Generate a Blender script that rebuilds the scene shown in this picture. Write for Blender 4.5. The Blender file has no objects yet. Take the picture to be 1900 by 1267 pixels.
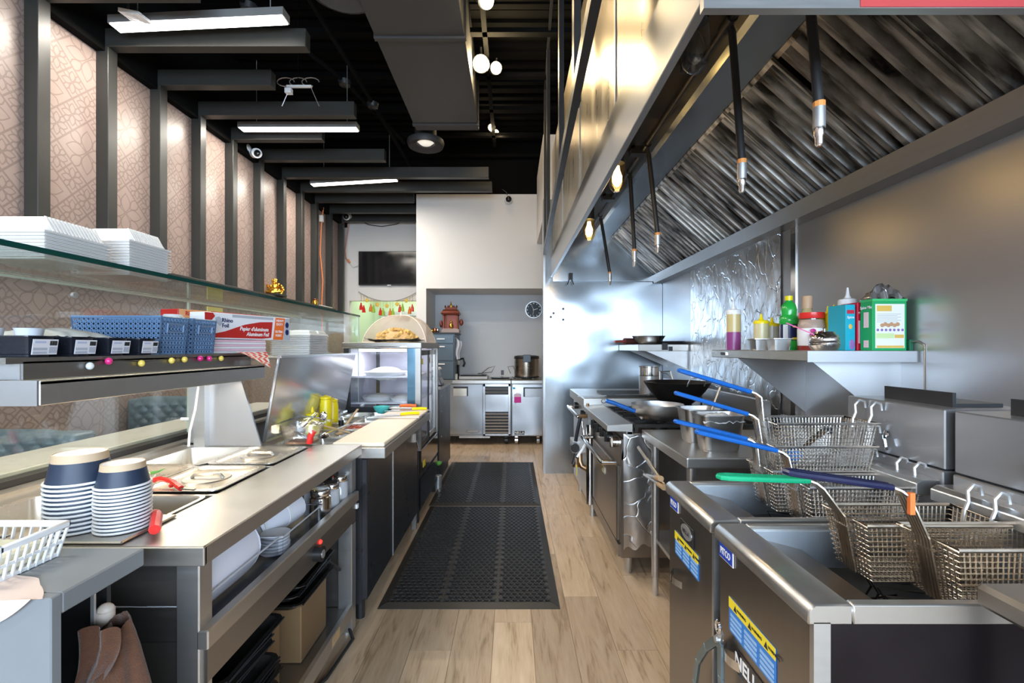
import bpy, bmesh, math, random
from mathutils import Vector, Matrix
random.seed(7)
PI = math.pi
SC = bpy.context.scene
COL = SC.collection

# ------------------------------------------------------------------ camera, world, lights, exposure
F, HX, HY, CH = 861.0, 950.0, 645.0, 1.33
cd = bpy.data.cameras.new('camera'); cam = bpy.data.objects.new('camera', cd); COL.objects.link(cam)
cam.location = (0, 0, CH); cam.rotation_euler = (PI/2, 0, 0)
cd.sensor_width = 36; cd.lens = F/1900*36; cd.shift_y = (HY-633.5)/1900; cd.clip_start = .02
SC.camera = cam
vs = SC.view_settings
vs.view_transform = 'Standard'; vs.look = 'None'; vs.gamma = 1; vs.use_curve_mapping = False
vs.exposure = 0.5
SC.cycles.use_denoising = True
SC.cycles.sample_clamp_indirect = 6
SC.cycles.max_bounces = 10; SC.cycles.transparent_max_bounces = 16

W = bpy.data.worlds.new('world'); SC.world = W; W.use_nodes = True
wn = W.node_tree.nodes; wl = W.node_tree.links
sky = wn.new('ShaderNodeTexSky'); sky.sky_type = 'HOSEK_WILKIE'; sky.turbidity = 4; sky.sun_direction = (0.3, -0.6, 0.5)
wl.new(sky.outputs[0], wn['Background'].inputs[0]); wn['Background'].inputs[1].default_value = 0.9

def area(name, loc, rot, sx, sy, power, color, spread=None):
    l = bpy.data.lights.new(name, 'AREA'); l.shape = 'RECTANGLE'; l.size = sx; l.size_y = sy
    l.energy = power; l.color = color
    if spread: l.spread = spread
    o = bpy.data.objects.new(name, l); COL.objects.link(o); o.location = loc; o.rotation_euler = rot
    return o
def point(name, loc, power, color, r=.03):
    l = bpy.data.lights.new(name, 'POINT'); l.energy = power; l.color = color; l.shadow_soft_size = r
    o = bpy.data.objects.new(name, l); COL.objects.link(o); o.location = loc
    return o
# daylight through the shop front behind the camera (opening X -2.4..4, Z 1..2.6 at Y=-3)
area('window_daylight', (.8, -3.06, 1.8), (PI/2, 0, 0), 6.3, 1.55, 380, (.64, .81, 1.0))
WARM = (1.0, .86, .68)

# ------------------------------------------------------------------ geometry helpers
class MB:
    def __init__(s): s.v = []; s.f = []
    def add(s, vs_, fs):
        n = len(s.v); s.v += [tuple(v) for v in vs_]; s.f += [tuple(i+n for i in f) for f in fs]; return s
    def hexa(s, p):  # p: 4 bottom ccw, 4 top
        return s.add(p, [(3,2,1,0),(4,5,6,7),(0,1,5,4),(1,2,6,5),(2,3,7,6),(3,0,4,7)])
    def box(s, x0, y0, z0, x1, y1, z1):
        x0, x1 = min(x0,x1), max(x0,x1); y0, y1 = min(y0,y1), max(y0,y1); z0, z1 = min(z0,z1), max(z0,z1)
        return s.hexa([(x0,y0,z0),(x1,y0,z0),(x1,y1,z0),(x0,y1,z0),(x0,y0,z1),(x1,y0,z1),(x1,y1,z1),(x0,y1,z1)])
    def frus(s, x0, y0, x1, y1, z0, z1, d):  # box whose bottom is inset by d
        return s.hexa([(x0+d,y0+d,z0),(x1-d,y0+d,z0),(x1-d,y1-d,z0),(x0+d,y1-d,z0),(x0,y0,z1),(x1,y0,z1),(x1,y1,z1),(x0,y1,z1)])
    def bar(s, p0, p1, w, h, up=(0,0,1)):  # rectangular bar
        p0, p1 = Vector(p0), Vector(p1); d = (p1-p0).normalized(); u = Vector(up)
        if abs(d.dot(u)) > .98: u = Vector((1,0,0))
        a = d.cross(u).normalized()*w/2; b = a.cross(d).normalized()*h/2
        return s.hexa([p0-a-b,p0+a-b,p1+a-b,p1-a-b,p0-a+b,p0+a+b,p1+a+b,p1-a+b])
    def tube(s, pts, r, n=6, closed=False, r2=None):
        pts = [Vector(p) for p in pts]; m = len(pts); base = len(s.v)
        t = (pts[1]-pts[0]).normalized()
        u = Vector((0,0,1)) if abs(t.z) < .9 else Vector((1,0,0))
        nrm = t.cross(u).normalized()
        for i, p in enumerate(pts):
            if closed: t2 = (pts[(i+1) % m]-pts[i-1]).normalized()
            elif i == 0: t2 = (pts[1]-pts[0]).normalized()
            elif i == m-1: t2 = (pts[-1]-pts[-2]).normalized()
            else: t2 = ((pts[i+1]-p).normalized()+(p-pts[i-1]).normalized()).normalized()
            nrm = (nrm-t2*nrm.dot(t2)).normalized(); bn = t2.cross(nrm)
            rr = r if r2 is None else r+(r2-r)*i/(m-1)
            for k in range(n):
                a = 2*PI*k/n; s.v.append(tuple(p+(nrm*math.cos(a)+bn*math.sin(a))*rr))
        for i in range(m if closed else m-1):
            j = (i+1) % m
            for k in range(n):
                l = (k+1) % n; s.f.append((base+i*n+k, base+i*n+l, base+j*n+l, base+j*n+k))
        if not closed:
            s.f.append(tuple(base+k for k in range(n))[::-1]); s.f.append(tuple(base+(m-1)*n+k for k in range(n)))
        return s
    def lathe(s, prof, c=(0,0,0), n=20, sq=0):  # prof [(r,z)...]; sq>0 makes the outline squarish
        base = len(s.v); m = len(prof)
        for r, z in prof:
            for k in range(n):
                a = 2*PI*(k+.5)/n; ca, sa = math.cos(a), math.sin(a)
                q = 1
                if sq: q = 1/((abs(ca)**sq+abs(sa)**sq)**(1/sq))
                s.v.append((c[0]+r*ca*q, c[1]+r*sa*q, c[2]+z))
        for i in range(m-1):
            for k in range(n):
                l = (k+1) % n; s.f.append((base+i*n+k, base+i*n+l, base+(i+1)*n+l, base+(i+1)*n+k))
        if prof[0][0] > 0: s.f.append(tuple(base+k for k in range(n))[::-1])
        if prof[-1][0] > 0: s.f.append(tuple(base+(m-1)*n+k for k in range(n)))
        return s
    def cyl(s, p0, p1, r, n=14, r2=None): return s.tube([p0, p1], r, n, r2=r2)
    def prism(s, poly, axis, a0, a1):
        n = len(poly)
        mk = {'y': lambda p, a: (p[0], a, p[1]), 'x': lambda p, a: (a, p[0], p[1]), 'z': lambda p, a: (p[0], p[1], a)}[axis]
        return s.add([mk(p, a0) for p in poly]+[mk(p, a1) for p in poly],
                     [tuple(range(n)), tuple(range(2*n-1, n-1, -1))]+[(i, i+n, (i+1) % n+n, (i+1) % n) for i in range(n)])
    def ellip(s, c, rx, ry, rz, n=14, m=8, jit=0):
        base = len(s.v)
        for i in range(m+1):
            th = PI*i/m
            for k in range(n):
                a = 2*PI*k/n; j = 1+random.uniform(-jit, jit)
                s.v.append((c[0]+rx*math.sin(th)*math.cos(a)*j, c[1]+ry*math.sin(th)*math.sin(a)*j, c[2]-rz*math.cos(th)*j))
        for i in range(m):
            for k in range(n):
                l = (k+1) % n; s.f.append((base+i*n+k, base+i*n+l, base+(i+1)*n+l, base+(i+1)*n+k))
        return s
    def grid(s, fn, nu, nv):  # fn(u,v)->point
        base = len(s.v)
        for j in range(nv+1):
            for i in range(nu+1): s.v.append(tuple(fn(i/nu, j/nv)))
        for j in range(nv):
            for i in range(nu):
                a = base+j*(nu+1)+i; s.f.append((a, a+1, a+nu+2, a+nu+1))
        return s
    def pan(s, x0, y0, x1, y1, zt, dep, tap=.012, rim=.012, t=.002, rc=.02, k=4):
        def rr(a0, b0, a1, b1, r):
            o = []
            for cx, cy, st in ((a1-r,b1-r,0),(a0+r,b1-r,1),(a0+r,b0+r,2),(a1-r,b0+r,3)):
                for q in range(k): an = PI/2*(st+q/(k-1)); o.append((cx+r*math.cos(an), cy+r*math.sin(an)))
            return o
        loops = []
        def lp(ins, z, r): loops.append([(x, y, z) for x, y in rr(x0+ins, y0+ins, x1-ins, y1-ins, max(.003, r))])
        lp(rim+t+tap, zt-dep-t, rc); lp(rim+t, zt-.003, rc); lp(0, zt-.003, rc+rim*.6); lp(0, zt, rc+rim*.6)
        lp(rim, zt, rc); lp(rim+tap*.9, zt-dep+.006, rc); lp(rim+tap+.006, zt-dep, rc)
        n = len(loops[0]); base = len(s.v)
        for l in loops: s.v += l
        for i in range(len(loops)-1):
            for q in range(n): w = (q+1) % n; s.f.append((base+i*n+q, base+i*n+w, base+(i+1)*n+w, base+(i+1)*n+q))
        s.f.append(tuple(base+q for q in range(n))[::-1]); s.f.append(tuple(base+(len(loops)-1)*n+q for q in range(n)))
        return s

ORG = {}
def part(name, mb, m, parent=None, bevel=0, smooth=False, seg=1, kind=None, label=None):
    org = Vector((0, 0, 0))
    if parent is not None: org = ORG.get(parent.name, Vector((0, 0, 0)))
    me = bpy.data.meshes.new(name)
    me.from_pydata([(v[0]-org.x, v[1]-org.y, v[2]-org.z) for v in mb.v], [], mb.f)
    bm = bmesh.new(); bm.from_mesh(me)
    if bevel:
        bmesh.ops.recalc_face_normals(bm, faces=bm.faces)
        es = [e for e in bm.edges if len(e.link_faces) == 2 and e.calc_face_angle(0) > .5]
        bmesh.ops.bevel(bm, geom=es, offset=bevel, segments=seg, affect='EDGES', profile=.6, clamp_overlap=True)
    bmesh.ops.recalc_face_normals(bm, faces=bm.faces)
    bm.to_mesh(me); bm.free()
    if smooth:
        me.polygons.foreach_set('use_smooth', [True]*len(me.polygons)); me.set_sharp_from_angle(angle=.7)
    me.materials.append(m)
    o = bpy.data.objects.new(name, me); COL.objects.link(o)
    if parent is not None: o.parent = parent; ORG[o.name] = org
    if kind: o['kind'] = kind
    if label: o['label'] = label
    return o
def tag(o, label, cat, group=None):
    o['label'] = label; o['category'] = cat
    if group: o['group'] = group
    return o
def T(name, label, cat, loc=(0, 0, 0), group=None):
    o = bpy.data.objects.new(name, None); COL.objects.link(o); o.location = loc; o.empty_display_size = .05
    ORG[o.name] = Vector(loc); return tag(o, label, cat, group)
def solo(name, mb, m, label, cat, group=None, **k): return tag(part(name, mb, m, **k), label, cat, group)
def struct(name, mb, m, label, **k):
    o = part(name, mb, m, **k); o['kind'] = 'structure'; o['label'] = label; return o
def structT(name, label, loc=(0, 0, 0)):
    o = bpy.data.objects.new(name, None); COL.objects.link(o); o.location = loc; ORG[o.name] = Vector(loc)
    o['kind'] = 'structure'; o['label'] = label; return o
def dup(root, loc, rz=None, label=None, sc=None):
    r = root.copy(); COL.objects.link(r); r.location = loc
    if rz is not None: r.rotation_euler = (0, 0, rz)
    if sc: r.scale = sc
    if label: r['label'] = label
    for ch in list(root.children):
        c = ch.copy(); COL.objects.link(c); c.parent = r
        for g in list(ch.children):
            d = g.copy(); COL.objects.link(d); d.parent = c
    return r
def at(px, py, Y): return Vector(((px-HX)*Y/F, Y, CH-(py-HY)*Y/F))
def atx(px, py, X): return at(px, py, X*F/(px-HX))
def atz(px, py, Z): return at(px, py, (CH-Z)*F/(py-HY))
def text(s, size, m, parent, loc, xd, ud, name='lettering', shear=0, bold=False, align='CENTER', sx=1):
    cu = bpy.data.curves.new('txt', 'FONT'); cu.body = s; cu.size = size; cu.align_x = align; cu.align_y = 'CENTER'
    cu.extrude = .0004; cu.shear = shear; cu.resolution_u = 2; cu.offset = size*.018 if bold else 0
    to = bpy.data.objects.new('txt', cu); COL.objects.link(to)
    dg = bpy.context.evaluated_depsgraph_get(); me = bpy.data.meshes.new_from_object(to.evaluated_get(dg))
    bpy.data.objects.remove(to); bpy.data.curves.remove(cu)
    xd = Vector(xd).normalized()*sx; ud = Vector(ud).normalized(); nd = xd.cross(ud).normalized()
    M = Matrix(((xd.x,ud.x,nd.x,loc[0]),(xd.y,ud.y,nd.y,loc[1]),(xd.z,ud.z,nd.z,loc[2]),(0,0,0,1)))
    me.transform(Matrix.Translation(-ORG.get(parent.name, Vector((0,0,0)))) @ M)
    me.materials.clear(); me.materials.append(m)
    o = bpy.data.objects.new(name, me); COL.objects.link(o); o.parent = parent
    return o

# ------------------------------------------------------------------ materials
MATS = {}
def mat(name, col, rough=.5, metal=0, var=.06, scale=12, bump=0, stretch=(1,1,1), trans=0, emit=0, ecol=None, ior=1.45, rvar=.08, rnd=0, coat=0, spec=.5, bscale=None, sheen=0, wavy=0):
    m = bpy.data.materials.new(name); m.use_nodes = True; nt = m.node_tree; n = nt.nodes; b = n['Principled BSDF']; L = nt.links.new
    b.inputs['Roughness'].default_value = rough; b.inputs['Metallic'].default_value = metal; b.inputs['IOR'].default_value = ior
    b.inputs['Transmission Weight'].default_value = trans; b.inputs['Coat Weight'].default_value = coat
    b.inputs['Specular IOR Level'].default_value = spec; b.inputs['Sheen Weight'].default_value = sheen
    tc = n.new('ShaderNodeTexCoord'); mp = n.new('ShaderNodeMapping'); mp.inputs['Scale'].default_value = stretch; L(tc.outputs['Object'], mp.inputs[0])
    no = n.new('ShaderNodeTexNoise'); no.inputs['Scale'].default_value = scale; no.inputs['Detail'].default_value = 4; L(mp.outputs[0], no.inputs[0])
    mr = n.new('ShaderNodeMapRange'); mr.inputs[3].default_value = 1-var; mr.inputs[4].default_value = 1+var; L(no.outputs[0], mr.inputs[0])
    val = mr.outputs[0]
    if rnd:
        oi = n.new('ShaderNodeObjectInfo'); r2 = n.new('ShaderNodeMapRange'); r2.inputs[3].default_value = 1-rnd; r2.inputs[4].default_value = 1+rnd
        L(oi.outputs['Random'], r2.inputs[0]); mm = n.new('ShaderNodeMath'); mm.operation = 'MULTIPLY'; L(val, mm.inputs[0]); L(r2.outputs[0], mm.inputs[1]); val = mm.outputs[0]
    hs = n.new('ShaderNodeVectorMath'); hs.operation = 'SCALE'; hs.inputs[0].default_value = col[:3]; L(val, hs.inputs['Scale']); L(hs.outputs[0], b.inputs['Base Color'])
    if rvar:
        rr = n.new('ShaderNodeMapRange'); rr.inputs[3].default_value = max(.02, rough-rvar); rr.inputs[4].default_value = min(1, rough+rvar); L(no.outputs[0], rr.inputs[0]); L(rr.outputs[0], b.inputs['Roughness'])
    nrm = None
    if bump:
        bn = n.new('ShaderNodeTexNoise'); bn.inputs['Scale'].default_value = bscale or scale*3; bn.inputs['Detail'].default_value = 3; L(mp.outputs[0], bn.inputs[0])
        bu = n.new('ShaderNodeBump'); bu.inputs['Strength'].default_value = bump; bu.inputs['Distance'].default_value = .002; L(bn.outputs[0], bu.inputs['Height']); nrm = bu
    if wavy:
        wn_ = n.new('ShaderNodeTexNoise'); wn_.inputs['Scale'].default_value = 1.6; wn_.inputs['Detail'].default_value = 1; L(tc.outputs['Object'], wn_.inputs[0])
        b2 = n.new('ShaderNodeBump'); b2.inputs['Strength'].default_value = 1; b2.inputs['Distance'].default_value = wavy; L(wn_.outputs[0], b2.inputs['Height'])
        if nrm: L(nrm.outputs[0], b2.inputs['Normal'])
        nrm = b2
    if nrm: L(nrm.outputs[0], b.inputs['Normal'])
    if emit: b.inputs['Emission Color'].default_value = (*(ecol or col)[:3], 1); b.inputs['Emission Strength'].default_value = emit
    MATS[name] = m; return m
def glass(name, tint=(.93,.98,.96), refl=1.0, rough=.02):
    m = bpy.data.materials.new(name); m.use_nodes = True; n = m.node_tree.nodes; L = m.node_tree.links.new
    n.remove(n['Principled BSDF']); out = n['Material Output']
    tr = n.new('ShaderNodeBsdfTransparent'); tr.inputs[0].default_value = (*tint, 1)
    gl = n.new('ShaderNodeBsdfGlossy'); gl.inputs['Roughness'].default_value = rough
    lw = n.new('ShaderNodeLayerWeight'); pw_ = n.new('ShaderNodeMath'); pw_.operation = 'POWER'; pw_.inputs[1].default_value = 4; L(lw.outputs['Facing'], pw_.inputs[0]); fr = n.new('ShaderNodeMath'); fr.operation = 'MULTIPLY_ADD'; fr.inputs[1].default_value = .5; fr.inputs[2].default_value = .07; L(pw_.outputs[0], fr.inputs[0])
    no = n.new('ShaderNodeTexNoise'); no.inputs['Scale'].default_value = 3; mr = n.new('ShaderNodeMapRange'); mr.inputs[3].default_value = .9*refl; mr.inputs[4].default_value = 1.15*refl
    L(no.outputs[0], mr.inputs[0]); mu = n.new('ShaderNodeMath'); mu.operation = 'MULTIPLY'; mu.use_clamp = True; L(fr.outputs[0], mu.inputs[0]); L(mr.outputs[0], mu.inputs[1])
    mx = n.new('ShaderNodeMixShader'); L(mu.outputs[0], mx.inputs[0]); L(tr.outputs[0], mx.inputs[1]); L(gl.outputs[0], mx.inputs[2]); L(mx.outputs[0], out.inputs[0])
    MATS[name] = m; return m
def emis(name, col, s):
    m = bpy.data.materials.new(name); m.use_nodes = True; n = m.node_tree.nodes; b = n['Principled BSDF']
    b.inputs['Base Color'].default_value = (*col, 1); b.inputs['Emission Color'].default_value = (*col, 1); b.inputs['Emission Strength'].default_value = s
    MATS[name] = m; return m

STEEL = mat('brushed_steel', (.54,.54,.54), .33, .9, .06, 6, 0, (1,1,14))
STEELH = mat('steel_horizontal', (.52,.50,.47), .36, .9, .06, 5, 0, (1,9,9))
STEELD = mat('dark_steel', (.30,.28,.26), .36, .92, .1, 5, 0, (1,1,12))
STEELW = mat('wall_steel', (.43,.48,.53), .2, .9, .02, 3, 0, (1,1,8), rvar=0, wavy=.03)
STEELWR = mat('wall_steel_satin', (.45,.455,.47), .31, .8, .02, 3, 0, (1,1,8), rvar=0)
CHROME = mat('chrome', (.72,.71,.70), .12, 1, .04, 8)
ALU = mat('aluminium', (.66,.66,.66), .38, .8, .06, 10)
WIRE = mat('nickel_wire', (.78,.76,.73), .25, 1, .15, 30)
BRONZEW = mat('oily_wire', (.66,.57,.46), .3, 1, .25, 20)
BLACKM = mat('black_metal', (.022,.022,.023), .38, 0, .15, 8)
BLACKG = mat('black_gloss', (.012,.012,.014), .12, 0, .1, 8)
BLACKP = mat('black_plastic', (.015,.015,.016), .35, 0, .1, 8)
CEILB = mat('ceiling_black', (.003,.003,.003), .9, 0, .3, 4, spec=.15)
BEAM = mat('charcoal_paint', (.030,.030,.027), .42, 0, .1, 6)
DUCTM = mat('duct_charcoal', (.042,.042,.044), .5, 0, .1, 4)
WHITEW = mat('white_paint', (.70,.68,.655), .6, 0, .02, 3)
GREYW = mat('alcove_paint', (.62,.63,.645), .6, 0, .02, 3)
GREENW = mat('pale_green_paint', (.62,.74,.55), .6, 0, .03, 3)
WHITEP = mat('white_plastic', (.82,.82,.83), .35, 0, .03, 10)
FOAM = mat('white_foam', (.74,.74,.745), .5, 0, .03, 20)
REDP = mat('red_plastic', (.72,.03,.025), .25, 0, .08, 10)
YELP = mat('mustard_plastic', (.92,.72,.01), .3, 0, .06, 10)
BLUEH = mat('blue_grip', (.01,.11,.42), .28, 0, .1, 20)
GREENH = mat('green_grip', (.01,.36,.17), .28, 0, .1, 20)
NAVYH = mat('navy_grip', (.012,.014,.05), .3, 0, .1, 20)
WOODL = mat('light_wood', (.50,.33,.17), .5, 0, .2, 6, .1, (10,1,10))
BOARD = mat('cutting_board', (.76,.66,.52), .5, 0, .07, 8)
CLEAR = glass('clear_plastic', (.955,.96,.97), 1.0, .12)
GLASS = glass('shelf_glass', (.90,.955,.935), 1.0)
GLASSV = glass('screen_glass', (.93,.96,.95), 1.0)
GLASSE = mat('glass_edge', (.005,.05,.042), .1, 0, .1, 5)
COPPER = mat('copper', (.55,.20,.10), .3, 1, .2, 20)
GOLD = mat('gold', (.85,.50,.08), .25, 1, .2, 30)
# ------------------------------------------------------------------ special materials
def plank_mat(name, rnd=True):
    m = bpy.data.materials.new(name); m.use_nodes = True; nt = m.node_tree; n = nt.nodes; L = nt.links.new; b = n['Principled BSDF']
    tc = n.new('ShaderNodeTexCoord'); oi = n.new('ShaderNodeObjectInfo')
    sh = n.new('ShaderNodeVectorMath'); sh.operation = 'SCALE'; sh.inputs[0].default_value = (17, 31, 0); L(oi.outputs['Random'], sh.inputs['Scale'])
    ad = n.new('ShaderNodeVectorMath'); L(tc.outputs['Object'], ad.inputs[0]); L(sh.outputs[0], ad.inputs[1])
    mp = n.new('ShaderNodeMapping'); mp.inputs['Scale'].default_value = (9, 1.1, 1); L(ad.outputs[0], mp.inputs[0])
    n1 = n.new('ShaderNodeTexNoise'); n1.inputs['Scale'].default_value = 2.2; n1.inputs['Detail'].default_value = 6; n1.inputs['Distortion'].default_value = 1.4; L(mp.outputs[0], n1.inputs[0])
    mp2 = n.new('ShaderNodeMapping'); mp2.inputs['Scale'].default_value = (60, 3, 1); L(ad.outputs[0], mp2.inputs[0])
    n2 = n.new('ShaderNodeTexNoise'); n2.inputs['Scale'].default_value = 3; n2.inputs['Detail'].default_value = 4; L(mp2.outputs[0], n2.inputs[0])
    mx = n.new('ShaderNodeMath'); mx.operation = 'MULTIPLY_ADD'; mx.inputs[1].default_value = .45; L(n2.outputs[0], mx.inputs[0]); L(n1.outputs[0], mx.inputs[2])
    cr = n.new('ShaderNodeValToRGB'); e = cr.color_ramp.elements
    e[0].position = .45; e[0].color = (.30, .195, .115, 1); e[1].position = .95; e[1].color = (.66, .50, .35, 1)
    q = e.new(.66); q.color = (.56, .405, .265, 1)
    L(mx.outputs[0], cr.inputs[0])
    r2 = n.new('ShaderNodeMapRange'); r2.inputs[3].default_value = .74; r2.inputs[4].default_value = 1.12; L(oi.outputs['Random'], r2.inputs[0])
    sc = n.new('ShaderNodeVectorMath'); sc.operation = 'SCALE'; L(cr.outputs[0], sc.inputs[0]); L(r2.outputs[0], sc.inputs['Scale']); L(sc.outputs[0], b.inputs['Base Color'])
    b.inputs['Roughness'].default_value = .38
    bu = n.new('ShaderNodeBump'); bu.inputs['Strength'].default_value = .25; bu.inputs['Distance'].default_value = .001; L(n2.outputs[0], bu.inputs['Height']); L(bu.outputs[0], b.inputs['Normal'])
    return m
PLANK = plank_mat('oak_plank')

def wallpaper_mat():
    m = bpy.data.materials.new('floral_wallpaper'); m.use_nodes = True; nt = m.node_tree; n = nt.nodes; L = nt.links.new; b = n['Principled BSDF']
    def M(op, a, c=None, d=None):
        o = n.new('ShaderNodeMath'); o.operation = op
        for i, x in enumerate((a, c, d)):
            if x is None: continue
            if isinstance(x, (int, float)): o.inputs[i].default_value = x
            else: L(x, o.inputs[i])
        return o.outputs[0]
    tc = n.new('ShaderNodeTexCoord'); sp = n.new('ShaderNodeSeparateXYZ'); L(tc.outputs['Object'], sp.inputs[0])
    y, z = sp.outputs[1], sp.outputs[2]
    c = .70711/.42
    u = M('MULTIPLY', M('ADD', y, z), c); v = M('MULTIPLY', M('SUBTRACT', z, y), c)
    fu = M('MULTIPLY', M('FRACT', u), 3); fv = M('MULTIPLY', M('FRACT', v), 3)   # 0..3
    inb = M('MULTIPLY', M('LESS_THAN', fu, 2), M('LESS_THAN', fv, 2))
    bu_ = M('SUBTRACT', fu, 1); bv_ = M('SUBTRACT', fv, 1)
    su_ = M('MULTIPLY', M('SUBTRACT', M('FRACT', fu), .5), 2); sv_ = M('MULTIPLY', M('SUBTRACT', M('FRACT', fv), .5), 2)
    def mixv(a, c2): return M('ADD', M('MULTIPLY', inb, a), M('MULTIPLY', M('SUBTRACT', 1, inb), c2))
    lu = mixv(bu_, su_); lv = mixv(bv_, sv_)      # local -1..1
    th = mixv(.040, .078)
    # square outline
    edge = M('GREATER_THAN', M('MAXIMUM', M('ABSOLUTE', lu), M('ABSOLUTE', lv)), M('SUBTRACT', 1, th))
    r = M('SQRT', M('ADD', M('MULTIPLY', lu, lu), M('MULTIPLY', lv, lv)))
    an = M('ARCTAN2', lv, lu)
    def petals(step, off, L0, r0, w):
        a = M('SUBTRACT', M('FLOORED_MODULO', M('ADD', an, off+2*PI), step), step/2)
        px = M('MULTIPLY', r, M('COSINE', a)); py = M('ABSOLUTE', M('MULTIPLY', r, M('SINE', a)))
        t = M('DIVIDE', M('SUBTRACT', px, r0), L0-r0)
        inside = M('MULTIPLY', M('GREATER_THAN', t, -.02), M('LESS_THAN', t, 1.03))
        lens = M('MULTIPLY', M('SINE', M('MULTIPLY', M('MINIMUM', M('MAXIMUM', t, 0), 1), PI)), w)
        ln = M('LESS_THAN', M('ABSOLUTE', M('SUBTRACT', py, lens)), M('MULTIPLY', th, .75))
        return M('MULTIPLY', inside, ln)
    p1 = petals(PI/2, PI/4+PI/4, .98, .04, .27); p2 = petals(PI/2, PI/4, 1.14, .40, .22)
    line = M('MINIMUM', M('ADD', M('ADD', edge, p1), p2), 1)
    mx = n.new('ShaderNodeMix'); mx.data_type = 'RGBA'; L(line, mx.inputs[0])
    mx.inputs[6].default_value = (.34, .258, .228, 1); mx.inputs[7].default_value = (.235, .175, .156, 1)
    L(mx.outputs[2], b.inputs['Base Color']); b.inputs['Roughness'].default_value = .36
    no = n.new('ShaderNodeTexNoise'); no.inputs['Scale'].default_value = 60; L(tc.outputs['Object'], no.inputs[0])
    bp = n.new('ShaderNodeBump'); bp.inputs['Strength'].default_value = .12; bp.inputs['Distance'].default_value = .001; L(no.outputs[0], bp.inputs['Height']); L(bp.outputs[0], b.inputs['Normal'])
    return m
PAPER = wallpaper_mat()

def foil_mat():
    m = bpy.data.materials.new('crinkled_foil'); m.use_nodes = True; nt = m.node_tree; n = nt.nodes; L = nt.links.new; b = n['Principled BSDF']
    b.inputs['Metallic'].default_value = 1; b.inputs['Roughness'].default_value = .3; b.inputs['Base Color'].default_value = (.70, .70, .70, 1)
    tc = n.new('ShaderNodeTexCoord'); mp = n.new('ShaderNodeMapping'); mp.inputs['Scale'].default_value = (1, 2.2, 1.2); L(tc.outputs['Object'], mp.inputs[0])
    d = n.new('ShaderNodeTexNoise'); d.inputs['Scale'].default_value = 5; L(mp.outputs[0], d.inputs[0])
    ad = n.new('ShaderNodeVectorMath'); ad.operation = 'MULTIPLY_ADD'; ad.inputs[1].default_value = (.25, .25, .25); L(d.outputs[1], ad.inputs[0]); L(mp.outputs[0], ad.inputs[2])
    vo = n.new('ShaderNodeTexVoronoi'); vo.feature = 'DISTANCE_TO_EDGE'; vo.inputs['Scale'].default_value = 5; L(ad.outputs[0], vo.inputs[0])
    vm = n.new('ShaderNodeMapRange'); vm.inputs[2].default_value = .035; L(vo.outputs[0], vm.inputs[0])
    no = n.new('ShaderNodeTexNoise'); no.inputs['Scale'].default_value = 7; no.inputs['Detail'].default_value = 2; L(mp.outputs[0], no.inputs[0])
    sm = n.new('ShaderNodeMath'); sm.operation = 'MULTIPLY_ADD'; sm.inputs[1].default_value = .5; L(vm.outputs[0], sm.inputs[0]); L(no.outputs[0], sm.inputs[2])
    bu = n.new('ShaderNodeBump'); bu.inputs['Strength'].default_value = .5; bu.inputs['Distance'].default_value = .006; L(sm.outputs[0], bu.inputs['Height']); L(bu.outputs[0], b.inputs['Normal'])
    return m
FOIL = foil_mat()
LACE = None

# ------------------------------------------------------------------ room shell
XL, XR, ZC = -2.72, 1.6, 4.2
fl = struct('floor', MB().box(XL-.2, -6, -.12, 4.3, 9.4, -.006), PLANK, 'pale oak vinyl plank floor of the kitchen aisle')
pw, plen = .182, 1.22
pm = {}
for i in range(15):
    x0 = -1.36+i*pw; off = [0, .45, .83, .22, .64][i % 5]*plen
    y = -.4-off
    while y < 7.1:
        y1 = y+plen; a, c = max(y, -.3), min(y1, 7.1)
        if c-a > .02:
            part('plank', MB().box(x0+.0008, a+.0008, -.006, x0+pw-.0008, c-.0008, 0), PLANK, fl)
        y = y1
struct('ceiling', MB().box(XL-.2, -6, ZC, 4.3, 9.4, ZC+.1), CEILB, 'black painted open ceiling')
struct('wall_left', MB().box(XL-.12, -3.2, 0, XL, 7.5, ZC), PAPER, 'taupe floral tile wallpaper wall behind charcoal battens')
struct('wall_front', MB().box(XL, -3.12, 0, -2.4, -3, ZC).box(4, -3.12, 0, 4.2, -3, ZC).box(-2.4, -3.12, 2.6, 4, -3, ZC).box(-2.4, -3.12, 0, 4, -3, 1.0), WHITEW, 'white shop front wall around the big window')
struct('wall_entrance', MB().box(4, -3, 0, 4.12, -.2, ZC).box(1.72, -.32, 0, 4, -.2, ZC), WHITEW, 'white walls of the entrance corner behind the camera')
wf = structT('window_1', 'shop front window with black mullions behind the camera', (.8, -3.06, 1.0))
m = MB()
for x in (-2.38, -.8, .8, 2.4, 3.98): m.box(x-.025, -3.1, 1.0, x+.025, -3.0, 2.6)
m.box(-2.4, -3.1, 1.0, 4, -3.0, 1.04).box(-2.4, -3.1, 2.56, 4, -3.0, 2.6)
part('window_frame', m, BLACKM, wf)
# right wall: sheet steel in panels
wr = struct('wall_right', MB().box(XR, -.32, 0, XR+.12, 6.4, ZC), STEELWR, 'stainless steel clad wall behind the cookline')
for a, c in ((-.3, 1.0), (1.004, 2.62), (2.624, 3.4), (3.404, 4.9)):
    part('steel_panel', MB().box(XR-.006, a, .02, XR, c, 2.06), STEELWR, wr)
part('seam_strip', MB().box(XR-.012, 2.60, .1, XR-.006, 2.645, 2.05), CHROME, wr)
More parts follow.
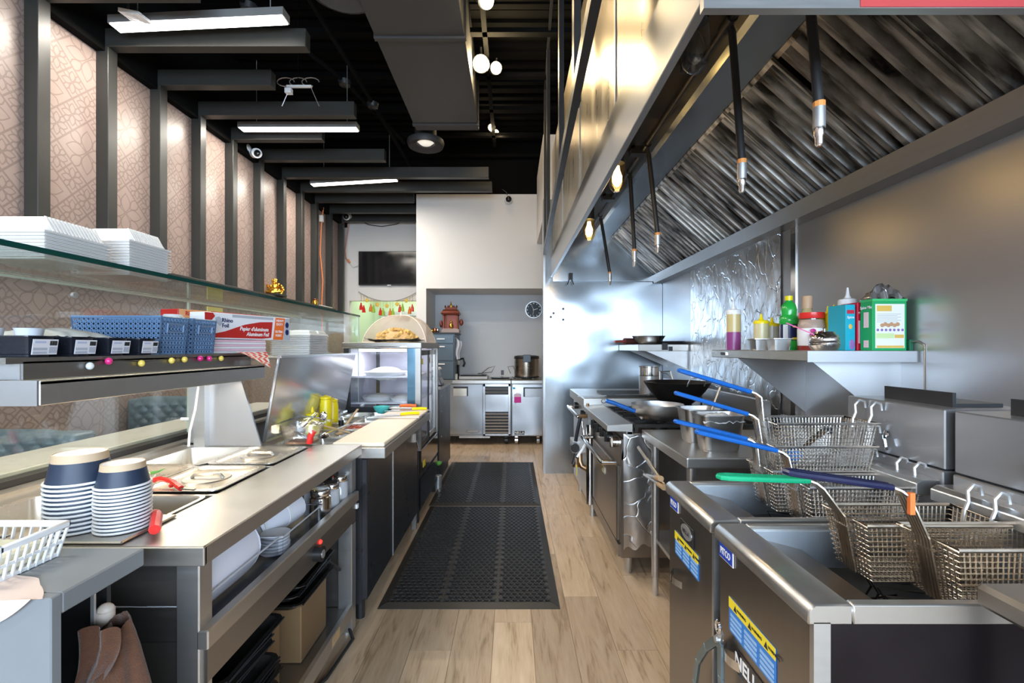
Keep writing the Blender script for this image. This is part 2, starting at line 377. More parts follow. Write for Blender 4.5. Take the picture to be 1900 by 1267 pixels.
# steel clad end wall of the cookline
ww = struct('wall_end', MB().box(.352, 4.92, 0, XR, 5.05, 2.9), STEELW, 'stainless end wall closing the far end of the cookline')
part('steel_panel', MB().box(.345, 4.91, 0, 1.595, 4.92, 1.99), STEELW, ww)
part('corner_strip', MB().box(.33, 4.90, 0, .352, 5.06, 2.9), STEELWR, ww)
bl = MB()
for px, py in ((1027, 581), (1045, 573), (1022, 588), (1045, 593)):
    p = at(px, py, 4.91); bl.cyl(p+Vector((0,-.006,0)), p, .014, 8)
part('bolt', bl, BLACKM, ww)
struct('wall_bulkhead', MB().box(.34, 5.05, 2.75, 1.6, 6.34, 3.65), WHITEW, 'pale boxed bulkhead above the end wall')
# alcove at the far end
AY, BY = 6.35, 7.1
struct('wall_back', MB().box(-1.31, AY, 2.14, 1.7, BY+.1, 3.43).box(-1.31, AY, 0, -1.175, BY+.1, 2.14).box(-1.175, BY, 0, 1.7, BY+.1, 2.14).box(1.6, AY, 0, 1.7, BY, 2.14), WHITEW, 'white block wall with a square alcove at the end of the kitchen')
struct('wall_alcove', MB().box(-1.170, BY-.012, 0, 1.59, BY, 2.135), GREYW, 'cool grey back wall of the alcove')
struct('trim_upper', MB().box(XL, 6.42, 3.43, 1.7, 7.2, ZC), CEILB, 'black bulkhead above the white back wall')
# wall with the television and the doorway
struct('wall_television', MB().box(XL, 7.5, 0, -2.63, 7.62, ZC).box(-2.63, 7.5, 2.09, -1.31, 7.62, ZC).box(-1.45, 7.5, 0, -1.31, 7.62, 2.09), WHITEW, 'white wall with the television above the doorway')
struct('wall_passage', MB().box(-2.75, 7.62, 0, -2.63, 9, 2.6).box(-2.63, 8.9, 0, -1.2, 9, 2.6).box(-1.31, 7.62, 0, -1.2, 9, 2.6).box(-2.75, 7.62, 2.6, -1.2, 9, 2.7), GREENW, 'pale green walls of the passage beyond the doorway')
d1 = structT('door_1', 'grey framed doorway at the end of the green passage', (-2.0, 8.86, 0))
part('door_frame', MB().box(-2.5, 8.84, 0, -2.42, 8.9, 2.02).box(-1.5, 8.84, 0, -1.42, 8.9, 2.02).box(-2.5, 8.84, 1.94, -1.42, 8.9, 2.02), ALU, d1)
part('door_panel', MB().box(-2.42, 8.87, 0, -1.5, 8.9, 1.94), GREYW, d1)
part('door_closer', MB().box(-2.2, 8.83, 1.86, -1.95, 8.87, 1.92), BLACKM, d1)
area('passage_fill', (-1.9, 8.2, 2.58), (0, 0, 0), .6, .6, 9, (.95, 1, .85))  # added area light to brighten the passage; no fixture hangs here

# battens and the beams that run on from them across the ceiling
BY_ = [2.62, 3.07, 3.52, 3.97, 4.43, 4.91, 5.40, 5.87, 6.30, 6.80, 7.28]
BX_ = [-1.78, -1.35, -1.81, -1.34, -1.80, -1.34, -.27, -.25, -1.33, -1.33, -1.33]
ORD = ['nearest','second','third','fourth','fifth','sixth','seventh','eighth','ninth','tenth','eleventh']
for i, (y, x) in enumerate(zip(BY_, BX_)):
    t = structT('trim_%d' % (i+1), ORD[i]+' charcoal batten from the camera, bending into a beam over the seating', (XL, y, 0))
    part('batten', MB().box(XL, y-.037, 1.90, XL+.08, y+.037, 3.3), BEAM, t, bevel=.003)
    part('beam', MB().box(XL, y-.037, 3.3, x, y+.037, 3.42), BEAM, t, bevel=.003)
struct('trim_14', MB().box(XL, -3, 1.86, XL+.13, 6.82, 1.90), BEAM, 'charcoal ledge along the left wall under the battens', bevel=.004)
struct('trim_12', MB().box(XL, -3, 3.27, XL+.06, 7.5, 3.47).box(XL, -3, 3.47, XL+.01, 7.5, ZC), CEILB, 'black rail along the top of the wallpaper')
# ceiling joists, deck ribs and pipes: dark structure overhead
tj = structT('trim_13', 'black steel joists under the ceiling deck', (0, 0, ZC))
for k in range(7):
    y = 2.6+k*.62
    part('joist', MB().box(XL, y-.03, ZC-.28, XR, y+.03, ZC-.24).box(XL, y-.03, ZC-.05, XR, y+.03, ZC), CEILB, tj)
rb = MB()
for k in range(40): rb.box(-2.7, 1.2+k*.15, ZC-.035, 1.6, 1.27+k*.15, ZC)
part('deck_rib', rb, CEILB, tj, kind='stuff')

# lit room lamps: three linear lights between the beams (and two unseen ones added behind the camera as fill)
LEDC = emis('led_diffuser', (1.0, .96, .90), 6)
def led(y, z, x0=-2.49, x1=-1.41, lab='', tilt=0):
    t = T('linear_light', lab, 'light', ((x0+x1)/2, y, z), 'linear ceiling lights')
    m = MB(); m.hexa([(x0, y-.045, z), (x1, y-.045, z+tilt), (x1, y+.045, z+tilt), (x0, y+.045, z), (x0, y-.045, z+.05), (x1, y-.045, z+.05+tilt), (x1, y+.045, z+.05+tilt), (x0, y+.045, z+.05)])
    part('housing', m, ALU, t)
    m = MB(); m.hexa([(x0+.01, y-.04, z-.006), (x1-.01, y-.04, z-.006+tilt), (x1-.01, y+.04, z-.006+tilt), (x0+.01, y+.04, z-.006), (x0+.01, y-.04, z), (x1-.01, y-.04, z+tilt), (x1-.01, y+.04, z+tilt), (x0+.01, y+.04, z)])
    part('diffuser', m, LEDC, t)
    for x in (x0+.15, x1-.1):
        part('suspension_cable', MB().cyl((x, y, z+.05), (x, y, ZC-.24), .003, 5), ALU, t)
    area('linear_lamp', ((x0+x1)/2, y, z-.02), (0, 0, 0), x1-x0, .08, 24, (1, .93, .82))
led(2.9, 3.33, lab='nearest bright linear light, above the foam containers', tilt=.05)
led(4.25, 3.33, lab='middle linear light, hanging past the fourth beam')
led(5.62, 3.30, x0=-2.43, x1=-1.385, lab='farthest and smallest linear light, before the back wall', tilt=.06)
led(1.2, 3.33, lab='unseen linear light added behind the camera as fill, nearest')
led(-.6, 3.33, lab='unseen linear light added far behind the camera as fill')

# ducts
d = T('rectangular_duct', 'big charcoal rectangular air duct under the black ceiling', 'duct', (-.67, 3.2, 3.6))
m = MB().box(-1.0, .5, 3.6, -.345, 4.85, 4.1); part('duct_body', m, DUCTM, d, bevel=.004)
for y in (2.0, 3.4, 4.72): part('flange', MB().box(-1.01, y-.02, 3.585, -.335, y+.02, 4.1), DUCTM, d, bevel=.003)
dd = T('air_diffuser', 'round black ceiling diffuser with a bright centre near the duct end', 'vent', tuple(at(790, 272, 5.12)))
p = at(790, 272, 5.12)
part('bezel', MB().lathe([(.09,.10),(.20,.06),(.205,.04),(.19,.0),(.10,.03),(.09,.10)], p, 28), DUCTM, dd, smooth=True)
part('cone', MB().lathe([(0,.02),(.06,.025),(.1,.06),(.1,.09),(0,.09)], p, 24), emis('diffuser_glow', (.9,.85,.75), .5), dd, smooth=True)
part('neck', MB().cyl(p+Vector((0,0,.09)), (p.x, p.y, 4.05), .12, 20), DUCTM, dd, smooth=True)
part('round_collar', MB().lathe([(.14,.0),(.2,-.02),(.24,.0),(.24,.45),(.14,.45)], (-1.08, 2.95, 3.62), 28), DUCTM, d, smooth=True)
# conduits with dome boxes
for nm, pts, lab in (('conduit', [(-2.1,2.3,3.78),(-1.9,3.35,3.8),(-1.55,4.3,3.8),(-1.3,5.6,3.8)], 'black conduit with round boxes crossing above the beams'),
                     ('conduit', [(-1.42,2.5,3.75),(-1.38,4.6,3.75),(-1.36,6.3,3.75)], 'straight black conduit beside the rectangular duct')):
    t = T(nm, lab, 'conduit', pts[0])
    part('pipe', MB().tube(pts, .02, 8), CEILB, t, smooth=True)
    for q in pts[1:3]: part('junction_box', MB().lathe([(0,-.05),(.05,-.04),(.06,0),(0,.0)], q, 12), BLACKM, t, smooth=True)
cb = T('cable_tangle', 'white cable ends tangled on a hanger above the third beam', 'cable', tuple(at(545, 160, 3.75)))
p = at(553, 160, 3.75)
part('hanger_bar', MB().box(p.x-.09, p.y-.01, p.z-.01, p.x+.11, p.y+.01, p.z+.006), WHITEP, cb)
m = MB()
for k in range(3): m.tube([p+Vector((-.1+.1*k+.07*math.cos(a), 0, .035+.035*math.sin(a))) for a in [i*.5 for i in range(11)]], .004, 5)
part('cable_loop', m, ALU, cb)
part('hanger_rod', MB().cyl((p.x,p.y,p.z),(p.x,p.y,ZC),.004,5), CEILB, cb)
part('connector', MB().box(p.x-.1, p.y-.02, p.z-.06, p.x-.05, p.y+.02, p.z-.02), WHITEP, cb)
part('hang_wire', MB().cyl(p+Vector((-.06,0,0)), p+Vector((-.13,0,-.16)), .003, 5).cyl(p+Vector((.1,0,0)), p+Vector((.17,0,-.16)), .003, 5), ALU, cb)
# emergency light
e = at(238, 17, 2.78); t = T('emergency_light', 'small white emergency light on the black ceiling above the nearest light', 'light', tuple(e))
part('back_plate', MB().hexa([e+Vector(q) for q in ((-.1,0,-.02),(.1,0,-.05),(.12,.14,-.05),(-.08,.14,-.02),(-.1,0,.02),(.1,0,-.02),(.12,.14,-.02),(-.08,.14,.02))]), WHITEP, t)
part('lens', MB().ellip(e+Vector((0,.05,-.04)), .06, .05, .025), CLEAR, t, smooth=True)
part('stem', MB().cyl(e, (e.x, e.y, e.z+1.3), .012, 6), BLACKM, t); t.scale = (.62, .62, .62)

# warm spot lights on a track over the aisle
SPOT = emis('spot_bulb', (1, .78, .42), 130); SPOT2 = emis('spot_bulb_soft', (1, .80, .48), 16)
def spot(p, r, lab, m, aim, pw):
    t = T('spot_light', lab, 'light', tuple(p), 'warm track spots'); p = Vector(p); a = Vector(aim).normalized()
    part('lamp_can', MB().tube([p-a*.13, p-a*.12, p-a*.012], r*1.15, 16), DUCTM, t, smooth=True)
    part('bulb', MB().ellip(p, r*.95, r*.95, r*.95), m, t, smooth=True)
    part('yoke', MB().cyl(p-a*.08, (p.x, p.y+.03, ZC-.26), .009, 6), BLACKM, t)
    point('spot_lamp', tuple(p+a*.12), pw*.28, (1, .74, .42), .05)
tr = T('light_track', 'black lighting track above the aisle beside the duct', 'light', (-.2, 4, ZC-.26))
part('rail', MB().box(-.245, 2.2, ZC-.28, -.205, 6.0, ZC-.25), CEILB, tr)
spot(at(892, 118, 4.0), .062, 'larger dazzling spot light beside the duct, left of the close pair', SPOT, (0,-.9,-.5), 24)
spot(at(921, 126, 4.15), .046, 'smaller dazzling spot light, right of the close pair', SPOT, (.2,-.9,-.5), 14)
spot(at(903, 2, 3.1), .05, 'warm spot light cut by the top edge of the photo', SPOT2, (.3,-.5,-.8), 10)
spot(at(912, 237, 5.6), .04, 'far small spot light, upper of the distant pair', SPOT2, (0,-.7,-.7), 8)
spot(at(920, 247, 5.75), .04, 'far small spot light, lower of the distant pair', SPOT2, (.5,-.5,-.7), 5)
# ------------------------------------------------------------------ black decorative frame in front of the hood
FR = T('metal_screen', 'black metal screen of tall bars hanging in front of the hood', 'screen', (.3, 3, 2.3))
part('bottom_rail', MB().bar((.225, 1.0, 2.32), (.338, 4.8, 2.32), .03, .06), BLACKM, FR)
for k, (y, x) in enumerate(((1.85, .257), (2.65, .28), (4.07, .318), (4.7, .337))):
    part('bar', MB().box(x-.014, y-.03, 2.3, x+.014, y+.03, ZC-.25), BLACKM, FR)
part('top_rail', MB().bar((.225, 1.0, 3.95), (.338, 4.8, 3.95), .02, .04), BLACKM, FR)
# ------------------------------------------------------------------ exhaust hood
HY0, HY1 = 1.0, 4.9
H = T('exhaust_hood', 'long stainless exhaust hood with greasy baffle filters above the cookline', 'hood', (1.0, 3.0, 2.06))
part('front_lip', MB().box(.405, HY0, 2.07, .43, HY1, 2.29), STEELWR, H, bevel=.002)
part('front_panel', MB().box(.425, HY0, 2.29, .45, HY1, 3.4), mat('hood_face', (.50,.44,.35), .3, 1, .1, 3, 0, (1,5,1), wavy=.015), H)
for y in (1.9, 2.9, 3.9): part('panel_seam', MB().box(.420, y-.012, 2.3, .425, y+.012, 3.4), STEEL, H)
part('near_end', MB().box(.405, HY0-.02, 2.047, 1.594, HY0, 2.9), STEEL, H)
part('red_strip', MB().box(.735, HY0-.022, 2.049, 1.58, HY0-.02, 2.2), mat('dull_red', (.42,.05,.05), .45), H, label='red strip on the near end of the hood')  # flat dull red strip across the near end face
part('far_end', MB().box(.43, HY1-.012, 2.03, 1.6, HY1, 2.9), STEELW, H)
part('inner_slope', MB().prism([(.432, 2.30), (.86, 2.63), (.86, 2.66), (.432, 2.33)], 'y', HY0, HY1), mat('hood_inner', (.33,.29,.25), .3, 1, .2, 3), H)
part('trough', MB().prism([(.85, 2.64), (.85, 2.52), (.87, 2.50), (1.06, 2.50), (1.06, 2.64)], 'y', HY0, HY1), STEELW, H)
part('rear_rail', MB().prism([(1.47, 2.085), (1.50, 2.01), (1.594, 2.01), (1.594, 2.13), (1.56, 2.05)], 'y', HY0, HY1), STEELD, H)
part('roof', MB().box(.43, HY0, 2.66, 1.6, HY1, 2.68), STEELD, H)
def streak(name, c0, c1, rough):
    m = bpy.data.materials.new(name); m.use_nodes = True; n = m.node_tree.nodes; L = m.node_tree.links.new; b = n['Principled BSDF']
    tc = n.new('ShaderNodeTexCoord'); oi = n.new('ShaderNodeObjectInfo')
    ad = n.new('ShaderNodeVectorMath'); ad.operation = 'MULTIPLY_ADD'; ad.inputs[1].default_value = (9, 9, 9); L(oi.outputs['Random'], ad.inputs[0])
    mp = n.new('ShaderNodeMapping'); mp.inputs['Scale'].default_value = (2.5, 14, 2.5); L(tc.outputs['Object'], mp.inputs[0]); L(mp.outputs[0], ad.inputs[2])
    no = n.new('ShaderNodeTexNoise'); no.inputs['Scale'].default_value = 1.6; no.inputs['Detail'].default_value = 5; L(ad.outputs[0], no.inputs[0])
    cr = n.new('ShaderNodeValToRGB'); e = cr.color_ramp.elements; e[0].position = .36; e[0].color = (*c0, 1); e[1].position = .62; e[1].color = (*c1, 1)
    L(no.outputs[0], cr.inputs[0]); L(cr.outputs[0], b.inputs['Base Color']); b.inputs['Metallic'].default_value = .75; b.inputs['Roughness'].default_value = rough
    return m
FILT = [streak('greasy_filter', (.05,.045,.04), (.66,.66,.64), .4), streak('sooty_filter', (.012,.010,.008), (.42,.39,.36), .42)]
sd = Vector((.49, 0, -.435)); SL = sd.length; sd.normalize(); nd_ = Vector((sd.z, 0, -sd.x))  # points down towards the aisle
nf = 9; fw = (HY1-.03-HY0)/nf
fm = MB(); fm2 = MB(); o0 = Vector((1.055, 0, 2.505))
def fbox(mb, s0, s1, y0, y1, n0, n1, tp=0):
    P = lambda s, y, n: o0+sd*s+nd_*n+Vector((0, y, 0))
    mb.hexa([P(s0,y0,n0),P(s1,y0,n0),P(s1,y1,n0),P(s0,y1,n0),P(s0,y0+tp,n1),P(s1,y0+tp,n1),P(s1,y1-tp,n1),P(s0,y1-tp,n1)])
fbox(fm, .0, SL, .004, fw-.004, -.03, -.022)
np_ = 6; pch = (fw-.03)/np_
for k in range(np_): fbox(fm, .02, SL-.02, .015+k*pch+.008, .015+(k+1)*pch-.008, -.02, .012, .012)
fbox(fm2, 0, SL, .002, .013, -.03, .016); fbox(fm2, 0, SL, fw-.013, fw-.002, -.03, .016)
fbox(fm2, 0, .02, .013, fw-.013, -.03, .012); fbox(fm2, SL-.02, SL, .013, fw-.013, -.03, .012)
hb = MB()
for yy in (fw*.38, fw*.62):
    P = lambda s, y, n: o0+sd*s+nd_*n+Vector((0, y, 0))
    hb.tube([P(.30,yy-.02,.014),P(.30,yy-.02,.03),P(.32,yy-.028,.035),P(.36,yy-.028,.035),P(.38,yy-.02,.03),P(.38,yy+.02,.03),P(.36,yy+.028,.035),P(.32,yy+.028,.035),P(.30,yy+.02,.03)], .003, 5, closed=True)
me0 = None
for k in range(nf):
    mt = FILT[[0,1,0,0,1,0,1,1,0][k]]
    if k == 0:
        f0 = part('baffle_filter', fm, mt, H); g0 = part('filter_frame', fm2, mt, f0); h0 = part('filter_handle', hb, CHROME, f0); src = (f0, g0, h0)
        f0.location.y += HY0+.01
        mesh_alt = [q.data.copy() for q in (f0, g0)]
        for q in mesh_alt: q.materials[0] = FILT[1]
    else:
        f = src[0].copy(); COL.objects.link(f); f.location.y = HY0+.01+k*fw
        for j, q in enumerate(src[1:]):
            c = q.copy(); COL.objects.link(c); c.parent = f
            if mt is FILT[1] and j == 0: c.data = mesh_alt[1]
        if mt is FILT[1]: f.data = mesh_alt[0]
# hood lamps
AMB = glass('amber_jar', (1.0, .84, .55), 1.2, .05)
for px, py, Y, lit, lab in ((1290, 85, 1.39, 0, 'unlit glass jar lamp near the hood opening, closest to the camera'), (1145, 328, 2.43, 1, 'glowing jar lamp in the middle of the hood'), (1093, 426, 3.31, 1, 'smaller glowing jar lamp farthest along the hood')):
    p = at(px, py, Y); t = T('hood_lamp', lab, 'lamp', tuple(p), 'jar lamps in the hood')
    zt = 2.30+(p.x-.432)*.77
    part('socket', MB().lathe([(0,zt-p.z),(.05,zt-p.z),(.05,zt-p.z-.02),(.036,zt-p.z-.03),(.038,.07),(0,.07)], p, 18), BLACKM, t, smooth=True)
    part('jar', MB().lathe([(.036,.075),(.041,.06),(.042,-.03),(.036,-.06),(.018,-.078),(0,-.08)], p, 20), AMB if lit else CLEAR, t, smooth=True)
    part('bulb', MB().lathe([(0,.06),(.012,.055),(.014,.035),(.026,.0),(.024,-.03),(.01,-.05),(0,-.052)], p, 14), emis('hood_bulb', (1, .72, .32), 12) if lit else CLEAR, t, smooth=True)
    if lit: point('hood_lamp_light', tuple(p-Vector((0,0,.1))), .4, (1, .68, .32), .04)
# fire suppression pipe with nozzle drops
S = T('suppression_pipe', 'black fire suppression pipe with five drop nozzles inside the hood', 'pipe', (.78, 3, 2.5))
part('main_pipe', MB().cyl((.775, 1.03, 2.495), (.775, 4.55, 2.495), .014, 10), BLACKM, S, smooth=True)
TAPE = mat('orange_tape', (.75,.30,.08), .5, 0, .1, 10)
for y, x, zb in ((1.257, .832, 1.88), (1.665, .825, 1.89), (2.686, .843, 1.88), (3.10, .818, 1.873), (4.11, .866, 1.886)):
    d = part('drop_pipe', MB().tube([(.775, y, 2.495), (.79, y, 2.46), (x, y, zb+.10)], .0135, 10), BLACKM, S, smooth=True)
    part('tee', MB().cyl((.775, y-.035, 2.495), (.775, y+.035, 2.495), .021, 10), BLACKM, S, smooth=True)
    part('coupling', MB().cyl((x, y, zb+.10), (x, y, zb+.045), .016, 10), ALU, d, smooth=True)
    part('tape', MB().cyl((x, y, zb+.115), (x, y, zb+.10), .0155, 10), TAPE, d)
    part('nozzle', MB().lathe([(.013,.05),(.013,.03),(.010,.025),(.010,.006),(.006,0)], (x, y, zb-.005), 10), CHROME, d, smooth=True)
for y in (1.9, 2.75, 3.6): part('bracket', MB().box(.70, y-.03, 2.47, .79, y+.03, 2.515).box(.70, y-.03, 2.5, .72, y+.03, 2.56), BLACKM, S)
t = T('binder_clip', 'small black spring clip hanging from the far hood edge', 'clip', tuple(at(1059, 519, 4.86)))
p = at(1059, 519, 4.86)
part('clip_jaw', MB().box(p.x-.02, p.y-.012, p.z-.0, p.x+.02, p.y+.012, p.z+.07), BLACKM, t); part('clip_leg', MB().cyl(p+Vector((-.015,0,0)), p+Vector((-.035,0,-.05)), .005, 5).cyl(p+Vector((.015,0,0)), p+Vector((.03,0,-.05)), .005, 5), BLACKM, t)
# crinkled foil lining on the wall beside the range
def foilfn(u, v):
    y = 2.74+u*1.38; z = .92+v*1.12+(-.03*math.sin(u*9) if v > .99 else 0)
    return (1.586+.0015*math.sin(u*37+v*5)*math.sin(v*23+u*11)+random.uniform(-.0008, .0008), y, z)
solo('foil_lining', MB().grid(foilfn, 50, 36), FOIL, 'crinkled aluminium foil taped over the steel wall beside the range', 'foil', smooth=True)

# ------------------------------------------------------------------ fryers
BLU = mat('badge_blue', (.02,.06,.42), .35); WHT = mat('print_white', (.85,.85,.86), .4); SKY_ = mat('sticker_blue', (.03,.20,.60), .35); YSK = mat('sticker_yellow', (.85,.68,.03), .35)
PALEB = mat('sticker_pale', (.30,.50,.80), .4); OIL = mat('dark_oil', (.012,.009,.006), .06, 0, .2, 4)
FRONT = mat('fryer_front', (.30,.27,.24), .32, .95, .12, 4, 0, (8,8,1))
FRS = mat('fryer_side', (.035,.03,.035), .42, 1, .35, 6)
TANK = mat('fryer_tank', (.62,.68,.75), .45, 1, .15, 8)
DK = mat('browned_steel', (.20,.16,.13), .35, 1, .35, 12)
def fryer(y0, y1, lab, near):
    t = T('deep_fryer', lab, 'fryer', (.95, (y0+y1)/2, 0)); xf = .548
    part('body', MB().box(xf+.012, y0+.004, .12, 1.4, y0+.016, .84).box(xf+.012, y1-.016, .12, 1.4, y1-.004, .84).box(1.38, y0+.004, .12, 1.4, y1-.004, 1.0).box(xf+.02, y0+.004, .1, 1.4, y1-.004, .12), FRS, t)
    dr = part('door', MB().box(xf-.008, y0+.012, .13, xf+.012, y1-.008, .835), FRONT, t, bevel=.003)
    part('corner_trim', MB().box(xf-.01, y0+.002, .12, xf+.02, y0+.014, .84), STEEL, t)
    # rim with front ledge
    part('top_rim', MB().prism([(xf-.02,.835),(xf-.02,.86),(xf-.008,.872),(xf+.06,.872),(xf+.06,.835)], 'y', y0+.002, y1-.002)
         .box(xf+.06, y0+.002, .835, 1.15, y0+.022, .872).box(xf+.06, y1-.022, .835, 1.15, y1-.002, .872), STEELH, t, bevel=.003, smooth=True)
    part('drain_ledge', MB().hexa([(xf+.055,y0+.02,.83),(xf+.19,y0+.02,.80),(xf+.19,y1-.02,.80),(xf+.055,y1-.02,.83),(xf+.055,y0+.02,.85),(xf+.19,y0+.02,.815),(xf+.19,y1-.02,.815),(xf+.055,y1-.02,.85)]), DK, t)
    part('tank', MB().box(xf+.06, y1-.03, .6, 1.15, y1-.02, .86).box(xf+.06, y0+.02, .6, 1.15, y0+.03, .86).box(1.13, y0+.02, .6, 1.15, y1-.02, .86).box(xf+.18, y0+.02, .55, xf+.19, y1-.02, .81), TANK, t)
    part('oil', MB().box(xf+.19, y0+.03, .76, 1.13, y1-.03, .768), OIL, t, label='dark frying oil')
    rk = MB()
    for i in range(7): rk.tube([(xf+.24+i*.01, y0+.06+i*.035, .768), (xf+.22+i*.01, y0+.06+i*.035, .80), (xf+.36, y0+.06+i*.035, .79)], .003, 4)
    part('crumb_screen', rk, BLACKM, t)
    fl_ = part('flue_panel', MB().box(1.15, y0+.003, .84, 1.40, y1-.003, 1.0).box(1.155, y0+.003, 1.004, 1.40, y1-.003, 1.165), STEELWR, t, bevel=.003)
    part('hanger_bar', MB().prism([(1.085,.935),(1.085,.965),(1.10,.975),(1.15,.975),(1.15,.935)], 'y', y0+.01, y1-.01), STEEL, t, bevel=.002)
    part('hook_slot', MB().tube([(1.145, (y0+y1)/2+.01, 1.06), (1.138, (y0+y1)/2, 1.05), (1.138, (y0+y1)/2-.005, 1.03), (1.145, (y0+y1)/2, 1.02)], .005, 6).ellip((1.15,(y0+y1)/2+.01,1.065), .004, .012, .012, 8, 5), CHROME, fl_)
    part('flue_deflector', MB().prism([(1.22,1.165),(1.22,1.205),(1.23,1.205),(1.23,1.175),(1.36,1.175),(1.36,1.165)], 'y', y0+.05, y1-.08), BLACKM, t)
    for x, y in ((.62, y0+.05), (.62, y1-.05), (1.34, y0+.05), (1.34, y1-.05)): part('leg', MB().lathe([(.022,0),(.026,.02),(.024,.12)], (x, y, 0), 10), ALU, t, smooth=True)
    # curved pull handle
    yh = y1-.05
    part('door_handle', MB().grid(lambda u, v: (xf-.008-.022*math.sin(PI*u), yh-.075*u, .585-.012*u+.022*(v-.5)), 8, 2), CHROME, dr, smooth=True)
    xx = xf-.0085
    # badge
    yb = 1.172 if near else 1.545
    bd = part('badge', MB().box(xx-.003, yb-.045, .793, xx, yb+.03, .833), WHT, dr, bevel=.001)
    part('badge_field', MB().box(xx-.004, yb-.042, .796, xx-.003, yb+.027, .830), BLU, dr)
    text('PITCO', .024, WHT, dr, (xx-.0048, yb-.0075, .813), (0,-1,0), (0,0,1), bold=True, sx=.78)
    # warning sticker
    sy0, sy1, z1, z0 = ((1.15, .947, .715, .632) if near else (1.532, 1.34, .728, .655))
    sy1 = max(sy1, y0+.03)
    part('sticker', MB().box(xx-.0015, sy1, z0, xx, sy0, z1), SKY_, dr, label='blue warning sticker')
    part('sticker_band', MB().box(xx-.0025, sy1, z1-.025, xx-.0015, sy0, z1), YSK, dr)
    sk = MB(); w3 = (sy0-sy1)/3
    for k in range(3):
        for r in range(4): sk.box(xx-.0022, sy1+k*w3+.006, z0+.005+r*.0115, xx-.0015, sy1+(k+1)*w3-.008, z0+.012+r*.0115)
    part('sticker_print', sk, PALEB, dr)
    for k in range(3):
        yy = sy0-(k+.5)*w3
        part('warning_triangle', MB().prism([(yy-.008+.0,z1-.021),(yy+.008,z1-.021),(yy,z1-.006)], 'x', xx-.003, xx-.0025), BLACKM, dr)
        text('WARNING', .009, BLACKM, dr, (xx-.003, yy-.03, z1-.0125), (0,-1,0), (0,0,1))
    if near:
        part('name_plate', MB().box(xx-.003, .985, .555, xx, 1.11, .61), BLACKG, dr, bevel=.001)
        text('NELLA', .045, WHT, dr, (xx-.0038, 1.05, .585), (0,-1,0), (0,0,1), bold=True)
    else:
        pl = part('name_plate', MB().box(xx-.003, 1.375, .73, xx, 1.48, .788), BLACKM, dr, bevel=.001)
        ov = [(1.4275+.042*math.cos(a), .762+.022*math.sin(a)) for a in [i*PI/10 for i in range(20)]]
        part('oval_plate', MB().prism(ov, 'x', xx-.005, xx-.003), ALU, dr)
        text('NELLA', .018, BLACKM, dr, (xx-.0056, 1.4275, .762), (0,-1,0), (0,0,1))
    return t
fryer(.825, 1.215, 'nearer stainless deep fryer with a NELLA name plate', True)
fryer(1.235, 1.60, 'farther stainless deep fryer with an oval plate, beside the steel table', False)
OR = mat('orange_paint', (.8,.18,.04), .5)
# ------------------------------------------------------------------ fry baskets
def basket(lab, loc, w, grip, base, tip, wire=WIRE, L=.31, D=.125, rz=0, band=None):
    t = T('fry_basket', lab, 'basket', loc, 'wire fry baskets'); t.rotation_euler = (0, 0, rz); ORG[t.name] = Vector((0,0,0))
    tp = .018; m = MB(); r = .0015
    n1 = int(L/.0105); n2 = int(w/.0105); n3 = 11
    lw = lambda x: tp+(x-tp)*(L-3*tp)/(L-tp)
    for i in range(1, n1):
        x = L*i/n1; xb = tp*1.2+(L-2.4*tp)*i/n1
        m.tube([(x,0,0),(xb,tp*.7,-D),(xb,w-tp*.7,-D),(x,w,0)], r, 3)
    for i in range(1, n2):
        y = w*i/n2; yb = tp*.7+(w-1.4*tp)*i/n2
        m.tube([(0,y,0),(tp*1.2,yb,-D),(L-tp*1.2,yb,-D),(L,y,0)], r, 3)
    for k in range(1, n3+1):
        f = k/n3; a, b_ = tp*1.2*f, tp*.7*f
        m.tube([(a,b_,-D*f),(L-a,b_,-D*f),(L-a,w-b_,-D*f),(a,w-b_,-D*f)], r, 3, closed=True)
    part('wire_mesh', m, wire, t, kind='stuff')
    part('rim', MB().tube([(0,0,0),(L,0,0),(L,w,0),(0,w,0)], .0042, 6, closed=True), wire, t, smooth=True)
    c = w/2; bx, bz = base; tx, tz = tip; hm = MB()
    for k in range(5):
        o = (k-2)*.0075; e = .8
        hm.tube([(tp*1.2-.006, c+o, -D), (-.008, c+o, 0), (bx, c+o, bz-.012), (bx-.014, c+o*.7, bz), (bx-.03, c+o*.5, bz+.006)], .0028, 5)
    hm.tube([(-.004,c-.022,-.02),(-.004,c+.022,-.02)], .003, 5)
    hd = part('handle', hm, wire, t, smooth=True)
    gx = bx-.028; gz = bz+.005; dx, dz = tx-gx, tz-gz
    lp = [(gx, c-.006, gz), (gx+dx*.3, c-.009, gz+dz*.3), (gx+dx*.92, c-.011, gz+dz*.92), (tx, c-.007, tz), (tx-.004, c, tz+.001), (tx, c+.007, tz), (gx+dx*.92, c+.011, gz+dz*.92), (gx+dx*.3, c+.009, gz+dz*.3), (gx, c+.006, gz)]
    part('grip', MB().tube(lp, .0068, 8), grip, hd, smooth=True)
    if band: part('paint_mark', MB().box(bx-.004, c-.02, bz-.045, bx+.006, c-.012, bz-.002), band, hd)
    for y in (w*.28, w*.72):
        part('hook', MB().tube([(L-.004,y,-.03),(L,y,0),(L+.008,y,.02),(L+.006,y,.045),(L+.02,y,.06),(L+.036,y,.055),(L+.04,y,.035)], .0042, 6), ALU, t, smooth=True)
    return t
basket('top fry basket of the stack on the farther fryer, blue handle raised highest', (.80, 1.40, 1.10), .152, BLUEH, (-.015, .085), (-.265, .157))
basket('middle fry basket of the stack on the farther fryer, blue handle under the top one', (.795, 1.40, 1.03), .152, BLUEH, (-.02, .085), (-.27, .155))
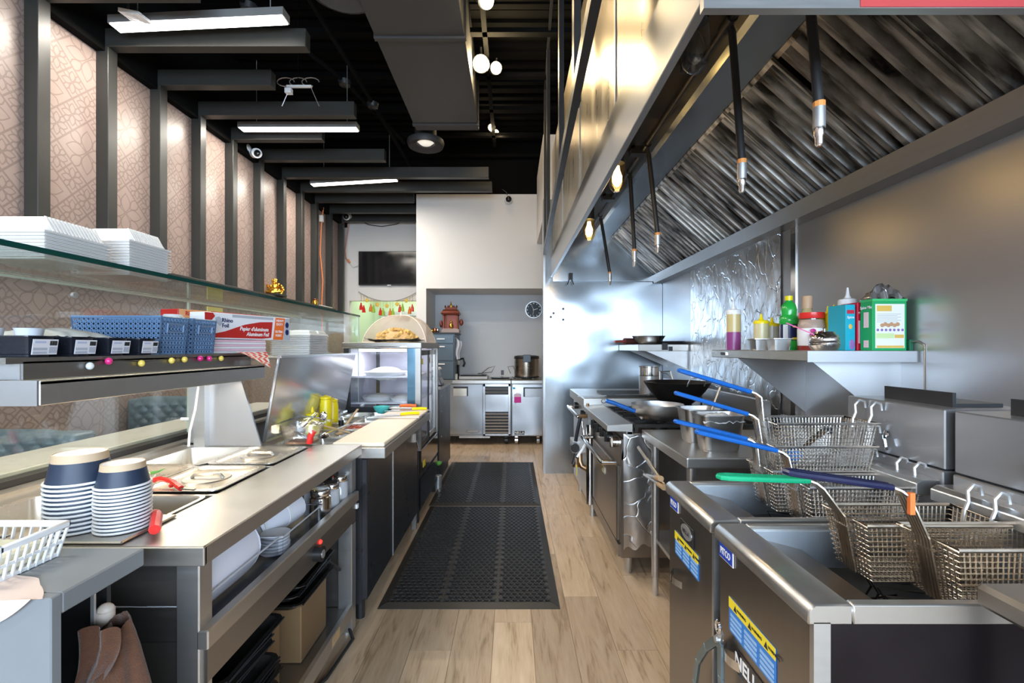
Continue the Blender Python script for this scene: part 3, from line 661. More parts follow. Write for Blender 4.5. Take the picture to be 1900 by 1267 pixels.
basket('bottom fry basket of the stack, blue handle above the oil of the farther fryer', (.79, 1.405, .955), .152, BLUEH, (-.015, .08), (-.265, .14))
basket('single blue handled fry basket beside the stack in the farther fryer', (.805, 1.255, .95), .135, BLUEH, (-.025, .083), (-.275, .14))
basket('green handled fry basket hanging in the nearer fryer', (.765, 1.00, .945), .14, GREENH, (-.055, .075), (-.285, .088), BRONZEW)
basket('black handled fry basket with an orange mark in the nearer fryer', (.835, .868, .95), .135, NAVYH, (-.045, .095), (-.28, .13), BRONZEW, band=OR)
# tongs left in the top basket
t = T('blue_tipped_tongs', 'small steel tongs with blue tips lying in the top fry basket', 'tongs', (.95, 1.46, 1.04))
p0, p1 = Vector((.87, 1.43, 1.0)), Vector((1.0, 1.47, 1.07))
part('arm', MB().bar(p0, p1, .02, .004), CHROME, t); part('arm', MB().bar(p0+Vector((.02,.03,0)), p1+Vector((.0,.012,0)), .02, .004), CHROME, t)
part('tip', MB().ellip(p0, .025, .015, .02, 10, 6), SKY_, t, smooth=True, label='blue silicone tip'); part('spring', MB().box(p1.x-.01, p1.y-.01, p1.z-.012, p1.x+.012, p1.y+.014, p1.z+.01), BLACKM, t)
# tongs hooked on the nearer fryer handle
t = T('hanging_tongs', 'blue grey metal tongs hooked over the door handle of the nearer fryer', 'tongs', (.52, 1.12, .58))
TG = mat('blue_grey_steel', (.25,.36,.45), .35, 1, .2, 12)
a = Vector((.517, 1.155, .60))
part('ring', MB().tube([a+Vector((-.004, .012*math.cos(k*.6283), .035+.014*math.sin(k*.6283))) for k in range(10)], .0035, 6, closed=True), CHROME, t, smooth=True)
part('pivot', MB().cyl(a+Vector((-.012,0,.005)), a+Vector((.006,0,.005)), .008, 10).bar(a+Vector((0,.012,-.02)), a+Vector((0,-.008,.03)), .006, .022), STEEL, t)
arm1 = [a+Vector(q) for q in ((0,.008,0),(-.004,.07,-.06),(-.006,.12,-.13),(-.006,.14,-.2),(-.006,.135,-.27))]
arm2 = [a+Vector(q) for q in ((0,-.004,0),(-.003,-.012,-.08),(-.003,-.022,-.18),(-.003,-.03,-.28))]
for q in (arm1, arm2):
    mm = MB()
    for i in range(len(q)-1): mm.bar(q[i], q[i+1], .008, .022, up=(0,1,.3))
    part('arm', mm, TG, t, bevel=.001)
# dark steel tray on the neighbour table at the right edge
t = T('steel_side_table', 'steel side table with a raised edge cut off at the right', 'table', (1.1, .6, 0))
part('top', MB().box(.80, .30, .885, 1.55, .805, .925), STEELD, t, bevel=.008)
part('raised_edge', MB().box(.90, .30, .925, 1.55, .80, .965), STEELD, t, bevel=.01)
for x, y in ((.88,.36),(.88,.76),(1.5,.36),(1.5,.76)): part('leg', MB().cyl((x,y,0),(x,y,.885),.018,8), BLACKM, t)

# ------------------------------------------------------------------ steel work table with inset pans
t = T('work_table', 'stainless work table between the fryers and the range', 'table', (1.1, 2.3, 0))
part('tabletop', MB().box(.742, 1.97, .815, 1.54, 2.655, .862), STEELH, t, bevel=.006, seg=2)
part('undershelf', MB().box(.78, 2.0, .28, 1.52, 2.62, .30), STEELH, t)
for x, y in ((.782, 2.02), (.772, 2.50), (1.5, 2.02), (1.5, 2.6)):
    lg = part('leg', MB().cyl((x,y,.10),(x,y,.815),.021,12), STEEL, t, smooth=True); part('foot', MB().lathe([(.012,0),(.016,.01),(.014,.1)], (x,y,0), 10), ALU, lg, smooth=True)
part('splash_back', MB().box(1.535, 1.97, .862, 1.55, 2.655, .95), STEEL, t)
CAST = mat('dull_steel_pan', (.50,.49,.48), .34, 1, .12, 14)
def inset(x0, y0, x1, y1, zt, dep, lab):
    t = T('deep_pan', lab, 'pan', ((x0+x1)/2, (y0+y1)/2, zt-dep), 'deep steel pans on the work table')
    part('pan_body', MB().pan(x0, y0, x1, y1, zt, dep, .02, .01, rc=.03, k=5), CAST, t, smooth=True); return t
inset(.835, 2.04, 1.05, 2.20, 1.03, .166, 'nearer deep steel pan on the work table, lined with a plastic bag')
inset(.835, 2.235, 1.03, 2.41, 1.03, .166, 'farther deep steel pan on the work table, behind the bag lined one')
solo('bag_liner', MB().grid(lambda u, v: (.85+u*.19, 2.05+v*.14, 1.0+.03*math.sin(u*PI)*math.sin(v*PI)+random.uniform(-.008,.008)), 12, 9), mat('cloudy_plastic', (.75,.77,.80), .3, 0, .1, 8), 'crumpled clear plastic bag lining the nearer deep pan', 'bag', smooth=True)
t = T('ladle_handle', 'thin steel ladle standing in the farther deep pan', 'ladle', (.95, 2.3, .9)); part('rod', MB().bar((.96, 2.33, .9), (1.06, 2.36, 1.13), .012, .004), STEELD, t); part('bowl', MB().ellip((.955, 2.33, .9), .03, .03, .02, 10, 6), STEELD, t, smooth=True)
# rods standing between table and range
for k, (p0, p1, wood) in enumerate((((1185, 830, 2.60), (1243, 915, 2.15), 0), ((1196, 880, 2.56), (1226, 888, 1.95), 1), ((1196, 880, 2.50), (1232, 904, 1.92), 1))):
    t = T('skewer_rod', ['bare steel rod slanting beside the work table', 'upper rod with a round wooden end beside the range', 'lower rod with a round wooden end beside the range'][k], 'rod', tuple(at(*p0)))
    a, b_ = at(*p0), at(*p1); part('rod', MB().cyl(a, b_, .010 if not wood else .008, 8), STEEL, t, smooth=True)
    if wood: part('wooden_end', MB().cyl(b_-(b_-a).normalized()*.12, b_+(b_-a).normalized()*.004, .0125, 12), WOODL, t, smooth=True)

# ------------------------------------------------------------------ range
RY0, RY1 = 2.69, 3.56
R = T('gas_range', 'stainless gas range with black grates and an oven door', 'range', (1.0, 3.1, 0))
part('body', MB().box(.632, RY0, .11, 1.5, RY1, .80), FRONT, R, bevel=.003)
part('front_rail', MB().prism([(.55,.845),(.55,.882),(.70,.89),(.70,.80),(.668,.80),(.668,.842)], 'y', RY0, RY1), STEELH, R, bevel=.002)
part('control_panel', MB().hexa([(.632,RY0,.68),(.70,RY0,.68),(.70,RY1,.68),(.632,RY1,.68),(.66,RY0,.842),(.70,RY0,.842),(.70,RY1,.842),(.66,RY1,.842)]), STEELD, R)
for k in range(5):
    y = RY0+.09+k*.165; part('knob', MB().cyl((.632,y,.765),(.597,y,.765),.032,16).box(.585,y-.008,.735,.60,y+.008,.795), BLACKP if k else CHROME, R, bevel=.002)
dr = part('oven_door', MB().box(.612, RY0+.03, .20, .634, RY1-.04, .64), FRONT, R, bevel=.004)
part('handle', MB().tube([(.612,RY0+.04,.655),(.535,RY0+.04,.655),(.53,RY0+.06,.655),(.53,RY1-.06,.655),(.535,RY1-.04,.655),(.612,RY1-.04,.655)], .014, 10), CHROME, dr, smooth=True)
part('door_badge', MB().box(.608, 3.05, .50, .613, 3.15, .54), CHROME, dr)
part('kick_panel', MB().box(.618, RY0+.01, .115, .632, RY1-.01, .185), STEELD, R)
for x, y in ((.69, RY0+.06), (.69, RY1-.06), (1.42, RY0+.06), (1.42, RY1-.06)): part('leg', MB().lathe([(.016,0),(.022,.02),(.025,.11)], (x,y,0), 10), STEEL, R, smooth=True)
part('cooktop', MB().box(.70, RY0, .80, 1.5, RY1, .835), DK, R)
part('back_guard', MB().box(1.46, RY0, .835, 1.5, RY1, 1.02), STEEL, R)
GRATE = mat('cast_iron', (.04,.037,.034), .45, .6, .3, 20)
for i in range(2):
    for j in range(3):
        cx, cy = .90+i*.38, RY0+.16+j*.28; g = MB()
        g.bar((cx-.18,cy-.13,.872),(cx+.18,cy-.13,.872),.014,.02).bar((cx-.18,cy+.13,.872),(cx+.18,cy+.13,.872),.014,.02).bar((cx-.18,cy-.13,.872),(cx-.18,cy+.13,.872),.014,.02).bar((cx+.18,cy-.13,.872),(cx+.18,cy+.13,.872),.014,.02)
        for a in range(8): q = a*PI/4; g.bar((cx+.05*math.cos(q),cy+.05*math.sin(q),.874),(cx+.15*math.cos(q),cy+.125*math.sin(q),.874),.01,.022)
        for sx in (-1,1):
            for sy in (-1,1): g.box(cx+sx*.17-.01,cy+sy*.12-.01,.835,cx+sx*.17+.01,cy+sy*.12+.01,.872)
        gr = part('grate', g, GRATE, R); part('burner', MB().lathe([(0,.0),(.055,.0),(.055,.018),(.03,.026),(0,.026)], (cx,cy,.835), 16), GRATE, gr, smooth=True)
# foil wrapped over the near side of the range
def rf(u, v):
    zb = .16+.04*u+.015*math.sin(u*14); return (.645+u*.2, RY0-.008+.003*math.sin(u*9+v*3)+random.uniform(-.001,.001), zb+(.83-zb)*v)
solo('foil_cover', MB().grid(rf, 14, 34), FOIL, 'sheet of aluminium foil hanging over the near side of the range', 'foil', smooth=True)
# cookware on the range
t = T('saute_pan', 'grey saute pan with a blue sleeved handle on the front burner', 'pan', (.893, 2.86, .885))
c = (.90, 2.87, .886)
PANM = mat('hard_aluminium', (.60,.62,.64), .36, 1, .06, 12)
part('pan_bowl', MB().lathe([(0,0),(.09,0),(.125,.015),(.15,.05),(.158,.098),(.153,.098),(.145,.05),(.12,.02),(.09,.006),(0,.006)], c, 32), PANM, t, smooth=True)
a = at(1175, 763, 2.78); b_ = at(1124, 743, 2.78)
hd = part('handle', MB().bar((c[0]-.155, c[1]-.03, c[2]+.075), a, .022, .006).cyl(at(1190,775,2.75)+Vector((0,-.01,0)), at(1190,775,2.75)+Vector((0,.02,0)), .008, 8), CHROME, t)
part('grip_sleeve', MB().tube([a+Vector((.01,0,0)), a*.7+b_*.3+Vector((0,0,.004)), a*.3+b_*.7+Vector((0,0,.004)), b_], .013, 10), BLUEH, hd, smooth=True, label='blue silicone handle sleeve')
part('hang_loop', MB().tube([b_+Vector((-.012+.014*math.cos(k*.785), 0, -.004+.012*math.sin(k*.785))) for k in range(8)], .003, 5, closed=True), CHROME, hd)
t = T('wok', 'large black wok with loop handles on the rear of the range', 'wok', (1.17, 3.30, .9))
c = (1.165, 3.28, .90); WOKM = mat('seasoned_iron', (.018,.016,.015), .4, .5, .3, 10)
part('wok_bowl', MB().lathe([(0,.0),(.06,.01),(.13,.06),(.19,.13),(.228,.19),(.222,.19),(.185,.135),(.125,.067),(.06,.018),(0,.01)], c, 36), WOKM, t, smooth=True)
part('loop_handle', MB().tube([(c[0]-.01,c[1]-.22,c[2]+.175),(c[0]+.0,c[1]-.25,c[2]+.225),(c[0]+.05,c[1]-.255,c[2]+.24),(c[0]+.11,c[1]-.24,c[2]+.22),(c[0]+.11,c[1]-.2,c[2]+.175)], .005, 6), STEEL, t, smooth=True)
part('loop_handle', MB().tube([(c[0]-.05,c[1]+.22,c[2]+.18),(c[0]-.04,c[1]+.25,c[2]+.25),(c[0]+.04,c[1]+.25,c[2]+.25),(c[0]+.05,c[1]+.22,c[2]+.18)], .005, 6), STEEL, t, smooth=True)
part('wok_ring', MB().lathe([(.10,.0),(.115,.0),(.10,.05),(.085,.05),(.10,0)], (c[0],c[1],.885), 20), GRATE, t, smooth=True)
t = T('steel_pot', 'tall narrow steel pot with a second pot inside, behind the wok', 'pot', (1.11, 3.78, .94))
c = (1.115, 3.78, .942)
part('pot_body', MB().lathe([(0,0),(.075,0),(.078,.01),(.078,.16),(.074,.16),(.074,.02),(0,.02)], c, 24), STEEL, t, smooth=True)
part('inner_pot', MB().lathe([(.07,.16),(.076,.165),(.076,.228),(.082,.232),(.082,.238),(.07,.236),(.07,.16)], c, 24), CHROME, t, smooth=True)
part('pot_handle', MB().tube([(c[0]+.075,c[1]-.02,c[2]+.19),(c[0]+.13,c[1]-.03,c[2]+.18),(c[0]+.18,c[1]-.04,c[2]+.14)], .004, 5), STEEL, t)
# griddle unit beyond the range
G = T('griddle_unit', 'stainless griddle stand with gas valves at the far end of the cookline', 'griddle', (1.0, 3.95, 0))
part('body', MB().box(.585, 3.60, .14, 1.45, 4.40, .865), STEEL, G, bevel=.003)
part('top_frame', MB().box(.55, 3.585, .865, 1.46, 4.42, .94), STEELH, G, bevel=.004)
part('griddle_plate', MB().box(.74, 3.62, .94, 1.42, 4.05, .958), GRATE, G)
part('splash', MB().box(1.44, 3.59, .94, 1.46, 4.42, 1.04), STEEL, G)
for x, y in ((.64,3.68),(.64,4.32),(1.4,3.68),(1.4,4.32)): part('leg', MB().cyl((x,y,0),(x,y,.14),.024,10), STEEL, G)
part('rail_handle', MB().tube([(.585,3.66,.785),(.525,3.66,.785),(.52,3.70,.785),(.52,4.3,.785),(.585,4.3,.785)], .016, 10), CHROME, G, smooth=True)
part('round_column', MB().cyl((.60,3.57,.13),(.60,3.57,.74),.03,16), CHROME, G, smooth=True)
BRASS = mat('aged_brass', (.50,.33,.20), .35, 1, .2, 20)
vb = part('valve_box', MB().box(.475, 3.66, .50, .585, 3.80, .60), ALU, G, bevel=.004)
part('valve_pipe', MB().tube([(.53,3.64,.50),(.53,3.63,.44),(.545,3.62,.405),(.58,3.60,.39)], .022, 10).cyl((.50,3.63,.47),(.50,3.63,.40),.026,12), BRASS, vb, smooth=True)
part('valve_tag', MB().box(.50,3.60,.34,.506,3.602,.42), YELP, vb)
part('regulator', MB().cyl((.49,3.65,.55),(.49,3.60,.55),.035,14).cyl((.505,3.63,.50),(.48,3.62,.42),.02,10), BLACKM, vb, smooth=True)
part('lever', MB().bar((.62,3.56,.68),(.50,3.57,.49),.012,.016), CHROME, vb)
hs = mat('gas_hose', (.02,.02,.03), .4)
part('gas_hose', MB().tube([(.535,3.62,.79),(.515,3.62,.70),(.498,3.63,.60)], .014, 8), hs, G, smooth=True)
part('gas_hose', MB().tube([(.545,3.60,.76),(.55,3.58,.66),(.575,3.575,.60),(.585,3.6,.55)], .008, 8), CHROME, G, smooth=True)
part('knob', MB().cyl((.585,3.72,.80),(.55,3.72,.80),.03,14), BLACKP, G, smooth=True)
part('knob', MB().cyl((.585,4.1,.82),(.55,4.1,.82),.03,14), BLACKP, G, smooth=True)
part('brass_joint', MB().cyl((.525,3.60,.80),(.585,3.60,.80),.014,8).cyl((.585,3.585,.83),(.585,3.585,.90),.012,8), BRASS, G)
t = T('kebab_skewers', 'pair of long flat skewers laid across the griddle top', 'skewers', (.8, 3.6, .97)); part('skewer', MB().bar(at(1072,735,3.63),(1.3,3.70,.965),.012,.004), STEEL, t); part('skewer', MB().bar((.56,3.64,.945),(1.3,3.75,.965),.012,.004), STEEL, t)

# ------------------------------------------------------------------ wall shelves
t = T('wall_shelf', 'long stainless wall shelf holding sauces, on triangular brackets', 'shelf', (1.38, 2.25, 1.27))
part('shelf_board', MB().box(1.156, 1.81, 1.276, 1.594, 2.69, 1.318), STEELH, t, bevel=.003)
part('end_cap', MB().box(1.15, 1.805, 1.274, 1.594, 1.81, 1.317), STEELWR, t)
BRKT = mat('bracket_steel', (.72,.73,.74), .45, 1, .04, 4)
for y in (1.90, 2.52): part('bracket', MB().prism([(1.225,1.276),(1.594,1.276),(1.594,.98)], 'y', y, y+.003), BRKT, t)
part('end_clip', MB().box(1.15, 2.50, 1.29, 1.156, 2.56, 1.305), CHROME, t)
t = T('small_wall_shelf', 'short stainless shelf in the far corner with pans on top', 'shelf', (1.35, 4.5, 1.3))
part('shelf_board', MB().box(1.13, 4.15, 1.30, 1.594, 4.895, 1.36), STEELH, t, bevel=.003)
for y in (4.16, 4.75): part('bracket', MB().prism([(1.2,1.30),(1.594,1.30),(1.594,1.13)], 'y', y, y+.003), BRKT, t)
part('corner_clip', MB().box(1.34, 4.14, 1.31, 1.39, 4.15, 1.37).box(1.40,4.13,1.30,1.43,4.15,1.34), BLACKM, t)
solo('mixing_bowl', MB().lathe([(0,0),(.08,0),(.12,.03),(.15,.075),(.155,.078),(.145,.078),(.115,.034),(.08,.006),(0,.006)], (1.28, 4.35, 1.361), 26), CHROME, 'shiny shallow steel bowl on the small corner shelf', 'bowl', smooth=True)
t = T('rolling_pin', 'wooden rolling pin end sticking out behind the corner bowl', 'rolling pin', (1.12, 4.5, 1.38)); part('roller', MB().cyl((1.08,4.45,1.392),(1.28,4.55,1.392),.03,12), mat('dark_red_wood', (.10,.035,.03), .4), t, smooth=True); part('grip', MB().cyl((.98,4.40,1.388),(1.08,4.45,1.392),.012,10), mat('red_wood', (.35,.07,.05), .4), t, smooth=True)
solo('black_tray', MB().pan(1.36, 4.22, 1.58, 4.7, 1.39, .028, .01, .01), BLACKM, 'flat black tray on the small corner shelf beside the bowl', 'tray', smooth=True)
t = T('wall_cable', 'grey cable bent over the near end of the wall shelf', 'cable', (1.58, 1.8, 1.3)); part('wire', MB().tube([(1.57,1.9,1.35),(1.59,1.82,1.355),(1.592,1.79,1.34),(1.592,1.79,1.12)], .004, 6), STEELD, t, smooth=True)

SZ = 1.318
def squeeze(p, r, h, lab, cols, cap, cat='bottle', nm='squeeze_bottle', n=18):
    p = Vector((p[0], p[1], SZ)); t = T(nm, lab, cat, tuple(p)); z = 0
    tot = sum(f for f, _ in cols); b_ = h*.72
    for f, mt in cols:
        z2 = z+b_*f/tot
        part('contents' if len(cols) > 1 else 'body', MB().lathe([(0,z),(r,z),(r,z2),(0,z2)], p, n), mt, t, smooth=True); z = z2
    part('cap', MB().lathe([(r*1.02,b_),(r*1.04,b_+h*.06),(r*.95,b_+h*.09),(r*.4,b_+h*.11),(r*.22,b_+h*.16),(r*.1,h),(0,h)], p, n), cap, t, smooth=True)
    return t
PURP = mat('purple_sauce', (.28,.06,.22), .3); OILY = mat('yellow_oil', (.62,.50,.24), .25); CLD = mat('cloudy_bottle', (.60,.58,.60), .35); PURD = mat('dark_purple_sauce', (.13,.09,.22), .3)
squeeze((1.217,2.55), .037, .27, 'white capped squeeze bottle half full of purple sauce, leftmost on the wall shelf', [(.5,PURP),(.5,OILY)], WHITEP)
squeeze((1.31,2.44), .037, .19, 'clear squat bottle with a yellow nozzle cap behind the small tins', [(1,mat('clear_yellow', (.66,.58,.34), .3))], YELP)
squeeze((1.40,2.50), .036, .175, 'pale squat bottle with a yellow cap beside the green bottle', [(1,mat('clear_beige', (.60,.54,.44), .3))], YELP)
for k, (x, y) in enumerate(((1.21, 2.27), (1.262, 2.20))):
    solo('sauce_tin', MB().lathe([(0,0),(.036,0),(.044,.05),(.052,.052),(.052,.056),(.040,.054),(.034,.005),(0,.005)], (x, y, SZ), 20, sq=5), ALU if k else CAST, ['left small steel tin at the front edge of the wall shelf', 'right small steel tin in front of the green bottle'][k], 'tin', 'small tins on the wall shelf', smooth=True)
GRB = mat('green_bottle', (.02,.42,.06), .2, coat=.4); NAVL = mat('navy_label', (.012,.02,.10), .4)
c = Vector((1.372, 2.30, SZ)); t = T('juice_bottle', 'bright green bottle with a yellow cap and navy label on the wall shelf', 'bottle', tuple(c))
part('bottle_body', MB().lathe([(0,0),(.042,0),(.043,.04),(.036,.05),(.036,.125),(.043,.135),(.043,.16),(.034,.172),(.036,.2),(.03,.225),(.014,.243),(.014,.25),(0,.25)], c, 22), GRB, t, smooth=True)
part('cap', MB().lathe([(.018,.246),(.018,.268),(0,.268)], c, 16), YELP, t, smooth=True)
part('label_band', MB().lathe([(.037,.045),(.0375,.128)], c, 22), NAVL, t, smooth=True)
part('label_panel', MB().box(c.x-.045,c.y-.030,SZ+.05,c.x-.015,c.y-.028,SZ+.125), WHT, t); part('label_text', MB().box(c.x-.006,c.y-.042,SZ+.052,c.x+.018,c.y-.0375,SZ+.062).ellip((c.x+.006,c.y-.038,SZ+.115), .01,.003,.006,10,5), YSK, t)
c = Vector((1.375, 2.13, SZ)); t = T('sauce_jar', 'wide clear jar with a red lid and white curry label on the wall shelf', 'jar', tuple(c))
part('jar_glass', MB().lathe([(0,0),(.054,0),(.056,.01),(.056,.11),(.05,.135),(.046,.14),(0,.14)], c, 22), mat('jar_contents', (.42,.30,.24), .25), t, smooth=True)
part('lid', MB().lathe([(.05,.145),(.052,.15),(.052,.172),(0,.174)], c, 22), REDP, t, smooth=True); part('neck', MB().lathe([(.047,.135),(.047,.146)], c, 22), CLEAR, t, smooth=True)
part('sauce_base', MB().lathe([(.0565,.0),(.0568,.02)], c, 22), mat('red_sauce', (.28,.03,.02), .3), t, smooth=True)
part('label_band', MB().lathe([(.0568,.022),(.0572,.10)], c, 22), WHT, t, smooth=True)
MAG = mat('magenta_print', (.6,.03,.22), .4); part('label_print', MB().box(c.x-.045,c.y-.060,SZ+.048,c.x+.0,c.y-.056,SZ+.074).ellip((c.x-.02,c.y-.056,SZ+.033),.018,.004,.009,10,5).ellip((c.x-.028,c.y-.055,SZ+.088),.014,.004,.010,10,5), MAG, t)
text('Curry', .017, WHT, t, (c.x-.022, c.y-.0605, SZ+.061), (1,0,0), (0,0,1), bold=True)
c = Vector((1.463, 2.30, SZ)); t = T('amber_bottle', 'tan bottle neck rising behind the red lidded jar', 'bottle', tuple(c)); part('bottle_body', MB().lathe([(0,0),(.036,0),(.036,.17),(.02,.2),(.02,.215),(0,.215)], c, 18), OILY, t, smooth=True)
part('cap', MB().lathe([(.023,.205),(.023,.262),(.020,.268),(0,.268)], c, 18), mat('tan_cap', (.70,.45,.28), .4), t, smooth=True)
c = Vector((1.42, 1.98, SZ)); 
for k, (x, y) in enumerate(((1.425, 2.085), (1.395, 2.0))):
    squeeze((1.45-.02*k+.02, 2.16-.07*k), .034, .205 , ['left yellow mustard squeeze bottle behind the jar', 'right yellow mustard squeeze bottle beside the jar'][k], [(1,YELP)], YELP, nm='mustard_bottle')
squeeze((1.468,2.03), .035, .275, 'tall white capped squeeze bottle with dark purple sauce, beside the teal box', [(.4,PURD),(.6,CLD)], WHITEP)
def carton(x0, y0, x1, y1, h, mt, lab, rest, nm='spice_box'):
    t = T(nm, lab, 'box', ((x0+x1)/2, (y0+y1)/2, SZ)); part('carton', MB().box(x0,y0,SZ,x1,y1,SZ+h), mt, t, bevel=.002); rest(t, x0, y0, x1, y1, h); return t
TEAL = mat('teal_card', (.01,.40,.55), .45); REDC = mat('red_card', (.55,.02,.05), .45); GRC = mat('green_card', (.01,.36,.11), .45); PINKC = mat('pale_card', (.80,.62,.66), .5); CREAM = mat('cream_card', (.86,.80,.68), .5); AMBC = mat('amber_print', (.75,.48,.10), .5); LIME = mat('lime_print', (.62,.78,.38), .5); PURC = mat('violet_print', (.28,.15,.42), .5)
def r1(t,x0,y0,x1,y1,h):
    part('print_block', MB().box(x0+.005,y0-.001,SZ+h*.80,x1-.005,y0,SZ+h*.88), REDC, t); part('print_dot', MB().ellip(((x0+x1)/2,y0,SZ+h*.52),.008,.002,.011,10,5), AMBC, t); part('print_base', MB().ellip(((x0+x1)/2+.006,y0,SZ+.025),.012,.002,.022,10,5), PURC, t)
    text('Spice', .014, WHT, t, ((x0+x1)/2, y0-.0012, SZ+h*.72), (1,0,0), (0,0,1), bold=True)
carton(1.388, 1.93, 1.428, 2.04, .192, TEAL, 'narrow teal spice box between the bottle and the red box', r1)
def r2(t,x0,y0,x1,y1,h):
    part('print_panel', MB().box(x0+.004,y0-.001,SZ+.03,x1,y0,SZ+h*.62), PINKC, t); part('print_fruit', MB().ellip(((x0+x1)/2+.003,y0,SZ+.03),.013,.002,.016,10,5), REDP, t)
    text('Masala', .012, WHT, t, ((x0+x1)/2, y0-.0012, SZ+h*.78), (1,0,0), (0,0,1), bold=True)
carton(1.433, 1.925, 1.472, 2.03, .20, REDC, 'narrow red masala box between the teal and green boxes', r2)
def r3(t,x0,y0,x1,y1,h):
    X = lambda f: x0+(x1-x0)*f; Z = lambda f: SZ+h*f
    part('print_panel', MB().box(X(.08),y0-.001,Z(.05),X(.93),y0,Z(.90)), mat('paper_card',(.84,.84,.80),.5), t)
    part('print_band', MB().box(X(.12),y0-.002,Z(.76),X(.55),y0-.001,Z(.87)), AMBC, t); part('print_band', MB().box(X(.12),y0-.002,Z(.055),X(.90),y0-.001,Z(.10)), AMBC, t); part('print_band', MB().box(X(.64),y0-.0025,Z(.245),X(.9),y0-.001,Z(.31)), AMBC, t)
    ln = MB()
    for k in range(6): ln.box(X(.12),y0-.0016,Z(.70-.03*k),X(.82-.1*(k%2)),y0-.001,Z(.71-.03*k))
    part('print_lines', ln, mat('grey_print',(.5,.5,.5),.5), t, kind='stuff')
    part('print_band', MB().box(X(.10),y0-.002,Z(.24),X(.62),y0-.001,Z(.335)), LIME, t)
    for k in range(7): part('print_dot', MB().ellip((X(.15+.12*k),y0-.001,Z(.40)),.0055,.0015,.0055,10,5), PURC, t)
    fd = MB()
    for k in range(6): fd.ellip((X(.28+.09*k),y0-.001,Z(.49+.02*(k%2))),.009,.002,.008,8,5)
    part('print_food', fd, mat('food_print',(.55,.30,.16),.5), t)
    sd_ = part('side_panel', MB().box(x0-.001,y0+.02,Z(.45),x0,y1-.02,Z(.75)).box(x0-.001,y0+.02,Z(.06),x0,y1-.02,Z(.2)), PINKC, t)
    text('Spice Mix', .016, WHT, t, (x0-.0016,(y0+y1)/2,Z(.84)), (0,-1,0), (0,0,1), bold=True)
    part('lid_edge', MB().box(x0-.001,y0-.002,Z(.955),x1+.001,y1,Z(1.0)), mat('green_edge',(.05,.50,.16),.45), t)
carton(1.437, 1.85, 1.574, 1.915, .207, GRC, 'large green carton with a white recipe panel on the wall shelf', r3, 'food_carton')
def crump(u, v): return (1.43+u*.145, 1.855+v*.055, SZ+.208+.055*math.sin(PI*u)**.5*math.sin(PI*v)+random.uniform(-.012,.012)*(0 if u in (0,1) else 1))
solo('foil_pouch', MB().grid(crump, 12, 6), FOIL, 'crumpled silver foil bag bulging out of the large green carton', 'foil')
c = Vector((1.262, 1.875, SZ)); t = T('sugar_pot', 'round polished steel pot with a pink spoon, at the shelf corner', 'pot', tuple(c))
part('pot_body', MB().lathe([(0,0),(.042,0),(.054,.018),(.055,.032),(.052,.036),(.054,.04),(.050,.058),(.038,.07),(.0,.07)], c, 26), CHROME, t, smooth=True)
part('lid', MB().lathe([(.040,.068),(.036,.076),(.01,.08),(.004,.084),(.008,.09),(0,.094)], c, 22), CHROME, t, smooth=True); part('spoon', MB().bar(c+Vector((-.035,.0,.062)), c+Vector((-.125,.05,.115)), .006, .004), mat('pink_plastic', (.65,.05,.25), .4), t)
solo('dark_green_box', MB().box(1.578, 1.84, SZ, 1.593, 1.99, SZ+.045).box(1.50, 1.93, SZ, 1.58, 1.99, SZ+.045), mat('deep_green_card', (.01,.12,.06), .5), 'low dark green box behind the large green carton', 'box', bevel=.002)
NTH = 'first second third fourth fifth sixth seventh eighth ninth tenth eleventh twelfth thirteenth fourteenth fifteenth sixteenth'.split()
# ------------------------------------------------------------------ steam table
ST = T('steam_table', 'stainless steam table with sunken pans and an open shelf below', 'table', (-1.15, 1.6, 0))
SX, SY0, SY1, SZT = -.712, 1.07, 2.19, .872
topm = MB().box(-.925, SY0, SZT-.012, SX, SY1, SZT).box(-1.62, SY0, SZT-.012, -1.475, SY1, SZT).box(-1.475, SY0, SZT-.012, -.925, 1.115, SZT).box(-1.475, 2.125, SZT-.012, -.925, SY1, SZT)
for y in (1.438, 1.782): topm.box(-1.475, y, SZT-.012, -.925, y+.016, SZT)
part('tabletop', topm, STEELH, ST)
part('front_lip', MB().box(SX-.012, SY0, SZT-.045, SX+.004, SY1, SZT-.001).box(-1.62, SY0-.004, SZT-.045, SX+.004, SY0+.008, SZT-.001), STEELH, ST, bevel=.002)
part('near_end_panel', MB().box(-1.60, SY0+.03, .08, -.79, SY0+.045, .83), STEELD, ST)
part('near_leg', MB().box(-.79, SY0+.02, .0, -.735, SY0+.07, .83), STEEL, ST, bevel=.003)
part('far_leg', MB().box(-.80, 2.13, .02, -.735, 2.185, .83), STEEL, ST, bevel=.003)
part('far_foot', MB().cyl((-.768,2.158,0),(-.768,2.158,.03),.014,8), ALU, ST)
part('rear_panel', MB().box(-1.60, SY0+.03, .05, -1.585, SY1-.01, .84), STEELD, ST)
part('far_end_panel', MB().box(-1.6, 2.165, .05, -.80, 2.18, .83), STEELD, ST)
part('well_box', MB().box(-1.5, SY0+.05, .66, -.93, 2.15, .67), STEELD, ST)
part('upper_shelf', MB().box(-1.55, SY0+.06, .615, -.735, 2.14, .63), STEELD, ST)
part('shelf_lip', MB().box(-.742, SY0+.02, .618, -.714, 2.165, .664), STEELH, ST, bevel=.003)
cp = part('control_panel', MB().box(-.742, SY0+.03, .535, -.722, 2.14, .617), STEELD, ST)
part('knob', MB().cyl((-.722,1.70,.575),(-.692,1.70,.575),.027,18), BLACKP, cp, smooth=True); part('knob_cap', MB().cyl((-.692,1.70,.575),(-.690,1.70,.575),.015,14), ALU, cp, smooth=True)
part('pilot_lamp', MB().ellip((-.722,1.745,.60),.009,.009,.009,10,6), emis('red_pilot',(.9,.03,.02),1.5), cp, smooth=True)
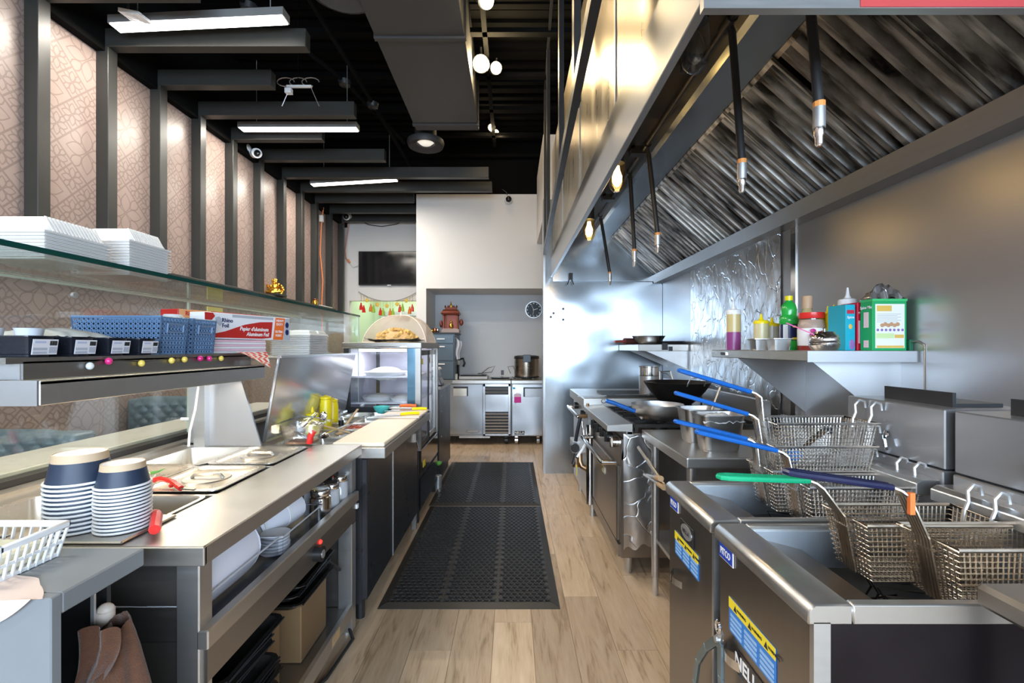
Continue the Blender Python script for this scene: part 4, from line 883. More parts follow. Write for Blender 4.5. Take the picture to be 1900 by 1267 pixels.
part('bottom_shelf', MB().box(-1.55, SY0+.06, .115, -.75, 2.14, .13), STEELD, ST)
part('bottom_rail', MB().box(-.752, SY0+.05, .09, -.735, 2.13, .15), STEELH, ST)
for y in (1.45, 1.9): part('rail_label', MB().box(-.735, y, .10, -.7345, y+.08, .14), WOODL, ST)
ob = part('outlet_box', MB().box(-.79, 2.075, .53, -.74, 2.125, .66), mat('blue_grey_box',(.25,.38,.48),.4,.4), ST, bevel=.006)
part('outlet_plate', MB().box(-.742, 2.13, .52, -.731, 2.18, .665), BLACKM, ob); part('plug', MB().box(-.731,2.145,.585,-.715,2.165,.605), WHITEP, ob)
part('conduit_hose', MB().tube([(-.77,2.08,.56),(-.80,2.0,.57),(-.84,1.95,.52),(-.80,2.02,.40),(-.775,2.09,.33)], .008, 6), BLACKM, ST); part('conduit_hose', MB().tube([(-.76,2.15,.05),(-.72,2.1,.012),(-.74,1.85,.012),(-.80,1.7,.012)], .008, 6), BLACKM, ST)
# overhead shelf
OS = T('overshelf', 'stainless overshelf above the steam pans with a deep front lip', 'shelf', (-1.35, 1.65, .872))
part('shelf_top', MB().box(-1.55, 1.12, 1.29, -1.222, 2.17, 1.305).box(-1.236, 1.16, 1.245, -1.222, 2.17, 1.295), STEELD, OS)
part('front_lip', MB().box(-1.165, 1.13, 1.188, -1.15, 2.16, 1.248).box(-1.235, 1.13, 1.238, -1.15, 2.16, 1.25), STEELH, OS, bevel=.002)
part('lamp_cover', MB().box(-1.45, 1.14, 1.19, -1.165, 2.15, 1.20), STEELD, OS)
part('near_end_plate', MB().box(-1.55, 1.125, 1.188, -1.152, 1.13, 1.25).box(-1.55, 1.155, 1.25, -1.225, 1.16, 1.30), STEELWR, OS)
part('post', MB().box(-1.455, 2.12, .872, -1.405, 2.17, 1.19), STEEL, OS); part('post', MB().box(-1.455, 1.13, .872, -1.405, 1.18, 1.19), STEEL, OS)
part('end_gusset', MB().prism([(-1.405,.874),(-1.165,.874),(-1.262,1.188),(-1.405,1.188)], 'y', 2.155, 2.165), STEELWR, OS)
part('heat_lamp', MB().box(-1.36,1.25,1.178,-1.28,2.05,1.19), emis('heat_lamp_glow',(1,.82,.58),1.2), OS)
area('heat_lamp_light', (-1.32,1.65,1.17), (0,0,0), .08, .8, 3.2, (1,.84,.62))
# hotel pans and lids
PANS = mat('pan_steel', (.66,.63,.57), .28, .8, .08, 10)
def hp(x0,y0,x1,y1,lab,dep=.1):
    t = T('steam_pan', lab, 'pan', ((x0+x1)/2,(y0+y1)/2,SZT-dep)); part('pan_body', MB().pan(x0,y0,x1,y1,SZT+.004,dep,.012,.012,rc=.03,k=5), PANS, t, smooth=True); return t
hp(-1.47,1.12,-1.20,1.434,'empty steam pan at the glass, in the near row behind the paper bowls'); hp(-1.195,1.12,-.93,1.434,'empty steam pan at the front, in the near row beside the red scoop')
hp(-1.47,1.80,-1.20,2.12,'open empty steam pan at the glass, in the far row')
def lid(x0,y0,x1,y1,lab,hx=True):
    t = T('pan_lid', lab, 'lid', ((x0+x1)/2,(y0+y1)/2,SZT))
    part('lid_plate', MB().pan(x0,y0,x1,y1,SZT+.008,.006,.004,.018,rc=.02,k=4), PANS, t, smooth=True)
    cx, cy = (x0+x1)/2,(y0+y1)/2
    part('handle_dish', MB().lathe([(.075,.0),(.072,.0035),(.055,.001),(.0,.001)], (cx,cy,SZT+.002), 26), STEELH, t, smooth=True)
    part('handle', MB().tube([(cx-.055,cy,SZT+.004),(cx-.045,cy,SZT+.014),(cx+.045,cy,SZT+.016),(cx+.055,cy,SZT+.004)], .006, 6), PANS, t, smooth=True)
lid(-1.195,1.458,-.93,1.778,'steel pan lid with a recessed handle, front of the middle row'); lid(-1.47,1.458,-1.20,1.778,'steel pan lid at the glass, middle row under the overshelf'); lid(-1.195,1.80,-.93,2.12,'steel pan lid with a recessed handle, front of the far row')
solo('lid_plate', MB().box(-1.20,1.075,SZT+.001,-.905,1.255,SZT+.008), STEELH, 'flat steel plate under the two stacks of paper bowls', 'plate', bevel=.003)
# paper bowls
NAVP = mat('navy_paper', (.02,.032,.062), .42, 0, .06, 10); RIMW = mat('white_rim', (.82,.82,.83), .45); KRAFT = mat('kraft_paper', (.60,.44,.29), .55)
def bowls(cx, cy, r, n, dz, hb, lab, labt, grp):
    first = None
    for k in range(n):
        z = SZT+.009+k*dz
        if first is None:
            t = T('paper_bowl', lab % NTH[k], 'bowl', (cx,cy,z), grp); first = t
            part('bowl_wall', MB().lathe([(r*.94,.004),(r*.80,hb*.74)], (cx,cy,z), 26), NAVP, t, smooth=True)
            part('rim', MB().tube([(cx+r*.97*math.cos(a),cy+r*.97*math.sin(a),z+.004) for a in [i*2*PI/26 for i in range(26)]], .0030, 6, closed=True), RIMW, t, smooth=True)
            part('base', MB().lathe([(r*.80,hb*.74),(r*.765,hb),(r*.73,hb),(r*.73,hb-.004),(0,hb-.004)], (cx,cy,z), 26), KRAFT, t, smooth=True)
            part('base_disc', MB().lathe([(0,hb-.003),(r*.73,hb-.003),(r*.73,hb-.001),(0,hb-.001)], (cx,cy,z), 22), mat('pale_disc',(.74,.72,.76),.5), t)
        else: dup(first, (cx,cy,z), label=labt if k == n-1 else lab % NTH[k])
bowls(-1.083,1.165,.070,12,.0105,.072,'upturned navy paper bowl, %s from the bottom of the wider left stack','topmost upturned navy paper bowl of the wider left stack','navy paper bowls, left stack')
bowls(-.972,1.160,.058,13,.0088,.058,'upturned navy paper bowl, %s from the bottom of the narrower right stack','topmost upturned navy paper bowl of the narrower right stack','navy paper bowls, right stack')
def tong_grip(pts, r, lab, nm='tongs'):
    t = T(nm, lab, 'tongs', tuple(pts[0])); part('grip', MB().tube(pts, r, 8), REDP, t, smooth=True); return t
a = atz(283,892,.892); b_ = atz(336,906,.892); c = atz(318,897,.892)
t = tong_grip([a, a*.6+c*.4+Vector((0,0,.010)), c+Vector((0,0,.008)), b_], .0085, 'red handled tongs lying along the middle row of pan lids')
part('blade', MB().bar(b_, atz(362,908,.886), .012, .004), STEELD, t); part('spring_knob', MB().ellip(c-Vector((0,0,.006)), .008,.008,.008,8,5), REDP, t, smooth=True)
a = atz(288,956,.884); b_ = atz(287,992,.884)
t = tong_grip([a+Vector((0,0,.004)), a*.5+b_*.5+Vector((.005,0,.022)), b_+Vector((0,0,.012))], .0125, 'red scoop handle resting over the front pan edge beside the bowls', 'scoop'); part('blade', MB().bar(a, a+Vector((-.06,.07,-.03)), .03, .004), STEEL, t)
t = T('green_chili', 'small green chili on the middle pan lid', 'vegetable', tuple(at(284,877,1.42))); p = atz(280,878,.889); part('chili_body', MB().tube([p, p+Vector((.02,.01,.004)), p+Vector((.036,.02,.012))], .006, 6, r2=.001), mat('chili_green',(.05,.25,.04),.3), t, smooth=True); part('stem', MB().cyl(p, p+Vector((-.01,0,.002)), .002, 5), mat('pale_stem',(.5,.55,.3),.5), t)

# sneeze guard glass
SG = T('sneeze_guard', 'glass sneeze guard with a top shelf of green edged glass along the counter', 'glass screen', (-1.5, 2.2, .872))
GX = -1.63
part('base_rail', MB().box(-1.66,.4,.872,-1.605,3.5,.905), BLACKM, SG)
part('glass_pane', MB().box(GX-.004,.4,.905,GX+.004,2.335,1.565), GLASSV, SG); part('glass_pane', MB().box(GX-.004,2.345,.905,GX+.004,3.58,1.565), GLASSV, SG)
part('pane_edge', MB().box(GX-.005,2.334,.905,GX+.005,2.346,1.565).box(GX-.004,.4,1.558,GX+.008,3.58,1.566), mat('glass_edge_pale',(.55,.60,.50),.3), SG)
part('top_shelf', MB().box(GX-.02,.4,1.568,-1.182,3.6,1.58), GLASS, SG); part('shelf_edge', MB().box(-1.182,.4,1.567,-1.178,3.6,1.581), GLASSE, SG, label='dark green edge of the top glass')
part('end_pane', MB().box(GX,3.575,.905,-1.185,3.582,1.567), GLASSV, SG); part('end_edge', MB().box(-1.186,3.574,.905,-1.181,3.583,1.567), mat('glass_edge_soft',(.45,.58,.54),.3), SG)
for y, z in ((1.35,1.40),(1.72,1.40),(2.2,1.40),(3.0,1.40),(1.35,1.525),(1.72,1.525)): part('glass_bolt', MB().cyl((GX+.003,y,z),(GX+.014,y,z),.011,14), ALU, SG, smooth=True)
part('outer_ledge', MB().box(-1.93,.4,.872,-1.665,3.5,.918), mat('pale_ledge',(.52,.50,.44),.35), SG, bevel=.003)
part('mounting_strip', MB().box(-1.6,.4,.872,-1.55,3.4,.884), STEELH, SG)
t = T('white_cable', 'white cord hanging down the glass to the far steam pan', 'cord', tuple(at(365,720,2.1))); part('wire', MB().tube([at(368,716,2.08)+Vector((0,0,0)), at(362,760,2.08), at(352,800,2.06), at(350,828,2.02)], .005, 6), WHITEP, t, smooth=True); part('suction_hook', MB().cyl((GX+.005,2.28,.98),(GX+.05,2.28,.98),.008,8), WHITEP, t)  # plain white cord; no lamp belongs to it
# foam containers on the glass shelf
def clam(mb, x0,y0,s,z,h): mb.frus(x0+.004,y0+.004,x0+s-.004,y0+s-.004,z,z+h,-.004)
def foamstack(x0,y0,s,n,lab,labt,grp):
    first = None; z0 = 1.5815
    for k in range(n):
        z = z0+k*.0098
        if first is None:
            first = T('foam_container', lab % NTH[k], 'container', (x0+s/2,y0+s/2,z), grp)
            m = MB().hexa([(x0+.006,y0+.006,z),(x0+s-.006,y0+.006,z),(x0+s-.006,y0+s-.006,z),(x0+.006,y0+s-.006,z),(x0,y0,z+.007),(x0+s,y0,z+.007),(x0+s,y0+s,z+.007),(x0,y0+s,z+.007)])
            part('tray', m, FOAM, first, bevel=.012, seg=2); part('rim_flange', MB().box(x0-.004,y0-.004,z+.0066,x0+s+.004,y0+s+.004,z+.0088), FOAM, first, bevel=.0006)
        else: dup(first, (x0+s/2,y0+s/2,z), label=lab % NTH[k])
    z = z0+n*.0098
    t = T('foam_container', labt, 'container', (x0+s/2,y0+s/2,z), grp)
    part('rim_flange', MB().box(x0-.003,y0-.003,z,x0+s+.003,y0+s+.003,z+.004), FOAM, t)
    part('domed_lid', MB().frus(x0+.03,y0+.03,x0+s-.03,y0+s-.03,z+.004,z+.052,-.026), FOAM, t, bevel=.014, seg=3, smooth=True)
    m = MB()
    for i in range(14):
        y = y0+.03+i*(s-.06)/13; m.hexa([(x0+s-.004,y-.003,z+.006),(x0+s-.001,y-.003,z+.006),(x0+s-.001,y+.003,z+.006),(x0+s-.004,y+.003,z+.006),(x0+s-.029,y-.003,z+.05),(x0+s-.025,y-.003,z+.05),(x0+s-.025,y+.003,z+.05),(x0+s-.029,y+.003,z+.05)])
    part('rib', m, FOAM, t)
foamstack(-1.535,1.31,.215,8,'white foam takeout container, %s from the bottom of the near stack','topmost domed foam container of the near stack on the glass','foam containers, near stack')
foamstack(-1.51,1.60,.19,12,'white foam takeout container, %s from the bottom of the far stack','topmost domed foam container of the far stack on the glass','foam containers, far stack')
# golden figurine on the glass shelf
p = Vector((-2.645,5.17,1.901)); t = T('gold_figurine', 'gold seated deity figurine on a black base on the wall ledge', 'figurine', tuple(p))
part('base', MB().box(p.x-.052,p.y-.04,p.z,p.x+.052,p.y+.04,p.z+.014), BLACKM, t, bevel=.004)
m = MB().ellip(p+Vector((0,0,.034)),.036,.026,.022,12,7,.08).ellip(p+Vector((0,0,.058)),.021,.018,.022,12,7,.05).ellip(p+Vector((0,0,.082)),.012,.012,.013,12,7)
m.lathe([(.013,.088),(.011,.097),(.004,.104),(0,.106)], p, 10)
for sx in (-1,1): m.tube([p+Vector((sx*.018,0,.065)),p+Vector((sx*.036,-.006,.055)),p+Vector((sx*.034,-.012,.072))],.006,6).tube([p+Vector((sx*.012,-.01,.028)),p+Vector((sx*.04,-.022,.024)),p+Vector((0,-.03,.022))],.009,6)
part('figure', m, GOLD, t, smooth=True)
m = MB()
for k in range(9): a = PI*(k+.5)/9; m.ellip(p+Vector((.043*math.cos(a),.012,.034+.038*math.sin(a))),.009,.005,.009,8,5)
part('halo', m, GOLD, t, smooth=True); m = MB()
for k in range(26): a, q = random.uniform(0,2*PI), random.uniform(.0,1); r = .04*(1-q)**.8+.004; m.ellip(p+Vector((r*math.cos(a),r*.5*math.sin(a),.016+.085*q)),.009,.008,.010,8,5)
part('ornament', m, GOLD, t, smooth=True)
t.scale = (2.0, 2.0, 1.85); p = Vector((-2.63,6.2,1.901)); t = T('gold_pot', 'tiny golden pot on the far part of the wall ledge', 'pot', tuple(p)); part('pot_body', MB().lathe([(0,0),(.016,0),(.02,.012),(.016,.024),(0,.026)], p, 14), GOLD, t, smooth=True); part('rim', MB().lathe([(.013,.024),(.018,.030),(.018,.033),(0,.033)], p, 14), COPPER, t, smooth=True)
t.scale = (2, 2, 2.4)
solo('white_trinket', MB().box(-2.66,6.35,1.901,-2.61,6.75,1.915), WHITEP, 'small white stick on the far end of the wall ledge', 'trinket')

# things on the overshelf
LBL = mat('label_paper', (.70,.70,.76), .5); LBG = mat('label_grey', (.42,.44,.52), .5); TRAYN = mat('black_tray_plastic', (.012,.014,.022), .25)
for k, y in enumerate((1.172,1.288,1.408,1.525)):
    z = 1.306; w = .086
    t = T('labelled_tray', ORD[k]+' black plastic tray with a white barcode label from the left on the overshelf', 'tray', (-1.38,y+w/2,z), 'labelled black trays')
    part('tray_body', MB().pan(-1.52,y,-1.222,y+w,z+.055,.053,.006,.006,rc=.012,k=3), TRAYN, t, smooth=True)
    xx = -1.2335
    P = lambda yy, zz, dx=0: (xx+.005*(zz-z)/.055*1.6+dx, yy, zz)
    def lab(mb, a, b_, c, d, e=0): mb.hexa([P(a,c,e),P(b_,c,e),P(b_,c,e+.001),P(a,c,e+.001),P(a,d,e),P(b_,d,e),P(b_,d,e+.001),P(a,d,e+.001)])
    m = MB(); lab(m,y+.012,y+w-.008,z+.006,z+.046,.005); part('label', m, LBL, t)
    m = MB()
    for i in range(9): lab(m, y+.056+i*.0022, y+.056+i*.0022+(.0012 if i%3 else .0017), z+.03, z+.042,.0058)
    part('barcode', m, BLACKM, t, kind='stuff')
    m = MB(); lab(m,y+.014,y+.05,z+.008,z+.014,.0058); lab(m,y+.014,y+.05,z+.017,z+.024,.0056); lab(m,y+.055,y+.076,z+.010,z+.026,.0056); part('label_print', m, LBG, t)
    m = MB(); lab(m,y+.016,y+.045,z+.036,z+.041,.0058); part('label_text', m, mat('faded_blue_print',(.45,.48,.66),.5), t)
for k, (x, y) in enumerate(((-1.36,1.205),(-1.29,1.24))):
    c = Vector((x,y,1.335)); t = T('plastic_cup', ['clear ribbed plastic cup in the nearest black tray, left one','clear ribbed plastic cup in the nearest black tray, right one'][k], 'cup', tuple(c))
    part('cup_wall', MB().lathe([(.022,0),(.03,.045),(.032,.047),(.030,.047)], c, 22), mat('frosted_plastic',(.72,.74,.80),.35), t, smooth=True); part('cup_base', MB().lathe([(0,.0),(.022,.0)], c, 18), WHITEP, t)
solo('plastic_bag', MB().grid(lambda u,v: (-1.46+v*.19, 1.27+u*.22, 1.362+.026*math.sin(PI*u)**.6*math.sin(PI*v)**.5+random.uniform(-.003,.003)), 16, 10), mat('bag_film',(.66,.67,.68),.25,0,.1,8), 'clear plastic bag heaped over the middle black trays', 'bag', smooth=True)
# blue lattice baskets
BLUB = mat('slate_blue_plastic', (.13,.22,.37), .32, 0, .1, 20)
def lattice(x0,y0,x1,y1,z0,h,lab):
    t = T('lattice_basket', lab, 'basket', ((x0+x1)/2,(y0+y1)/2,z0), 'slate blue lattice baskets')
    part('base', MB().box(x0+.01,y0+.01,z0,x1-.01,y1-.01,z0+.004), BLUB, t)
    part('rim', MB().tube([(x0,y0,z0+h),(x1,y0,z0+h),(x1,y1,z0+h),(x0,y1,z0+h)],.005,6,closed=True), BLUB, t, smooth=True)
    part('lining', MB().frus(x0+.008,y0+.008,x1-.012,y1-.008,z0+.005,z0+h*.9,.006), mat('shade_fill',(.02,.028,.045),.7) if 'shade_fill' not in MATS else MATS['shade_fill'], t)  # dark block added inside; shade behind the lattice put into its colour
    m = MB(); pc = .0165
    def wall(a, b_, nx):
        a, b_ = Vector(a), Vector(b_); L = (b_-a).length; d = (b_-a)/L; n = max(3,int(L/pc)); nz = int(h/pc)
        cen = Vector(((x0+x1)/2,(y0+y1)/2,0))
        def pt(s,zz):
            q = a+d*s; f = .93+.07*zz/h; q = cen+(q-cen)*f; return Vector((q.x,q.y,z0+zz))
        for i in (0,n): m.tube([pt(L*i/n,0),pt(L*i/n,h)],.004,5)
        for k in range(nz+1): m.tube([pt(0,h*k/nz),pt(L,h*k/nz)],.0021 if k not in (0,nz) else .004,4)
        for i in range(n):
            for k in range(nz):
                ctr = (pt(L*(i+.5)/n,h*(k+.5)/nz)); ax = d*(L/n*.40); az = Vector((0,0,h/nz*.40)); m.tube([ctr+ax*math.cos(q*PI/3)+az*math.sin(q*PI/3) for q in range(6)],.0027,4,closed=True)
    wall((x0,y0,0),(x1,y0,0),0); wall((x1,y0,0),(x1,y1,0),0); wall((x1,y1,0),(x0,y1,0),0); wall((x0,y1,0),(x0,y0,0),0)
    part('lattice', m, BLUB, t, kind='stuff')
    w = y1-y0; part('handle_frame', MB().tube([(x1+.001,y0+w*.2,z0+h*.82),(x1+.001,y0+w*.8,z0+h*.82),(x1-.002,y0+w*.8,z0+h*.6),(x1-.002,y0+w*.2,z0+h*.6)],.004,6,closed=True), BLUB, t, smooth=True)
    part('handle_hole', MB().box(x1-.008,y0+w*.22,z0+h*.61,x1-.003,y0+w*.78,z0+h*.81), NAVP, t)
lattice(-1.57,1.655,-1.25,1.79,1.306,.135,'nearer slate blue lattice basket with its long side to the camera'); lattice(-1.56,1.815,-1.245,1.95,1.306,.135,'farther slate blue lattice basket, beside the foil box')
solo('foam_bowl', MB().lathe([(0,.05),(.03,.048),(.05,.02),(.055,.0),(.05,.0),(.03,.04),(0,.042)], (-1.36,1.86,1.415), 20), FOAM, 'small white foam bowl upside down in the farther lattice basket', 'bowl', smooth=True)
# foil cartons
def obox(t, nm, A, B, dep, z0, z1, m, inset=0, off=0, a0=0, a1=1, h0=0, h1=1, **k):
    A, B = Vector((A[0],A[1],0)), Vector((B[0],B[1],0)); d = (B-A); n = Vector((d.y,-d.x,0)).normalized()
    p, q = A+d*a0+n*off, A+d*a1+n*off; r, s = q-n*dep, p-n*dep; Z0, Z1 = z0+(z1-z0)*h0, z0+(z1-z0)*h1
    return part(nm, MB().hexa([(p.x,p.y,Z0),(q.x,q.y,Z0),(r.x,r.y,Z0),(s.x,s.y,Z0),(p.x,p.y,Z1),(q.x,q.y,Z1),(r.x,r.y,Z1),(s.x,s.y,Z1)]), m, t, **k)
ORC = mat('orange_card', (.80,.16,.03), .45); PEACH = mat('peach_card', (.80,.36,.16), .45); RDC = mat('dark_red_card', (.50,.025,.02), .4); WHC = mat('white_card', (.78,.78,.82), .45); GRYC = mat('grey_card', (.42,.44,.50), .45)
A, B = (-1.315,1.985), (-1.178,2.46); FZ0, FZ1 = 1.368, 1.485
t = T('foil_carton', 'long white and red aluminium foil carton reading Papier d\'aluminum, on the overshelf', 'box', (A[0],A[1],FZ0))
obox(t,'carton',A,B,.085,FZ0,FZ1,WHC,bevel=.002)
d = (Vector((*B,0))-Vector((*A,0))); L = d.length; dn = d.normalized(); nn = Vector((dn.y,-dn.x,0))
# red swoosh, orange panel and print
def fp(u, v, o=.0012): q = Vector((*A,0))+d*u+nn*o; return (q.x,q.y,FZ0+(FZ1-FZ0)*v)
def flat(nm, poly, m, o=.0012, lab=None):
    n = len(poly); mm = MB().add([fp(u,v,o) for u,v in poly]+[fp(u,v,o-.0008) for u,v in poly],[tuple(range(n)),tuple(range(2*n-1,n-1,-1))]+[(i,i+n,(i+1)%n+n,(i+1)%n) for i in range(n)]); return part(nm,mm,m,t,label=lab)
flat('red_swoosh', [(.02,.06),(.62,.05),(.74,.10),(.76,.78),(.6,.74),(.42,.60),(.2,.30),(.02,.14)], RDC)
flat('red_corner', [(.0,.98),(.0,.6),(.07,.72),(.10,.86),(.08,.98)], RDC)
flat('grey_band', [(.28,.97),(.28,.86),(.77,.86),(.77,.97)], GRYC); flat('orange_panel', [(.765,.02),(.90,.02),(.93,.98),(.80,.98)], ORC)
flat('grey_end', [(.905,.02),(.995,.02),(.995,.98),(.935,.98)], GRYC); flat('rhino_mark', [(.10,.80),(.115,.62),(.15,.50),(.17,.58),(.165,.78),(.14,.86)], GRYC)
for v in (.68,.36): flat('round_mark', [(.957+.024*math.cos(a),v+.13*math.sin(a)) for a in [i*PI/7 for i in range(14)]], NAVL, .0016)
for s, u, v, sz, m_, sh in (('Rhino',.225,.72,.026,NAVL,0),('Foil',.205,.52,.026,NAVL,0),("Papier d'aluminum",.53,.43,.026,WHT,.25),('Aluminum Foil',.57,.22,.026,WHT,.25),('HEAVY',.858,.85,.017,WHT,0),('DUTY',.852,.69,.017,WHT,0),('ULTRA',.842,.37,.017,WHT,0),('FORT',.838,.2,.017,WHT,0)):
    text(s, sz, m_, t, fp(u,v,.0022), d, (0,0,1), shear=sh, bold=True, sx=.95 if len(s)<8 else .88)
A2, B2 = (-1.425,1.98), (-1.30,2.42)
t2 = T('foil_carton', 'second foil carton with an orange end, behind the white one', 'box', (A2[0],A2[1],FZ0)); obox(t2,'carton',A2,B2,.10,FZ0,FZ1+.012,RDC,bevel=.002); obox(t2,'orange_face',A2,B2,.002,FZ0,FZ1+.012,PEACH,off=.0015,a0=.01,a1=.34)
d2 = Vector((*B2,0))-Vector((*A2,0)); text('Rhino Foil', .026, RDC, t2, (A2[0]+d2.x*.17+.003, A2[1]+d2.y*.17, FZ1-.006), d2, (0,0,1), bold=True, sx=.9)
PINKW = mat('pink_wax_paper', (.80,.52,.62), .5, 0, .15, 30); t = T('wax_paper_pack', 'pink checked pack of wax paper under the foil cartons', 'paper', (-1.3,2.15,1.306))
for k in range(6): obox(t,'paper_layer',(-1.30-.002*(k%2),1.97),(-1.22-.002*(k%2),2.30),.22,1.306+k*.010,1.315+k*.010,PINKW if k%2 else WHC)
CHK = bpy.data.materials.new('red_check_paper'); CHK.use_nodes = True; nt = CHK.node_tree; ck = nt.nodes.new('ShaderNodeTexChecker'); ck.inputs[1].default_value = (.75,.06,.04,1); ck.inputs[2].default_value = (.82,.78,.76,1); ck.inputs[3].default_value = 42
tcn = nt.nodes.new('ShaderNodeTexCoord'); nt.links.new(tcn.outputs['Object'], ck.inputs[0]); nt.links.new(ck.outputs[0], nt.nodes['Principled BSDF'].inputs[0]); nt.nodes['Principled BSDF'].inputs['Roughness'].default_value = .5
a, b_, c = at(440,657,2.05), at(502,657,2.2), at(497,683,2.1)
solo('checked_paper', MB().grid(lambda u,v: (Vector((-1.25,2.02,1.312))*(1-u)+Vector((-1.20,2.27,1.310))*u)*(1-v)+v*(Vector((-1.165,2.03,1.300))*(1-u)+Vector((-1.128,2.17,1.236))*u)+Vector((0,0,.006*math.sin(v*PI))), 12, 8), CHK, 'red and white checked paper sheet drooping over the overshelf end', 'paper', smooth=True)
# second shelf and foam tray stack behind the prep fridge lid
t = T('rear_shelf', 'thin steel shelf behind the open fridge lid', 'shelf', (-1.42,2.8,1.27)); part('shelf_board', MB().box(-1.58,2.2,1.268,-1.235,3.5,1.28), STEELH, t, bevel=.002); part('post', MB().box(-1.56,3.4,.87,-1.52,3.44,1.268), STEEL, t); part('post', MB().box(-1.56,2.24,.87,-1.52,2.28,1.268), STEEL, t)
first = None
for k in range(11):
    z = 1.281+k*.011
    if first is None:
        first = T('foam_tray', 'white foam lunch tray, '+NTH[k]+' from the bottom beside the foil carton', 'container', (-1.34,2.95,z), 'white foam lunch trays'); x0,y0,x1,y1 = -1.46,2.81,-1.225,3.09
        part('tray_body', MB().frus(x0,y0,x1,y1,z,z+.009,.004), FOAM, first, bevel=.003); part('rim_flange', MB().box(x0-.003,y0-.003,z+.0075,x1+.003,y1+.003,z+.0095), FOAM, first)
    else: dup(first, (-1.34,2.95,z), label='white foam lunch tray, '+NTH[k]+' from the bottom beside the foil carton')
z = 1.281+11*.011; t = T('foam_tray', 'topmost white foam lunch tray, with raised compartments', 'container', (-1.34,2.95,z), 'white foam lunch trays')
part('tray_body', MB().frus(-1.46,2.81,-1.225,3.09,z,z+.016,-.006), FOAM, t, bevel=.004); part('compartment', MB().frus(-1.45,2.83,-1.36,2.93,z+.016,z+.036,-.012).frus(-1.34,2.83,-1.24,2.93,z+.016,z+.036,-.012).frus(-1.45,2.96,-1.24,3.07,z+.016,z+.036,-.012), FOAM, t, bevel=.006, seg=2)
FOOD = mat('crisp_food', (.62,.38,.16), .6, 0, .35, 40, .3)
t = T('snack_bag', 'amber bag of crisps seen through the far glass', 'bag', (-1.42,3.2,1.281)); part('bag_body', MB().ellip((-1.46,3.30,1.365),.10,.16,.085,14,8,.06), FOOD, t, smooth=True); part('yellow_panel', MB().box(-1.55,3.12,1.30,-1.42,3.13,1.42), AMBC, t)
solo('yellow_note', MB().box(-1.625,2.47,1.40,-1.62,2.60,1.55), mat('yellow_paper',(.80,.72,.25),.6), 'yellow paper note taped inside the glass under the figurine', 'note')
# fairy lights on the shelf strip
FC = {'c': mat('bulb_clear',(.75,.76,.78),.15,0,.05,10,coat=.5), 'p': mat('bulb_pink',(.75,.03,.22),.15,0,.05,10,coat=.5), 'y': mat('bulb_yellow',(.85,.62,.12),.15,0,.05,10,coat=.5)}
t = T('fairy_lights', 'string of coloured fairy light bulbs along the overshelf strip', 'lights', (-1.22,1.6,1.27))
pts = []
for px, cc in ((165,'c'),(200,'p'),(261,'y'),(317,'y'),(341,'y'),(370,'p'),(387,'p'),(409,'y')):
    y = 1.215*F/(950-px); z = 1.30-.001; py = {165:679,200:670,261:674,317:669,341:667,370:665,387:665,409:665}[px]; z = CH-(py-HY)*y/F
    part('bulb', MB().ellip((-1.212,y,z),.010,.010,.011,12,8), FC[cc], t, smooth=True, label={'c':'clear','p':'pink','y':'yellow'}[cc]+' bulb'); pts.append(Vector((-1.219,y,z+.006)))
part('string', MB().tube(pts,.0015,4), BLACKM, t)

# grey laminate counter at the lower left
LAM = mat('grey_laminate', (.20,.215,.23), .45, 0, .12, 5)
t = T('grey_counter', 'grey laminate counter end in the lower left corner', 'counter', (-1.4,.9,0))
part('worktop', MB().box(-2.3,.815,.862,-.79,.998,.90), LAM, t, bevel=.003); part('end_panel', MB().box(-2.3,.795,0,-.79,.815,.90), LAM, t, bevel=.002)
part('dark_inside', MB().box(-2.2,.985,.05,-.86,.995,.86), BLACKM, t); part('inner_rail', MB().box(-.86,.83,.45,-.84,.98,.455), WHITEP, t); part('inner_post', MB().box(-.845,.93,.70,-.838,.935,.86), ALU, t)
# brown towel on a white peg
TOW = mat('brown_towel', (.085,.032,.014), .98, 0, .3, 90, 1, sheen=.3, bscale=420)
t = T('brown_towel', 'brown towel hanging over a white peg under the grey counter', 'towel', (-.80,.90,.55))
def tw(u, v):
    ang = u*2*PI; sp = .028+.040*min(1,v*2.2)**.7; fold = 1+.16*math.sin(ang*4+v*2)*min(1,v*2.5)+.07*math.sin(ang*7+v)
    return (-.797+sp*1.0*math.cos(ang)*fold+.006*v, .925+sp*.75*math.sin(ang)*fold, .772-.42*v+.022*math.cos(ang-1)*(1-v)+random.uniform(-.001,.001))
part('towel_cloth', MB().grid(tw, 72, 44), TOW, t, smooth=True); part('towel_fold', MB().grid(lambda u,v: (-.80+.075*(u-.5)*(1-.25*v)+.012*math.sin(v*3), .895-.018*v-.009*math.sin(u*11+v*2), .780+.012*math.sin(u*PI)-.10*v+.02*u*v+.006*math.sin(u*9)), 18, 12), TOW, t, smooth=True)
t2 = T('white_peg', 'white rounded scoop handle sticking up behind the brown towel', 'peg', (-.815,.94,.66)); part('peg_body', MB().tube([(-.835,.955,.50),(-.835,.953,.70),(-.832,.95,.765),(-.83,.948,.795)], .016, 10), mat('bone_plastic',(.60,.50,.43),.4), t2, smooth=True); part('peg_tip', MB().ellip((-.83,.948,.795),.016,.014,.013,10,6), MATS['bone_plastic'], t2, smooth=True)
